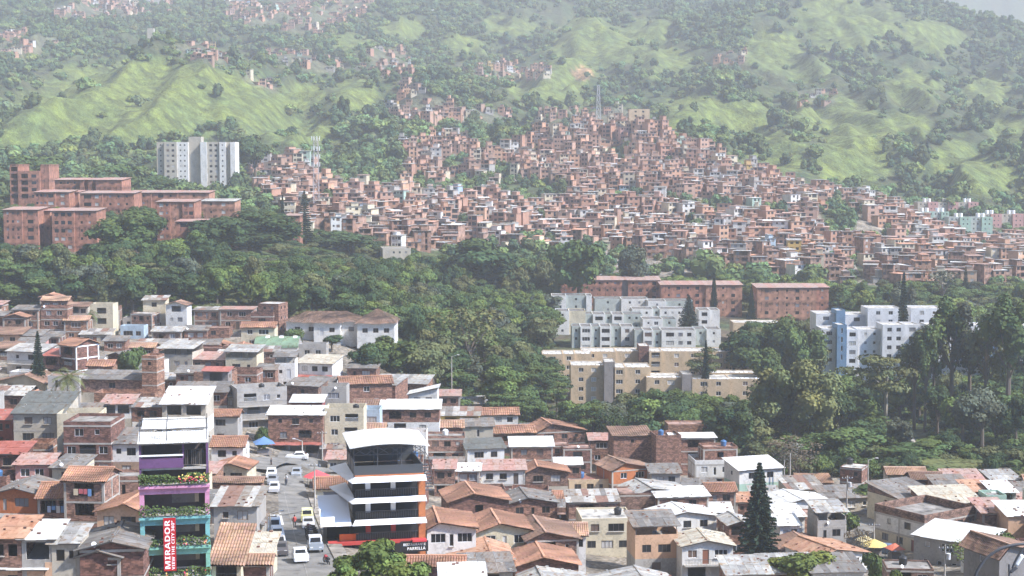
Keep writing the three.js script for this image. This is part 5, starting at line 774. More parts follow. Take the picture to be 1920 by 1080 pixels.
// ---------- the balcony tower with the red banner ----------
{
  const d = 155, s = d / F, P = at(329.5, 1082, d), o = thing('viewpoint_tower', 'narrow five-storey balcony tower in purple, pink, turquoise and mint with hanging plants', 'building', [P.x, 0, P.z], Math.atan2(P.x, -P.z) * -0.85), y0 = ground(P.x, P.z) - 0.5; o.position.y = y0;
  const W = 128 * s, X = W / 2, Y = py => at(329, py, d).y - y0, D = 7, pm = (r, g, b) => std(r, g, b, { map: stuccoTex, roughness: 0.7 });
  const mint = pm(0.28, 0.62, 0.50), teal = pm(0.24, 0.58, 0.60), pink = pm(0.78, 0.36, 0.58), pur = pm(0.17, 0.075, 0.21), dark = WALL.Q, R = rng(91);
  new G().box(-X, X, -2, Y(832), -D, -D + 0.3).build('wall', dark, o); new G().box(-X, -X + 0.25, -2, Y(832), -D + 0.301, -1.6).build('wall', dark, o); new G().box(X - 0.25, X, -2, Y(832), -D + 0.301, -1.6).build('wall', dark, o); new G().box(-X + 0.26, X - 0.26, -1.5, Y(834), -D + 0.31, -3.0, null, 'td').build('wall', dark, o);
  const level = (yb, m, colTop, colBot, cm) => { const y = Y(yb); new G().box(-X - 0.05, X + 0.1, y - 0.42, y + 0.42, -1.6, 0).build('beam', m, o); new G().box(-X - 0.12, X + 0.16, y + 0.2, y + 0.42, 0.005, 0.32).build('planter_box', m, o); new G().box(-X, X, y + 0.36, y + 0.5, -D + 0.3, -0.02).build('floor_slab', CONC, o); for (const [a, b] of [[-X - 0.02, -X + 0.42], [X - 0.36, X + 0.07]]) new G().box(a, b, Y(colBot), y - 0.42, -0.42, -0.03).build('column', cm ?? m, o); };
  level(918, pink, 0, 968); level(976, teal, 0, 1026); level(1032, mint, 0, 1083); level(1090, mint, 0, 1140);
  new G().box(-X, X * 0.28, Y(877), Y(860), -1.6, 0.02).build('beam', pur, o); new G().box(-X + 0.0, X, Y(881), Y(877.5), -D + 0.3, -0.1).build('floor_slab', CONC, o);
  for (const [a, b, c] of [[-X, -X + 0.18, 912], [X - 0.18, X, 912], [X * 0.28 - 0.08, X * 0.28 + 0.08, 860]]) new G().box(a, b, Y(c), Y(832), -0.3, -0.06).build('column', pur, o);
  new G().box(-X, X * 0.28, Y(855), Y(852), -0.1, 0).build('railing', WHITE, o);
  for (let k = 0; k < 3; k++) { const m = mesh('window', winParts(1.2, 1.6).p, GLASS[k], o); m.position.set(X * 0.35 + k * 0.75, Y(874), -0.4); mesh('frame', winParts(1.2, 1.6).f, FRAMES[2], m); }
  sheetPlane(o, [-X - 0.1, Y(830), 0.5], [1, 0, 0], [0, 0.2, -0.98], W * 1.02, 3.6, SHEET.w, R, 1.6); sheetPlane(o, [-X + 0.2, Y(812), -2.6], [1, 0, 0], [0, 0.2, -0.98], W * 0.93, 3.2, SHEET.w, R, 1.6);
  const bars = []; const fr = { bar: (...q) => bars.push(q), build: (n, m, p) => bars.forEach(q => new G().bar(...q).build(n, m, p)) }; for (const x of [-X + 0.1, -X * 0.2, X - 0.1]) { fr.bar([x, Y(832), -0.2], [x, Y(786), -0.4], 0.04, 4); fr.bar([x, Y(832), -4.5], [x, Y(790), -4.5], 0.04, 4); } fr.bar([-X, Y(787), -0.4], [X, Y(787), -0.4], 0.04, 4); fr.bar([-X, Y(806), -0.3], [X, Y(804), -0.3], 0.04, 4); fr.build('frame_bar', STEEL, o);
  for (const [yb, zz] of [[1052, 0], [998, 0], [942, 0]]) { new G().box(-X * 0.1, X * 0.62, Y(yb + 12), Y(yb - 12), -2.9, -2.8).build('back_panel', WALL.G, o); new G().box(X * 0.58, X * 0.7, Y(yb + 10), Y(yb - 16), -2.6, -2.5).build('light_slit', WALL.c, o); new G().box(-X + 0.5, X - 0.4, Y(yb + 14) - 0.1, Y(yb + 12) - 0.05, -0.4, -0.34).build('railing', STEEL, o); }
  // hanging planters, one per storey
  const flow = [leafMat(0.55, 0.05, 0.10), leafMat(0.62, 0.50, 0.14)];
  for (const [yy, n, sd, lb] of [[903, 800, 1, 'lush flower box above the pink beam'], [962, 420, 2, 'green plants trailing above the turquoise beam'], [1019, 420, 3, 'green plants with pink flowers above the mint beam'], [1077, 420, 4, 'green plants along the lowest balcony of the tower']]) {
    const p = thing('balcony_plants', lb, 'plants', [P.x, y0, P.z], o.rotation.y, 'planting on the balcony tower'), g = new G(), q = rng(sd * 13), y = Y(yy); for (let k = 0; k < n; k++) { const x = (q() - 0.5) * W * 1.02, hh = 0.35 + 0.35 * vnoise(x * 1.3 + sd * 9, 3), c = 0.6 + 0.9 * q(); leafFace(g, [x, y + 0.02 + (q() * 1.15 - 0.2) * hh * 1.4, 0.1 + q() * 0.42], [q() - 0.5, q(), 0.6], 0.2, [c, c, c], q); } g.build('foliage', LEAF.mid, p);
    if (sd !== 2) for (const fm of [0, 1]) { const f = new G(); for (let k = 0; k < (sd === 1 ? 40 : 10); k++) { const x = (sd === 1 ? lerp(0.05, 0.45, q()) : lerp(-0.45, 0.42, Math.round(q() * 3) / 3)) * W, c = 0.8 + 0.4 * q(); leafFace(f, [x + q() * 0.3, y + q() * 0.55 + (fm && sd === 1 ? 0.4 * q() : 0), 0.45 + q() * 0.15], [q() - 0.5, 0.5, 1], 0.17, [c, c, c], q); } f.build('flowers', flow[fm], p); }
  }
  // banner
  const cv = document.createElement('canvas'); cv.width = 256; cv.height = 1024; const x = cv.getContext('2d'); x.fillStyle = '#b4121f'; x.fillRect(0, 0, 256, 1024); x.fillStyle = '#f6f2f0'; x.save(); x.translate(0, 1024); x.rotate(-Math.PI / 2); x.textBaseline = 'middle'; x.textAlign = 'left';
  const fit = (t, f, px, len, y0) => { x.font = `bold ${px}px ${f}`; const m = x.measureText(t).width; x.save(); x.translate(22, y0); x.scale(len / m, 1); x.fillText(t, 0, 0); x.restore(); }; fit('MIRADOR', 'sans-serif', 150, 960, 82); fit('VIEW THE CITY 360°', 'sans-serif', 84, 950, 196); x.restore();
  const t = new THREE.CanvasTexture(cv); t.colorSpace = THREE.SRGBColorSpace; const bw = 23 * s, g = new THREE.BoxGeometry(bw, Y(968) - Y(1067), 0.03), bn = thing('hanging_banner', 'tall red banner with white lettering hanging down the balcony tower', 'banner', [P.x, y0, P.z], o.rotation.y), red = std(0.46, 0.012, 0.022), m = mesh('cloth', g, [red, red, red, red, std(1, 1, 1, { map: t }), red], bn); m.position.set(-X + (319.5 - 265) * s, (Y(968) + Y(1067)) / 2, 0.62);
  FOOT.push([P.x, P.z - 4, 6]);
}
// ---------- the black and white restaurant with stacked terraces ----------
{
  const d = 195, s = d / F, P = at(733, 1055, d), o = thing('restaurant_building', 'black four-level restaurant with white canopies, orange corner column and arched white roof', 'building', [P.x, 0, P.z], 0.2), y0 = ground(P.x, P.z) - 0.3; o.position.y = y0;
  const Y = py => at(733, py, d).y - y0, Xp = px => (px - 733) * s, D = 9, x0 = Xp(664), x1 = Xp(800), R = rng(55), blk = std(0.028, 0.028, 0.03, { roughness: 0.5 }), org = WALL.n, canopy = std(0.80, 0.80, 0.82), lo = -3;
  new G().box(x0 + 0.1, x1 - 0.1, lo, Y(890), -D, -3.4).build('wall', blk, o);
  for (const [yt, yb] of [[892, 905], [931, 943], [972, 984]]) { const yT = Y(yt), yB = Y(yb - 6); const f = new G(); f.quad([x0 - 0.4, yB - 0.05, 1.3], [x1 + 0.02, yB - 0.05, 1.3], [x1 + 0.02, yT, 0.05], [x0 + 0.1, yT, 0.05]); f.quad([x0 - 0.4, yB - 0.07, 1.3], [x0 + 0.1, yT - 0.12, 0.05], [x1 + 0.02, yT - 0.12, 0.05], [x1 + 0.02, yB - 0.07, 1.3]); f.build('front_canopy', canopy, o); const l = new G(); if (yt < 960) { l.quad([x0 - 2.4, yB + 0.1, -D], [x0 - 0.4, yB - 0.05, 1.3], [x0 + 0.1, yT, 0.05], [x0 - 0.2, yT + 0.2, -D]); l.quad([x0 - 2.4, yB, -D], [x0 - 0.2, yT + 0.1, -D], [x0 + 0.1, yT - 0.1, 0.05], [x0 - 0.4, yB - 0.1, 1.3]); l.build('side_canopy', canopy, o); } new G().box(x0, x1, yT - 0.25, yT + 0.02, -D, 0).build('floor_slab', blk, o); }
  new G().box(x0 + 0.1, x1 - 0.2, Y(892), Y(889), -0.3, 0.02).build('orange_trim', org, o);
  for (const [yt, yb] of [[902, 931], [942, 972], [983, 1012]]) { for (const px of [691, 739]) new G().box(Xp(px - 4.5), Xp(px + 4.5), Y(yb), Y(yt), -0.9, -0.4).build('column', yt > 980 ? REDM : WHITE, o); const y = Y(yb); const r = new G(); r.box(x0 + 0.2, x1 - 0.9, y + 0.95, y + 1.02, -0.2, -0.14); for (let x = x0 + 0.2; x < x1 - 0.9; x += 0.3) r.box(x, x + 0.03, y, y + 0.95, -0.19, -0.15); r.build('railing', STEEL, o); new G().box(x0 + 0.2, x1 - 0.9, y + 0.05, y + 0.85, -0.24, -0.21).build('balustrade_glass', GLASS[2], o); }
  for (const [a, b] of [[902, 931], [942, 972], [983, 1040]]) new G().box(Xp(787), x1, Y(b) - (b > 1000 ? 3 : 0), Y(a), -1.1, -0.05).build('corner_column', org, o);
  // roof terrace, truss and arched roof
  new G().box(x0, x1 - 0.3, Y(889), Y(872), -0.2, -0.05).box(x0, x0 + 0.15, Y(889), Y(866), -D, -0.2).box(x1 - 0.45, x1 - 0.3, Y(889), Y(872), -D, -0.2).box(x0, x1 - 0.3, Y(889), Y(846), -D, -D + 0.2).build('parapet', std(0.06, 0.065, 0.07, { roughness: 0.5 }), o);
  const tr = new G(), yR = Y(842); for (let i = 0; i <= 6; i++) { const x = lerp(x0, x1, i / 6); for (const z of [-0.3, -4.5, -D + 0.2]) { if (i % 2 === 0) tr.bar([x, Y(889), z], [x, yR + 0.4, z], 0.06, 4); if (i < 6) { const x2 = lerp(x0, x1, (i + 1) / 6); tr.bar([x, yR - 0.7, z], [x2, yR + 0.3, z], 0.04, 4); tr.bar([x, yR + 0.3, z], [x2, yR - 0.7, z], 0.04, 4); } } } for (const z of [-0.3, -4.5, -D + 0.2]) { tr.bar([x0, yR - 0.7, z], [x1, yR - 0.7, z], 0.05, 4); tr.bar([x0, yR + 0.35, z], [x1, yR + 0.35, z], 0.05, 4); } tr.build('steel_truss', STEEL, o);
  const rf = new G(), n = 14, xa = x0 - 0.6, xb = x1 + 0.5; for (let i = 0; i < n; i++) { const q = (k, z, e) => { const t = k / n; return [lerp(xa, xb, t), yR + 0.3 + 0.45 * Math.sin(t * Math.PI) + (z < -1 ? 0.25 : 0) + e, z]; }; rf.quad(q(i, 0.7, 0.06), q(i + 1, 0.7, 0.06), q(i + 1, -D - 0.4, 0.06), q(i, -D - 0.4, 0.06)); rf.quad(q(i, -D - 0.4, 0), q(i + 1, -D - 0.4, 0), q(i + 1, 0.7, 0), q(i, 0.7, 0)); rf.quad(q(i, 0.7, 0), q(i + 1, 0.7, 0), q(i + 1, 0.7, 0.06), q(i, 0.7, 0.06)); } rf.build('arched_roof', SHEET.w[0], o);
  // annex on the street side
  new G().box(Xp(612), x0 - 0.1, lo, Y(982), -6, -0.3, null, 'f').build('wall', blk, o); sheetPlane(o, [Xp(601), Y(981), 0.6], [1, 0, 0], [0.0, 0.42, -0.9], Xp(668) - Xp(612), 6.6, [canopy], R, 3, 'side_awning');
  new G().box(Xp(614), x1, Y(1017), Y(1011), -0.6, 0.5).build('fascia', REDM, o); new G().box(Xp(636), Xp(672), Y(1011), Y(999), -0.5, -0.35).build('counter_panel', std(0.85, 0.16, 0.03), o); new G().box(Xp(617), Xp(634), Y(1030), Y(1018), -0.1, 0.0).build('menu_board', std(0.75, 0.2, 0.02), o);
  const cv = document.createElement('canvas'); cv.width = 512; cv.height = 192; const c = cv.getContext('2d'); c.fillStyle = '#1a1718'; c.fillRect(0, 0, 512, 192); c.fillStyle = '#efece8'; c.textAlign = 'center'; c.font = 'bold 62px sans-serif'; c.fillText('RESTAURANTE', 256, 84, 490); c.font = 'bold 74px sans-serif'; c.fillText('PARRILLA', 290, 162, 400); const t = new THREE.CanvasTexture(cv); t.colorSpace = THREE.SRGBColorSpace;
  const sg = mesh('sign_board', new THREE.BoxGeometry(3.5, 1.35, 0.1), [blk, blk, blk, blk, std(1, 1, 1, { map: t }), blk], o); sg.position.set(Xp(777), Y(1024), 0.6); new G().box(Xp(773), x1, Y(1015), Y(1011), 0.52, 1.0).build('awning', std(0.6, 0.05, 0.06), o);
  FOOT.push([P.x, P.z - 4, 9], [P.x - 6, P.z - 3, 5]);
  // outside stair on the right
  const st = new G(); for (let k = 0; k < 9; k++) st.box(x1 + 0.1, x1 + 1.2, Y(889) - 0.3 * k - 0.1, Y(889) - 0.3 * k, -6 + k * 0.55, -5.4 + k * 0.55); st.bar([x1 + 1.2, Y(889) + 1, -6], [x1 + 1.2, Y(889) - 1.7, -1], 0.04, 4); st.bar([x1 + 0.1, Y(842), -8], [x1 + 1.4, Y(885), -2], 0.05, 4); st.build('outside_stair', STEEL, o);
}
// ---------- streets ----------
const asphaltT = tex(512, (u, v) => { const a = 0.8 + 0.35 * (tf(u, v, 4, 61, 5) - 0.5) + 0.2 * (tnoise(u, v, 256, 3) - 0.5) - 0.12 * sst(0.6, 0.7, tf(u, v, 8, 66, 3)); return [a, a * 0.99, a * 0.97]; }, 9);
const ASPH = std(0.30, 0.29, 0.275, { map: asphaltT, roughness: 0.95 }), PAVE = std(0.46, 0.42, 0.37, { map: dirtTex, roughness: 0.95 });
function strip(name, pts, off0, off1, lift, mat, kerb) {   // a draped band between two side offsets of a centre line
  const g = new G(), C = new THREE.CatmullRomCurve3(pts), N = 60, row = k => { const p = C.getPoint(k / N), t = C.getTangent(k / N), n = new THREE.Vector3(-t.z, 0, t.x).normalize(); return [off0, off1].map(o => { const x = p.x + n.x * o, z = p.z + n.z * o; return [x, ground(p.x, p.z) * 0.6 + ground(x, z) * 0.4 + lift, z]; }); };
  for (let k = 0; k < N; k++) { const [a, b] = row(k), [c, d] = row(k + 1), u = k * 1.7; g.quad(a, b, d, c, null, [[a[0], a[2]], [b[0], b[2]], [d[0], d[2]], [c[0], c[2]]]); if (kerb) { const e = off0; g.quad([a[0], a[1] - 0.5, a[2]], a, c, [c[0], c[1] - 0.5, c[2]]); g.quad(b, [b[0], b[1] - 0.5, b[2]], [d[0], d[1] - 0.5, d[2]], d); } }
  const m = g.build(name, mat, scene); mat.side = THREE.DoubleSide; m.userData.kind = 'structure'; return m;
}
const onG = (px, d, up = 0) => { const x = (px - 960) / F * d; return new THREE.Vector3(x, ground(x, -d) + up, -d); };
const MAIN = [onG(592, 140), onG(566, 172), onG(550, 195), onG(538, 222), onG(527, 250), onG(521, 275), onG(528, 296), onG(545, 306)];
strip('road', MAIN, -3.6, 3.6, 0.12, ASPH); strip('pavement', MAIN.slice(0, 5), 3.62, 5.4, 0.26, PAVE, 1); strip('pavement', MAIN.slice(0, 5), -5.0, -3.62, 0.26, PAVE, 1);
const CROSS = [onG(430, 268), onG(480, 283), onG(540, 288), onG(600, 282)]; strip('road', CROSS, -6.5, 6.5, 0.09, ASPH);
const SIDE = [onG(1640, 275), onG(1662, 250), onG(1690, 222), onG(1735, 195), onG(1790, 170)]; strip('road', SIDE, -2.6, 2.6, 0.1, ASPH);
{ const m = strip('road_marking', MAIN.slice(0, 5), -0.05, 0.05, 0.13, std(0.40, 0.385, 0.36, { map: asphaltT })); const m2 = strip('road_marking', [onG(548, 215), onG(537, 236)], -2.2, -1.6, 0.13, std(0.6, 0.58, 0.54)); }
// a pale concrete ramp on the far hillside and among the lower houses
for (const [a, b, w, lb] of [[[1355, 318], [1405, 385], 3, 0], [[1575, 470], [1600, 520], 3.2, 1]]) { const A = onGround(...a, 600), B = onGround(...b, 600); strip('hillside_street', [A, A.clone().lerp(B, 0.5), B], -w, w, 0.6, PAVE); }
// ---------- vehicles ----------
const TYRE = std(0.02, 0.02, 0.02), RIM = std(0.45, 0.45, 0.46, { roughness: 0.35, metalness: 0.6 }), LAMPG = std(0.7, 0.7, 0.68, { roughness: 0.2 }), TAIL = std(0.4, 0.02, 0.02, { roughness: 0.3 });
const carGeo = {};
function prof(pts, w, bev) { const s = new THREE.Shape(pts.map(p => new THREE.Vector2(...p))), g = new THREE.ExtrudeGeometry(s, { depth: w - 2 * bev, bevelEnabled: true, bevelThickness: bev, bevelSize: bev, bevelSegments: 3, steps: 1 }); g.translate(0, 0, -(w - 2 * bev) / 2); return g; }
function carShape(kind) {
  if (carGeo[kind]) return carGeo[kind];
  const V = { car: { L: 4.1, w: 1.7, body: [[-2.0, 0.28], [2.0, 0.28], [2.02, 0.62], [1.85, 0.78], [0.95, 0.88], [-1.75, 0.93], [-2.02, 0.8]], cab: [[0.85, 0.86], [0.25, 1.38], [-1.15, 1.40], [-1.8, 0.9]], wb: 1.28 }, van: { L: 4.9, w: 1.8, body: [[-2.4, 0.3], [2.4, 0.3], [2.42, 0.85], [2.05, 1.1], [-2.4, 1.15]], cab: [[2.0, 1.08], [1.35, 1.85], [-2.3, 1.9], [-2.38, 1.1]], wb: 1.5 }, jeep: { L: 4.0, w: 1.75, body: [[-1.95, 0.45], [1.95, 0.45], [1.95, 1.0], [0.7, 1.05], [-1.95, 1.05]], cab: [[0.6, 1.03], [0.4, 1.72], [-1.85, 1.74], [-1.93, 1.03]], wb: 1.2 } }[kind];
  const side = new THREE.ShapeGeometry(new THREE.Shape(V.cab.map(([x, y]) => { const cx = V.cab.reduce((a, q) => a + q[0], 0) / 4, cy = V.cab.reduce((a, q) => a + q[1], 0) / 4; return new THREE.Vector2(cx + (x - cx) * 0.82, cy + (y - cy) * 0.66 + 0.02); })));
  const q = (a, b, w, o) => { const g = new G(), lx = (k) => lerp(a[0], b[0], k), ly = k => lerp(a[1], b[1], k); g.quad([lx(0.12) + o, ly(0.12) + 0.02, w], [lx(0.12) + o, ly(0.12) + 0.02, -w], [lx(0.88) + o, ly(0.88) + 0.02, -w * 0.92], [lx(0.88) + o, ly(0.88) + 0.02, w * 0.92]); return g.geo(); };
  return carGeo[kind] = { ...V, bodyG: prof(V.body, V.w, 0.09), cabG: prof(V.cab, V.w * 0.88, 0.07), side, ws: q(V.cab[0], V.cab[1], V.w * 0.36, 0.09), rw: q(V.cab[3], V.cab[2], V.w * 0.36, -0.09), tyre: new THREE.CylinderGeometry(0.31, 0.31, 0.2, 16).rotateX(Math.PI / 2), rim: new THREE.CylinderGeometry(0.19, 0.19, 0.215, 10).rotateX(Math.PI / 2), lamp: new THREE.BoxGeometry(0.06, 0.14, 0.32) };
}
function car(px, d, yawDeg, kind, paint, label, roofPaint, cat = 'car') {   // yaw 0 points the nose to the right
  const p = onG(px, d, 0.14), o = thing(kind === 'van' ? 'parked_van' : kind === 'jeep' ? 'parked_jeep' : 'parked_car', label, cat, p.toArray(), yawDeg * Math.PI / 180, 'vehicles along the street'), S = carShape(kind), m = std(...paint, { roughness: 0.3, metalness: 0.1 });
  const fx = 0.4, e = onG(px, d + 3), sl = Math.atan2(e.y + 0.14 - p.y, 3); o.rotation.order = 'YXZ'; o.rotation.z = -Math.sin(o.rotation.y) * -sl * 1; mesh('body', S.bodyG, m, o); mesh('cabin', S.cabG, roofPaint ? std(...roofPaint, { roughness: 0.4 }) : m, o);
  mesh('windscreen', S.ws, GLASS[1], o); mesh('rear_window', S.rw, GLASS[1], o); for (const s of [-1, 1]) { const w = mesh('side_window', S.side, GLASS[0], o); w.position.z = s * (S.w * 0.44 + 0.012); if (s < 0) { w.material = GLASS[0]; } }
  for (const [x, z] of [[S.wb, 1], [S.wb, -1], [-S.wb, 1], [-S.wb, -1]]) { const t = mesh('wheel', S.tyre, TYRE, o); t.position.set(x, 0.31, z * (S.w / 2 - 0.1)); mesh('rim', S.rim, RIM, t); }
  for (const z of [-0.52, 0.52]) { const a = mesh('headlight', S.lamp, LAMPG, o); a.position.set(S.body[1][0] + 0.07, 0.66, z); const b = mesh('tail_light', S.lamp, TAIL, o); b.position.set(-S.L / 2 - 0.02, 0.72, z); } FOOT.push([p.x, p.z, 2]);
  return o;
}
const sv = [0.55, 0.55, 0.56], wh = [0.8, 0.8, 0.79];
car(552, 291, 184, 'car', wh, 'white hatchback seen side-on at the far street corner'); car(551, 271, -86, 'car', [0.33, 0.35, 0.37], 'grey car driving away on the wide junction');
car(503, 264, -84, 'car', wh, 'white car parked farthest up the left kerb'); car(505, 257, -84, 'car', [0.25, 0.26, 0.28], 'dark grey car parked between the two pale cars'); car(508, 249, -84, 'car', sv, 'silver car parked last in the upper left row');
car(507, 207, -80, 'van', wh, 'white van parked on the left kerb beside the pole', null, 'van'); car(513, 200, -80, 'car', wh, 'white car parked just in front of the white van'); car(516, 190, -80, 'car', [0.5, 0.5, 0.5], 'silver car with a green cover parked on the left kerb'); car(519, 184, -80, 'car', [0.10, 0.09, 0.09], 'dark car at the near end of the left row');
car(570, 219, -82, 'jeep', [0.62, 0.58, 0.25], 'yellow-topped jeep parked on the right kerb', [0.75, 0.72, 0.42], 'jeep'); car(572, 212, -82, 'car', sv, 'silver car parked behind the motorcycles'); car(585, 187, -80, 'jeep', [0.30, 0.33, 0.36], 'grey jeep with yellow front corners on the right kerb', [0.6, 0.6, 0.6], 'jeep'); car(556, 178, -78, 'car', wh, 'white car driving down the middle of the street');
car(1668, 248, 150, 'car', [0.14, 0.22, 0.34], 'blue car parked on the side street below the awnings');
function moto(px, d, yawDeg, col, label) {
  const p = onG(px, d, 0.14), o = thing('motorcycle', label, 'motorcycle', p.toArray(), yawDeg * Math.PI / 180, 'motorcycles on the right kerb'), tor = new THREE.TorusGeometry(0.27, 0.06, 6, 16);
  for (const x of [-0.62, 0.62]) mesh('wheel', tor, TYRE, o).position.set(x, 0.33, 0); mesh('tank', prof([[0.35, 0.72], [0.28, 0.98], [-0.1, 0.95], [-0.2, 0.7]], 0.28, 0.05), std(...col, { roughness: 0.3 }), o); mesh('seat', prof([[-0.1, 0.8], [-0.15, 0.9], [-0.8, 0.95], [-0.8, 0.82]], 0.26, 0.04), TYRE, o);
  new G().box(-0.35, 0.3, 0.3, 0.7, -0.13, 0.13).build('engine', STEEL, o); new G().bar([0.62, 0.33, 0.09], [0.36, 1.05, 0.09], 0.03, 5).bar([0.62, 0.33, -0.09], [0.36, 1.05, -0.09], 0.03, 5).bar([0.36, 1.05, -0.36], [0.36, 1.05, 0.36], 0.025, 5).bar([0.36, 0.9, 0], [-0.5, 0.7, 0], 0.04, 5).build('frame', STEEL, o); o.rotation.x = 0.12; return o;
}
[[575, 208, [0.2, 0.02, 0.02], 'red'], [577, 205.5, [0.03, 0.03, 0.05], 'black'], [578, 203, [0.03, 0.05, 0.14], 'blue'], [579, 200.5, [0.3, 0.3, 0.3], 'silver'], [581, 198, [0.02, 0.02, 0.02], 'jet black'], [583, 195.5, [0.05, 0.05, 0.06], 'charcoal']].forEach(([x, d, c, n], i) => moto(x, d, 150 + i * 6, c, `${n} motorcycle in the row parked between silver car and jeep`)); moto(606, 176, 120, [0.35, 0.02, 0.03], 'red motorcycle standing alone beside the leafy tree');
[[449, 214, 20], [456, 213, 40], [463, 212, 60]].forEach(([x, d, a], i) => moto(x, d, a, [0.04, 0.04, 0.05], ['leftmost', 'middle', 'rightmost'][i] + ' of three motorcycles outside the grey cottage'));
// ---------- people ----------
function person(px, d, yawDeg, top, legs, label, ride, up = 0.16) {
  const B = ride ? [[[0, 0.95, 0], [0.1, 1.45, 0], 0.15, 0.17, 1], [[0.1, 1.45, 0.17], [0.3, 1.2, 0.22], 0.06, 0.05, 1], [[0.3, 1.2, 0.22], [0.45, 1.1, 0.2], 0.045, 0.04, 2], [[0.1, 1.45, -0.17], [0.3, 1.2, -0.22], 0.06, 0.05, 1], [[0.3, 1.2, -0.22], [0.45, 1.1, -0.2], 0.045, 0.04, 2], [[0, 0.95, 0.1], [0.35, 0.75, 0.16], 0.09, 0.07, 0], [[0.35, 0.75, 0.16], [0.2, 0.35, 0.16], 0.065, 0.05, 0], [[0, 0.95, -0.1], [0.35, 0.75, -0.16], 0.09, 0.07, 0], [[0.35, 0.75, -0.16], [0.2, 0.35, -0.16], 0.065, 0.05, 0], [[0.13, 1.5, 0], [0.17, 1.6, 0], 0.06, 0.055, 2], [[0.18, 1.66, 0], [0.18, 1.74, 0], 0.1, 0.105, 3]]
    : [[[0, 0.95, 0], [0, 1.38, 0], 0.14, 0.165, 1], [[0, 1.4, 0.18], [0.04, 1.12, 0.25], 0.06, 0.05, 1], [[0.04, 1.12, 0.25], [0.12, 0.86, 0.24], 0.045, 0.035, 2], [[0, 1.4, -0.18], [-0.03, 1.12, -0.25], 0.06, 0.05, 1], [[-0.03, 1.12, -0.25], [0.05, 0.86, -0.24], 0.045, 0.035, 2], [[0, 0.92, 0.09], [0.1, 0.5, 0.11], 0.09, 0.065, 0], [[0.1, 0.5, 0.11], [0.06, 0.08, 0.11], 0.06, 0.045, 0], [[0, 0.92, -0.09], [-0.06, 0.5, -0.11], 0.09, 0.065, 0], [[-0.06, 0.5, -0.11], [-0.2, 0.1, -0.11], 0.06, 0.045, 0], [[0.06, 0.05, 0.11], [0.2, 0.04, 0.12], 0.045, 0.04, 4], [[-0.2, 0.07, -0.11], [-0.06, 0.04, -0.12], 0.045, 0.04, 4], [[0, 1.44, 0], [0.01, 1.54, 0], 0.055, 0.05, 2], [[0.02, 1.58, 0], [0.02, 1.66, 0], 0.085, 0.1, 2], [[-0.02, 1.68, 0], [-0.01, 1.72, 0], 0.085, 0.085, 3], [[0.11, 1.6, 0], [0.125, 1.59, 0], 0.015, 0.018, 2]];
  const n = 72, mc = new MarchingCubes(n, WHITE, false, false, 40000), cols = [legs, top, [0.30, 0.17, 0.11], [0.02, 0.015, 0.012], [0.06, 0.05, 0.05]], sd = (x, y, z, b) => { const [a, e, r0, r1] = b, ux = e[0] - a[0], uy = e[1] - a[1], uz = e[2] - a[2], t = clamp(((x - a[0]) * ux + (y - a[1]) * uy + (z - a[2]) * uz) / (ux * ux + uy * uy + uz * uz)); return Math.hypot(x - a[0] - ux * t, y - a[1] - uy * t, z - a[2] - uz * t) - lerp(r0, r1, t); };
  mc.isolation = 0; for (let k = 0; k < n; k++) for (let j = 0; j < n; j++) for (let i = 0; i < n; i++) { const x = (i / n * 2 - 1) * 0.95, y = (j / n * 2 - 1) * 0.95 + 0.9, z = (k / n * 2 - 1) * 0.95; let s = 1; for (const b of B) { const v = sd(x, y, z, b), q = clamp(0.5 + (s - v) / 0.06); s = lerp(s, v, q) - 0.03 * q * (1 - q); } mc.field[i + j * n + k * n * n] = -s; }
  mc.update(); const P = mc.positionArray.slice(0, mc.count * 3), N = mc.normalArray.slice(0, mc.count * 3), C = new Float32Array(mc.count * 3); for (let i = 0; i < mc.count; i++) { P[i * 3] *= 0.95; P[i * 3 + 1] = P[i * 3 + 1] * 0.95 + 0.9; P[i * 3 + 2] *= 0.95; let best = 9, c = 0; for (const b of B) { const v = sd(P[i * 3], P[i * 3 + 1], P[i * 3 + 2], b); if (v < best) { best = v; c = b[4]; } } C.set(cols[c], i * 3); }
  const g = new THREE.BufferGeometry(); g.setAttribute('position', new THREE.BufferAttribute(P, 3)); g.setAttribute('normal', new THREE.BufferAttribute(N, 3)); g.setAttribute('color', new THREE.BufferAttribute(C, 3)); const m = mesh('person', g, std(1, 1, 1, { vertexColors: true })); const p = onG(px, d, up); m.position.copy(p); m.rotation.y = yawDeg * Math.PI / 180; m.scale.setScalar(1.02); return tag(m, label, 'person', 'people on the street');
}
person(546, 211, 95, [0.55, 0.10, 0.08], [0.03, 0.03, 0.04], 'person in a red top and dark trousers walking up the street'); const rp = [531, 258]; person(...rp, -86, [0.45, 0.45, 0.45], [0.04, 0.04, 0.06], 'rider in a pale shirt on a motorcycle in mid street', true); moto(...rp, -86, [0.03, 0.03, 0.04], 'motorcycle ridden down the middle of the upper street');
person(540, 299, 90, [0.62, 0.62, 0.62], [0.05, 0.05, 0.08], 'person in a pale shirt standing in the corner shop doorway', false, 0.3); person(503, 274, 10, [0.05, 0.05, 0.06], [0.06, 0.05, 0.05], 'person in dark clothes at the kerb above the parked cars');
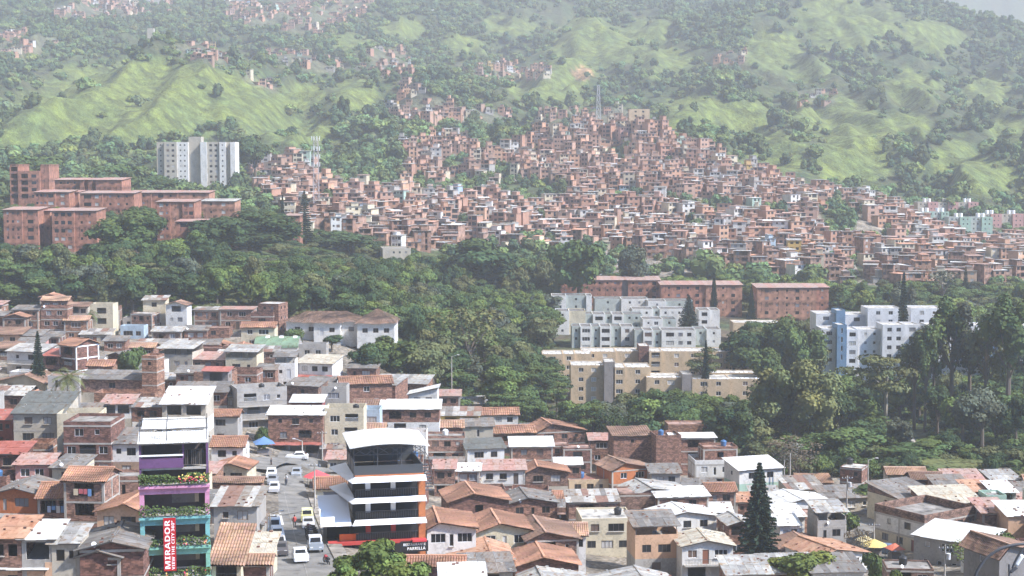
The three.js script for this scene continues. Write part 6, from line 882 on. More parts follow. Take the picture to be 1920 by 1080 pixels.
// ---------- tents, poles, masts ----------
function tent(px, d, w, h, mat, label, n = 4) { const p = onG(px, d, 0.1), o = thing('market_tent', label, 'tent', p.toArray(), 0.3), c = new THREE.ConeGeometry(w * 0.72, h * 0.38, n, 1, true); const m = mesh('canopy', c, mat, o); m.rotation.y = Math.PI / 4; m.position.y = h * 0.86; for (const [a, b] of [[-1, -1], [1, -1], [1, 1], [-1, 1]]) new G().bar([a * w * 0.42, 0, b * w * 0.42], [a * w * 0.42, h * 0.7, b * w * 0.42], 0.03, 5).build('leg', STEEL, o); new G().box(-w * 0.35, w * 0.35, 0, 0.9, -w * 0.3, w * 0.2).build('counter', WALL.q, o); return o; }
const cloth = (r, g, b) => std(r, g, b, { side: THREE.DoubleSide }); tent(490, 288, 3.6, 3.2, cloth(0.10, 0.19, 0.36), 'blue pyramid tent at the street corner'); tent(589, 262, 3.2, 2.9, cloth(0.62, 0.08, 0.09), 'red umbrella stall beside the street', 8); tent(1650, 246, 3.0, 2.6, cloth(0.55, 0.42, 0.14), 'yellow stall umbrella on the side street', 8); tent(1632, 250, 2.2, 2.5, cloth(0.65, 0.55, 0.30), 'pale yellow parasol beside the stall umbrella', 8); tent(1690, 243, 2.4, 2.4, cloth(0.45, 0.12, 0.07), 'orange-red stall awning on the side street', 4);
const CABLE = [];
function pole(px, ytop, d, label, lamp, arm = 0) { const b = onG(px, d), top = at(px, ytop, d).y, H = Math.max(3, top - b.y), o = thing('utility_pole', label, 'pole', b.toArray(), 0, 'utility poles'); new G().bar([0, -0.5, 0], [0, H, 0], 0.16, 8, 0.1).build('post', CONC, o); if (arm) { new G().box(-0.9, 0.9, H - 0.5, H - 0.4, -0.05, 0.05).build('cross_arm', STEEL, o); for (const x of [-0.8, -0.3, 0.3, 0.8]) { const i = mesh('insulator', new THREE.CylinderGeometry(0.05, 0.07, 0.2, 8), ALU, o); i.position.set(x, H - 0.3, 0); } } if (lamp) { new G().bar([0, H - 0.1, 0], [lamp * 1.3, H + 0.35, 0.2], 0.04, 6).build('lamp_arm', ALU, o); const l = mesh('lamp_head', new THREE.SphereGeometry(0.2, 10, 6).scale(1.9, 0.5, 0.9), ALU, o); l.position.set(lamp * 1.55, H + 0.36, 0.2); } if (arm > 1) { const t = mesh('transformer', new THREE.CylinderGeometry(0.3, 0.3, 0.8, 12), ALU, o); t.position.set(0.42, H - 1.5, 0.1); } CABLE.push([b.x, b.y + H - 0.35, b.z]); return o; }
pole(585, 868, 232, 'utility pole left of the low tile-roofed shop', 0, 1); pole(609, 935, 206, 'utility pole in front of the white street awning', 0, 1); pole(499, 962, 203, 'utility pole beside the white van', 1, 1); pole(510, 1000, 180, 'utility pole among the near parked cars', 0, 1); pole(562, 826, 292, 'street lamp pole at the far corner shop', -1); pole(600, 808, 296, 'utility pole beside the corner brick house', 0, 1);
pole(763, 1000, 208, 'slim lamp post over the restaurant sign', -1); pole(1597, 892, 262, 'tall utility pole with transformer beside the crumbling roofs', 0, 2); pole(1636, 862, 296, 'slim pole right of the lone brick house', 1); pole(1488, 850, 300, 'slim pole before the brown leafless tree', 0); pole(1477, 862, 300, 'thin grey pole beside the brown leafless tree', 0); pole(1786, 1022, 205, 'utility pole against the long grey house', 0, 2); pole(378, 486, 470, 'tall white lamp pole rising from the wood', 1); pole(338, 500, 480, 'thin pole in the wood left of the lamp pole', 0); pole(352, 505, 478, 'thin pole in the wood nearest the lamp pole', 0); pole(396, 530, 470, 'short pole in the wood right of the lamp pole', 0); pole(846, 668, 370, 'small lamp pole among the trees past the roofs', 1); pole(1650, 980, 246, 'pole on the side street beside the yellow stall', 0, 1);
{ const g = (a, b, sag, label) => { const c = new G(); for (let k = 0; k < 12; k++) { const f = t => [lerp(a[0], b[0], t), lerp(a[1], b[1], t) - sag * 4 * t * (1 - t), lerp(a[2], b[2], t)]; c.bar(f(k / 12), f((k + 1) / 12), 0.022, 4); } tag(c.build('power_cable', STEEL), label, 'cable', 'overhead cables'); }; g(CABLE[0], CABLE[5], 0.6, 'overhead cable from the shop pole to the corner pole'); g(CABLE[0], CABLE[1], 0.5, 'overhead cable between the two poles by the restaurant'); g(CABLE[2], CABLE[1], 0.5, 'overhead cable crossing the street above the van'); g(CABLE[2], CABLE[3], 0.4, 'overhead cable along the left kerb poles'); g(CABLE[7], CABLE[17], 0.7, 'overhead cable from transformer pole to the side street'); }
function lattice(px, y0, y1, d, w0, w1, mat, label, panels, r = 0.09) {
  const top = at(px, y0, d), b = onG(px, d), gY = b.y, H = top.y - gY, o = thing('lattice_mast', label, 'mast', [top.x, gY, -d]), g = new G(), n = Math.round(H / (w0 * 1.1)), C = [[-1, -1], [1, -1], [1, 1], [-1, 1]], P = (k, q) => { const t = k / n, w = lerp(w0, w1, t) / 2; return [C[q % 4][0] * w, t * H, C[q % 4][1] * w]; };
  for (let k = 0; k < n; k++) for (let q = 0; q < 4; q++) { g.bar(P(k, q), P(k + 1, q), r, 4); g.bar(P(k, q), P(k + 1, q + 1), r * 0.6, 3); g.bar(P(k, q + 1), P(k + 1, q), r * 0.6, 3); g.bar(P(k + 1, q), P(k + 1, q + 1), r * 0.6, 3); } g.build('lattice_frame', mat, o); for (const [fy, x, z] of panels) { const m = mesh('antenna_panel', new THREE.BoxGeometry(0.28, 1.9, 0.2), WHITE, o); m.position.set(x, fy * H, z); } return o;
}
const pn = []; for (const f of [0.99, 0.86, 0.76, 0.66]) for (const [x, z] of [[-1.7, 0.4], [1.7, 0.4], [-0.6, 1.6], [0.7, 1.6]]) pn.push([f, x, z]); lattice(592, 258, 425, 690, 2.6, 1.8, std(0.42, 0.37, 0.36), 'tall lattice phone mast with white antenna panels on the left slope', pn, 0.08); lattice(1122, 160, 205, 1040, 4, 1.2, std(0.42, 0.42, 0.42), 'small grey pylon above the crest of the central hill', [], 0.16); lattice(768, 112, 160, 1420, 4.5, 1.4, std(0.42, 0.42, 0.42), 'far grey pylon above the upper left settlement', [], 0.18);
{ // curved lamp arm near the viewer
  const d = 44, k = d / F, b = onG(1822, d), o = thing('street_lamp', 'black curved street lamp arm close by at the bottom right', 'street lamp', [0, 0, 0]), P = [[1822, 1130], [1828, 1082], [1842, 1055], [1868, 1033], [1900, 1022], [1940, 1020], [1975, 1024]].map(q => at(...q, d)), c = new THREE.CatmullRomCurve3([new THREE.Vector3(P[0].x, b.y - 0.5, -d), new THREE.Vector3(P[0].x, lerp(b.y, P[0].y, 0.6), -d), ...P]); mesh('arm', new THREE.TubeGeometry(c, 70, 0.045, 8), STEEL, o);
  const c2 = new THREE.CatmullRomCurve3([at(1935, 1018, d), at(1918, 1030, d), at(1906, 1048, d), at(1898, 1066, d)]); mesh('brace', new THREE.TubeGeometry(c2, 20, 0.035, 8), STEEL, o); const l = mesh('lamp_head', new THREE.CapsuleGeometry(0.075, 0.24, 4, 10), WHITE, o); l.position.copy(at(1910, 1050, d + 0.1)); l.rotation.z = -0.55; const bx = mesh('ballast', new THREE.CapsuleGeometry(0.05, 0.18, 4, 8), STEEL, o); bx.position.copy(at(1901, 1068, d)); bx.rotation.z = -0.9; new G().bar(at(1893, 1110, d).toArray(), at(1892, 1058, d).toArray(), 0.03, 6).build('stub_post', STEEL, o);
}

// green barrel canopies by the left wood, and the concrete channel on the grassy bank
[[56, 611], [88, 612], [118, 613]].forEach(([px, py], i) => { const d = 428, p = at(px, py + 3, d), o = thing('green_canopy', ['leftmost', 'middle', 'rightmost'][i] + ' of three green arched canopies at the wood edge', 'canopy', [p.x, p.y, p.z], -0.5, 'green canopies'), g = new G(), n = 8, w = 1.5, L = 4.2; for (let k = 0; k < n; k++) { const a = k / n * Math.PI, b = (k + 1) / n * Math.PI, q = (t, x) => [x, Math.sin(t) * 0.9, -Math.cos(t) * w]; g.quad(q(a, L / 2), q(b, L / 2), q(b, -L / 2), q(a, -L / 2)); } g.build('vault', std(0.03, 0.30, 0.17, { side: THREE.DoubleSide, roughness: 0.5 }), o); for (const x of [-L / 2, L / 2]) for (const z of [-w, w]) new G().bar([x, 0, z], [x, -4, z], 0.06, 5).build('post', STEEL, o); FOOT.push([p.x, p.z, 3]); });
{ const A = onG(1716, 392, 0.3), B = onG(1722, 372, 0.3), C = onG(1728, 356, 0.3), m = strip('concrete_channel', [A, B, C], -0.45, 0.45, 0.35, CONC, 1); m.userData = { label: 'pale concrete drain channel running down the grassy bank', category: 'channel' }; for (const p of [A, B, C]) FOOT.push([p.x, p.z, 5]); }
// ---------- the crowded hillside ----------
{
  const R = rng(2024), spots = [];
  for (let d = 618; d < 2100; d += d < 1120 ? 7.4 : 11) { const w = d * 0.36; for (let x = -w; x < w; x += 6.3) {
    const xx = x + (R() - 0.5) * 3.4, dd = d + (R() - 0.5) * 3.6, y = ground(xx, -dd), [px, py] = proj(xx, y, -dd), r = [R(), R(), R(), R(), R(), R()];
    if (px < -30 || px > 1950 || py < -20 || !inBarrio(px, py) || inGap(px, py) || greenPatch(xx, dd)) continue; if (r[0] < (dd < 1130 ? 0.05 : 0.58)) continue; if (FOOT.some(q => Math.hypot(q[0] - xx, q[1] + dd) < q[2] + 3)) continue; spots.push([xx, dd, y, px, r]);
  } }
  const stuff = new G(), T = (W, D) => 0, cnt = { one: 0 }; const CW = { b: [0.49, 0.275, 0.195], o: [0.57, 0.325, 0.215], B: [0.55, 0.345, 0.26], h: [0.41, 0.265, 0.20], w: [0.72, 0.71, 0.69], c: [0.66, 0.58, 0.44], g: [0.42, 0.40, 0.38], P: [0.66, 0.40, 0.27], y: [0.6, 0.42, 0.16], u: [0.38, 0.5, 0.62], m: [0.42, 0.56, 0.48], p: [0.6, 0.36, 0.33] }, CR = { z: [0.58, 0.57, 0.54], w: [0.80, 0.80, 0.79], f: [0.30, 0.28, 0.26], i: [0.55, 0.36, 0.30], g: [0.45, 0.42, 0.39], t: [0.46, 0.23, 0.14] };
  spots.sort((a, b) => a[1] - b[1]); const LIM = 310;
  // only those that are not buried behind nearer ones count as the largest in view: take the nearest
  spots.forEach(([x, d, y, px, r], i) => {
    const q = rng(9000 + i * 13), near = i < LIM, W = 4.2 + 2.9 * r[1], D = 5 + 1.8 * r[2], fl = d > 1130 ? (r[3] < 0.6 ? 1 : 2) : r[3] < 0.24 ? 1 : r[3] < 0.76 ? 2 : 3, fh = 2.6, H = fl * fh, wk = pick(q, 'b b b b B B B B o o h h P w c g e b B'.split(' ').map(v => v === 'e' ? (q() < 0.4 ? pick(q, ['y', 'u', 'm', 'p']) : 'c') : v)), rk = pick(q, 'z z w f i i g g t i'.split(' ')), yaw = (r[4] - 0.5) * 0.9 + (px > 1200 ? 0.15 : -0.1), slope = rk === 'g' ? 0 : -0.05 + 0.11 * r[5], lo = -3.5;
    const win = (L, n) => tokens(n, L, fh, q), toks = pick(q, ['w w', 's w', 'w d', 'x', 'w s w', 'v w', 'w o']), oh = 0.35, col = near ? null : CW[wk];
    const build = (g, roofG, tf, panes) => {
      for (let k = 0; k < fl; k++) { const ops = win(W, toks); face({ quad: (a, b, c, e, cc, uv) => g.quad(tf(a), tf(b), tf(c), tf(e), col, uv) }, W, fh, ops, (u, v, n) => [-W / 2 + u, k * fh + v, D / 2 + n], k * fh); if (panes) for (const o of ops) if ('wsxW'.includes(o.c)) panes.push([-W / 2 + o.u + o.w / 2, k * fh + o.v, D / 2 - 0.1, o.w, o.h]); if (!near) for (const o of ops) g.quad(tf([-W / 2 + o.u, k * fh + o.v, D / 2 - 0.15]), tf([-W / 2 + o.u + o.w, k * fh + o.v, D / 2 - 0.15]), tf([-W / 2 + o.u + o.w, k * fh + o.v + o.h, D / 2 - 0.15]), tf([-W / 2 + o.u, k * fh + o.v + o.h, D / 2 - 0.15]), [0.03, 0.03, 0.035]); }
      const Q = (a, b, c, e) => g.quad(tf(a), tf(b), tf(c), tf(e), col), rz = slope * D; const X = W / 2, Z = D / 2; Q([-X, lo, Z], [X, lo, Z], [X, 0, Z], [-X, 0, Z]); Q([X, lo, Z], [X, lo, -Z], [X, H + rz, -Z], [X, H, Z]); Q([-X, lo, -Z], [-X, lo, Z], [-X, H, Z], [-X, H + rz, -Z]); Q([X, lo, -Z], [-X, lo, -Z], [-X, H + rz, -Z], [X, H + rz, -Z]);
      const rc = near ? null : CR[rk], e = 0.12, A = [-X - oh, H + e - slope * oh, Z + oh], B = [X + oh, H + e - slope * oh, Z + oh], C = [X + oh, H + e + rz + slope * oh, -Z - oh], E = [-X - oh, H + e + rz + slope * oh, -Z - oh], dn = v => [v[0], v[1] - 0.12, v[2]]; const RQ = (a, b, c, k) => roofG.quad(tf(a), tf(b), tf(c), tf(k), rc); RQ(A, B, C, E); RQ(dn(E), dn(C), dn(B), dn(A)); RQ(dn(A), dn(B), B, A); RQ(dn(B), dn(C), C, B); RQ(dn(E), dn(A), A, E);
      if (q() < 0.4) { const a = -X + q() * X, b = a + W * (0.35 + 0.2 * q()), z1 = Z - D * 0.35 * q(), z0 = -Z + 0.1, hh = H + 1.2 + q() * 1.5, cc = col; Q([a, H, z1], [b, H, z1], [b, hh, z1], [a, hh, z1]); Q([b, H, z1], [b, H, z0], [b, hh, z0], [b, hh, z1]); Q([a, H, z0], [a, H, z1], [a, hh, z1], [a, hh, z0]); Q([b, H, z0], [a, H, z0], [a, hh, z0], [b, hh, z0]); RQ([a - 0.2, hh, z1 + 0.3], [b + 0.2, hh, z1 + 0.3], [b + 0.2, hh + 0.1, z0 - 0.2], [a - 0.2, hh + 0.1, z0 - 0.2]); }
      return toks;
    };
    if (near) {
      const zone = px < 640 ? 'left slope' : px < 960 ? 'middle hollow' : px < 1300 ? 'central hill' : px < 1600 ? 'right slope' : 'far right slope', wn = { ...WNAME, b: 'brick' }[wk], rn = { z: 'pale sheet', w: 'white sheet', f: 'grey sheet', i: 'pinkish', g: 'flat concrete', t: 'tile' }[rk];
      const o = thing('hillside_house', `${wn} ${NUMW[fl]} house, ${rn} roof, foot of ${zone}`, 'house', [x, y, -d], yaw, 'houses on the hillside'); named(o, px);
      const g = new G(), rg = new G(), panes = []; build(g, rg, v => v, panes); g.build('wall', WALL[{ b: 3, B: 4, o: 5, h: 6 }[wk] ?? wk], o); rg.build('roof', rk === 'g' ? SLAB.g : rk === 't' ? RIDGE.t : rk === 'i' ? SLAB.i : SHEET[rk][0], o); for (const p of panes) { const m = mesh('window', winParts(p[3], p[4]).p, [GLASS[1], GLASS[0], BLIND, SHUTTER, GLASS[2], CURTAIN][Math.floor(hash2(Math.round(p[0] * 50), i) * 6)], o); m.position.set(p[0], p[1], p[2]); }
    } else { const c = Math.cos(yaw), s = Math.sin(yaw); build(stuff, stuff, v => [x + v[0] * c + v[2] * s, y + v[1], -d - v[0] * s + v[2] * c]); }
  });
  const t = new THREE.MeshStandardMaterial({ vertexColors: true, roughness: 0.85, map: stuccoTex, side: THREE.DoubleSide }); tag(stuff.build('upper_hillside_houses', t), 'hundreds of small brick houses packed over the upper hillside', 'houses', null, 'stuff');
  console.log('hillside', spots.length, 'tris', stuff.p.length / 9);
}
// ---------- trees placed one by one ----------
function put(kind, px, ytop, d, wpx, mat, label, v = 0, name, bark) { const x = (px - 960) / F * d, z = -d, top = at(px, ytop, d).y, hh = Math.max(2.2, top - ground(x, z)); FOOT.push([x, z, wpx / F * d * 0.3]); return named(treeThing(kind, v, mat, x, z, hh, wpx / F * d, label, undefined, name, px * 0.7, bark), px); }
put('big', 1498, 652, 365, 165, LEAF.hazel, 'huge rounded yellow-green tree in front of the white flats'); put('flat', 1668, 655, 385, 160, LEAF.olive, 'spreading flat-topped tree with bare grey trunk on the grassy bank', 0, 'acacia_tree', paleBark); put('big', 1488, 570, 452, 135, LEAF.mid, 'round tree standing between tan flats and bluish white flats', 1); put('tall', 1440, 640, 430, 80, LEAF.mid, 'leafy tree behind the huge yellow-green tree', 1);
[[1758, 560, 405, 70], [1790, 528, 400, 95], [1826, 545, 398, 90], [1856, 570, 392, 80], [1896, 522, 378, 110], [1930, 540, 385, 90], [1722, 600, 400, 70], [1742, 590, 395, 60]].forEach(([x, t, d, w], i) => put('euca', x, t, d, w, [LEAF.olive, LEAF.mid, LEAF.grey][i % 3], 'tall slender eucalyptus in front of the bluish flats', i, 'eucalyptus_tree', barkMat));
put('broad', 1852, 722, 345, 120, LEAF.grey, 'grey-green layered tree on the bank at the right', 2); put('broad', 1400, 612, 455, 125, LEAF.deep, 'dark round tree behind the right end of the tan flats', 3); put('flat', 1320, 655, 432, 90, LEAF.olive, 'thin spreading tree over the tan flats', 1, 'acacia_tree'); put('thin', 1486, 812, 318, 115, LEAF.dry, 'brown half-bare tree at the edge of the houses', 0); put('thin', 1505, 838, 312, 90, LEAF.dry, 'low brown scrubby tree beside the half-bare tree', 1); put('thin', 1772, 500, 590, 95, LEAF.grey, 'pale hazy tree before the right slope houses', 1); put('tall', 1695, 520, 520, 60, LEAF.grey, 'pale tree just behind the tall conifer by the white flats', 0);
put('broad', 905, 438, 575, 190, LEAF.deep, 'broad dark tree before the orange houses', 0); put('broad', 1085, 432, 560, 130, LEAF.mid, 'tall round tree left of the hillside foot houses', 1); put('tall', 1192, 458, 590, 66, LEAF.grey, 'single airy tree among the lowest hillside houses', 2); put('broad', 660, 430, 600, 140, LEAF.deep, 'wide dark tree left of the pale public building', 2); put('big', 235, 375, 488, 165, LEAF.mid, 'big round tree covering the corner of the brick blocks', 1); put('big', 470, 385, 545, 200, LEAF.deep, 'massive dark tree right of the brick blocks', 0); put('broad', 400, 402, 505, 150, LEAF.deep, 'broad dark tree below the small glazed brick block', 3); put('broad', 60, 288, 690, 130, LEAF.mid, 'tree behind the farthest brick block', 4); put('broad', 225, 300, 700, 120, LEAF.mid, 'broad tree left of the pale tower', 1); put('broad', 300, 325, 690, 110, LEAF.deep, 'tree hiding the left foot of the pale tower', 2); put('broad', 480, 250, 840, 90, LEAF.deep, 'dark tree right of the pale tower', 2);
put('tall', 735, 622, 368, 110, LEAF.mid, 'dense bamboo-like clump beside the zinc roofs', 0); put('broad', 800, 628, 372, 130, LEAF.olive, 'olive tree right of the bamboo-like clump', 1); put('broad', 690, 640, 362, 90, LEAF.deep, 'dark tree in front of the mansion', 4); put('thin', 880, 560, 430, 170, LEAF.hazel, 'pale feathery tree in the middle of the wood', 0); put('broad', 620, 625, 388, 50, LEAF.deep, 'small dark tree against the mansion wall', 2); put('shrub', 545, 610, 392, 50, LEAF.mid, 'garden shrub at the left end of the mansion', 1, 'garden_shrub');
put('leafy', 690, 1002, 166, 140, LEAF.fresh, 'leafy mango-like tree in front of the restaurant', 2); put('leafy', 640, 1052, 158, 80, LEAF.fresh, 'smaller leafy tree beside the street before the restaurant', 0); put('leafy', 768, 1047, 152, 150, LEAF.lime, 'bright lime-green bush at the bottom edge', 0, 'garden_shrub'); put('broad', 800, 1000, 214, 60, LEAF.mid, 'dark slim tree at the restaurant corner', 3);
put('broad', 1650, 900, 285, 100, LEAF.mid, 'bushy tree among the low roofs left of the side street', 3); put('thin', 1832, 1008, 216, 110, LEAF.fresh, 'drooping light green tree before the glaring white roof', 1); put('leafy', 1515, 1028, 216, 150, LEAF.lime, 'wide bright green shrub behind the bottom roofs', 1, 'garden_shrub'); put('thin', 1625, 985, 240, 60, LEAF.dry, 'yellowish flowering tree beside the stalls', 0); put('shrub', 1655, 1030, 222, 60, LEAF.mid, 'garden shrub beside the planted stair', 2, 'garden_shrub'); put('shrub', 1690, 1062, 205, 60, LEAF.fresh, 'light green shrub at the foot of the planted stair', 3, 'garden_shrub'); put('shrub', 1900, 992, 225, 80, LEAF.fresh, 'green shrub behind the dark grey house', 0, 'garden_shrub'); put('shrub', 1600, 950, 262, 70, LEAF.mid, 'dark shrub at the foot of the transformer pole', 1, 'garden_shrub');
put('broad', 1812, 866, 318, 175, LEAF.hazel, 'low rounded yellow-green tree above the brick house with two openings', 1); put('broad', 1725, 822, 330, 150, LEAF.mid, 'round dense tree above the lone brick house', 0); put('broad', 1600, 800, 336, 150, LEAF.mid, 'dense green tree behind the lone brick house', 4); put('shrub', 240, 645, 345, 75, LEAF.mid, 'garden bush below the pale blue house', 2, 'garden_shrub'); put('shrub', 380, 765, 300, 40, LEAF.mid, 'green bush between the brick roofs', 3, 'garden_shrub'); put('shrub', 488, 796, 292, 36, LEAF.mid, 'garden bush left of the corner house', 0, 'garden_shrub');
put('tall', 646, 175, 1060, 27, LEAF.deep, 'solitary dark oval tree on the green slope', 0);
const pn2 = (v, px, yt, d, w, label, mat) => { const x = (px - 960) / F * d; FOOT.push([x, -d, 2.5]); pine(v, x, -d, at(px, yt, d).y - ground(x, -d), w / F * d, label, mat); };
pn2(0, 1430, 868, 243, 84, 'tall dark conifer standing among the near roofs'); pn2(0, 65, 621, 322, 36, 'pointed conifer beside the white house'); pn2(1, 571, 357, 600, 34, 'dark conifer beside the phone mast'); pn2(2, 530, 366, 605, 20, 'slim conifer left of the dark conifer by the mast'); pn2(1, 1293, 554, 512, 46, 'tiered conifer standing in the white flats'); pn2(2, 1340, 512, 548, 26, 'columnar conifer before the red brick blocks'); pn2(2, 1411, 538, 548, 26, 'columnar conifer between two red brick blocks'); pn2(2, 1697, 512, 478, 44, 'tall dark conifer between the bluish white flats'); pn2(2, 1326, 638, 424, 30, 'narrow dark conifer before the rear tan flats'); pn2(2, 388, -8, 1890, 13, 'far pointed tree on the upper left ridge'); pn2(2, 407, -6, 1880, 12, 'second far pointed tree on the upper left ridge'); pn2(1, 1813, 500, 600, 16, 'small conifer among the right slope houses');
palm((122 - 960) / F * 290, -290, 11, 'yellowing palm among the left roofs', LEAF.hazel); palm((168 - 960) / F * 405, -405, 7.5, 'green palm at the edge of the left wood', LEAF.mid);
// ---------- the wooded belt: trees one can tell apart, the rest behind them as one wood ----------
{
  const R = rng(31337), zones = [
    [[[-60, 432], [500, 428], [520, 470], [440, 500], [-60, 500]], 'left wood'], [[[-60, 445], [440, 470], [440, 498], [-60, 492]], 'left wood'],
    [[[440, 432], [560, 425], [760, 424], [800, 380], [860, 345], [1010, 350], [1045, 420], [1035, 480], [1030, 560], [1180, 585], [1180, 620], [560, 630], [440, 560]], 'middle wood'],
    [[[1000, 350], [1440, 340], [1440, 412], [1010, 412]], 'wood below the tan flats'], [[[1440, 318], [1640, 312], [1650, 352], [1590, 440], [1440, 440]], 'wood below the bluish flats'], [[[1640, 308], [1870, 306], [1880, 292], [1960, 290], [1960, 345], [1640, 345]], 'right-hand wood'], [[[1600, 345], [1860, 345], [1860, 415], [1600, 415]], 'wood on the grassy bank'], [[[1840, 345], [1960, 345], [1960, 440], [1860, 440]], 'right-hand wood'], [[[1540, 415], [1850, 410], [1850, 445], [1540, 455]], 'right-hand wood'],
    [[[1390, 570], [1960, 500], [1960, 620], [1390, 620]], 'bright wood behind the flats'], [[[1230, 585], [1400, 580], [1400, 615], [1230, 620]], 'bright wood behind the flats'], [[[-60, 505], [300, 515], [440, 560], [500, 640], [-60, 640]], 'wood around the brick blocks'], [[[1400, 440], [1530, 440], [1530, 540], [1420, 540]], 'wood between the flats'], [[[440, 560], [560, 600], [480, 650], [440, 650]], 'wood around the brick blocks'], [[[1000, 420], [1035, 420], [1040, 560], [1000, 560]], 'middle wood'],
  ], list = [];
  for (let d = 308; d < 650; d += 8.6) for (let x = -d * 0.36; x < d * 0.36; x += 8.6) {
    const xx = x + (R() - 0.5) * 5.5, dd = d + (R() - 0.5) * 5.5, px = 960 + F * xx / dd, r = [R(), R(), R(), R(), R()], zn = zones.find(q => inPoly(px, dd, q[0])); if (!zn) continue;
    const shrubby = dd < 335, near = FOOT.some(q => Math.hypot(q[0] - xx, q[1] + dd) < q[2] + (shrubby ? 1.6 : 3.2)); if (near) continue;
    const open = px > 1685 && px < 1765 && dd > 362 && dd < 392; if (open && r[0] < 0.7) continue;
    list.push([xx, dd, px, r, zn[1], shrubby]);
  }
  const CAP = [['wood on the grassy bank', 0, 2000, 705], ['left wood', -99, 200, 452], ['left wood', 200, 450, 428], ['left wood', 450, 600, 470], ['wood below the tan flats', -99, 1065, 690], ['wood below the tan flats', 1065, 1150, 742], ['wood below the tan flats', 1150, 1300, 722], ['wood below the tan flats', 1300, 1500, 732], ['wood below the bluish flats', 0, 2000, 700], ['right-hand wood', 1540, 1850, 690], ['middle wood', 0, 540, 480], ['middle wood', 540, 760, 478], ['middle wood', 760, 1050, 470], ['middle wood', 1050, 1300, 505], ['bright wood behind the flats', 0, 1560, 510], ['bright wood behind the flats', 1560, 2000, 520], ['wood around the brick blocks', -99, 700, 380], ['wood between the flats', 0, 2000, 590]];
  list.sort((a, b) => a[1] - b[1]); const restC = [], o3 = new THREE.Object3D(); let n = 0;
  for (const [x, d, px, r, zn, shrubby] of list) {
    const bright = zn.startsWith('bright'), tone = r[0] < 0.34 ? 'deep' : r[0] < 0.62 ? 'mid' : r[0] < 0.80 ? (bright ? 'lime' : 'fresh') : r[0] < 0.92 ? 'olive' : 'grey', m = bright && tone === 'deep' ? 'fresh' : tone;
    const kind = shrubby ? 'shrub' : r[1] < 0.62 ? 'broad' : r[1] < 0.86 ? 'tall' : r[1] < 0.94 ? 'flat' : 'thin', hgt0 = shrubby ? 3 + 3 * r[2] : (bright ? 7 : 8.5) + 5.5 * r[2] + (kind === 'tall' ? 2.5 : 0), wd0 = (shrubby ? 6 : kind === 'tall' ? 8.5 : 11) * (0.85 + 0.4 * r[3]);
    const lim = d < 366 && px > 1412 && px < 1585 ? [0, 0, 0, 806] : d < 385 && px >= 1585 && px < 1725 ? [0, 0, 0, 775] : d < 345 && px >= 1725 ? [0, 0, 0, 800] : CAP.find(c => c[0] === zn && px >= c[1] && px < c[2]); let hgt = hgt0, wd = wd0; if (lim) { hgt = clamp(at(px, lim[3] + r[3] * 14, d).y - ground(x, -d), 3.2, hgt0); wd = wd0 * Math.max(0.6, Math.sqrt(hgt / hgt0)); }
    const tn = { deep: 'dark green', mid: 'green', fresh: 'light green', lime: 'bright green', olive: 'olive', grey: 'grey-green' }[m], kn = { broad: 'round tree', tall: 'tall tree', flat: 'flat-topped tree', thin: 'sparse tree', shrub: 'bushy shrub' }[kind];
    if (n < 290) { named(treeThing(kind, Math.floor(r[4] * 9), LEAF[m], x, -d, hgt, wd, `${tn} ${kn} in the ${zn}`, 'trees of the wooded belt', kind === 'shrub' ? 'wild_shrub' : 'woodland_tree', r[4] * 6.28), px); n++; }
    else restC.push([x, d, hgt, wd, m, Math.floor(r[4] * 5), kind === 'tall' ? 'tall' : 'broad']);
  }
  const by = {}; for (const q of restC) { const k = q[6] + q[5] % TREE[q[6]].length + q[4]; (by[k] ??= []).push(q); }
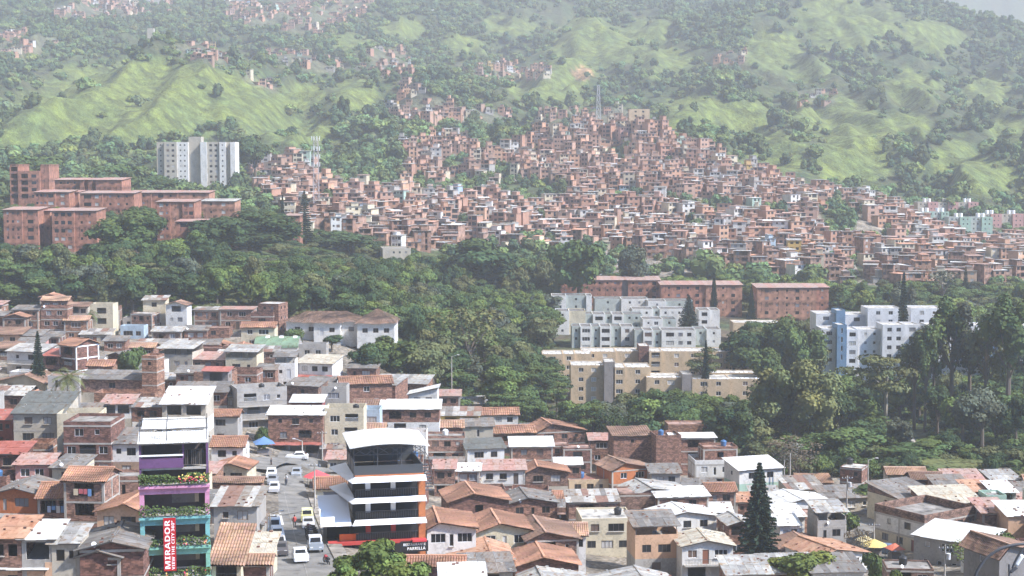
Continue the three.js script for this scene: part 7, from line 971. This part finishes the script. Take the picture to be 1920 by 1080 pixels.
  const wood = new THREE.Group(); wood.name = 'rear_wood'; tag(wood, 'rearmost trees of the wooded belt merging into one green mass', 'wood', null, 'stuff'); scene.add(wood);
  for (const k in by) { const q0 = by[k][0], T = TREE[q0[6]][q0[5] % TREE[q0[6]].length], im = shadowOn(new THREE.InstancedMesh(T.c, LEAF[q0[4]], by[k].length)); im.name = 'rear_wood_crowns'; im.userData.kind = 'stuff'; by[k].forEach((q, i) => { o3.position.set(q[0], ground(q[0], -q[1]) - 0.1, -q[1]); o3.rotation.set(0, q[0], 0); o3.scale.set(q[3] / 2 / T.w, q[2] / T.h, q[3] / 2 / T.w); o3.updateMatrix(); im.setMatrixAt(i, o3.matrix); }); wood.add(im); }
  { // low growth under the trees
    const U = { deep: [], mid: [], olive: [], fresh: [] }, ks = Object.keys(U); for (let d = 300; d < 640; d += 5) for (let x = -d * 0.36; x < d * 0.36; x += 5) { const xx = x + (R() - 0.5) * 4, dd = d + (R() - 0.5) * 4, px = 960 + F * xx / dd, r = [R(), R(), R()]; if (!zones.some(q => inPoly(px, dd, q[0]))) continue; if (FOOT.some(q => Math.hypot(q[0] - xx, q[1] + dd) < q[2] + 1)) continue; if (px > 1685 && px < 1765 && dd > 362 && dd < 392 && r[0] < 0.8) continue; U[ks[Math.floor(r[0] * 4)]].push([xx, dd, 0.5 + 0.9 * r[1], r[2]]); }
    for (const k of ks) { const im = shadowOn(new THREE.InstancedMesh(TREE.shrub[ks.indexOf(k)].c, LEAF[k], U[k].length)); U[k].forEach((q, i) => { o3.position.set(q[0], ground(q[0], -q[1]) - 0.3, -q[1]); o3.rotation.set(0, q[3] * 6.28, 0); o3.scale.set(q[2] * 1.2, q[2] * 0.9, q[2] * 1.2); o3.updateMatrix(); im.setMatrixAt(i, o3.matrix); }); im.name = 'undergrowth'; im.name = numbered('undergrowth'); tag(im, `${{ deep: 'dark', mid: 'green', olive: 'olive', fresh: 'light green' }[k]} undergrowth beneath the wooded belt`, 'undergrowth', null, 'stuff'); scene.add(im); }
  }
  console.log('belt trees', list.length, 'as mass', restC.length);
}
finishLabels();
renderer.render(scene, camera);
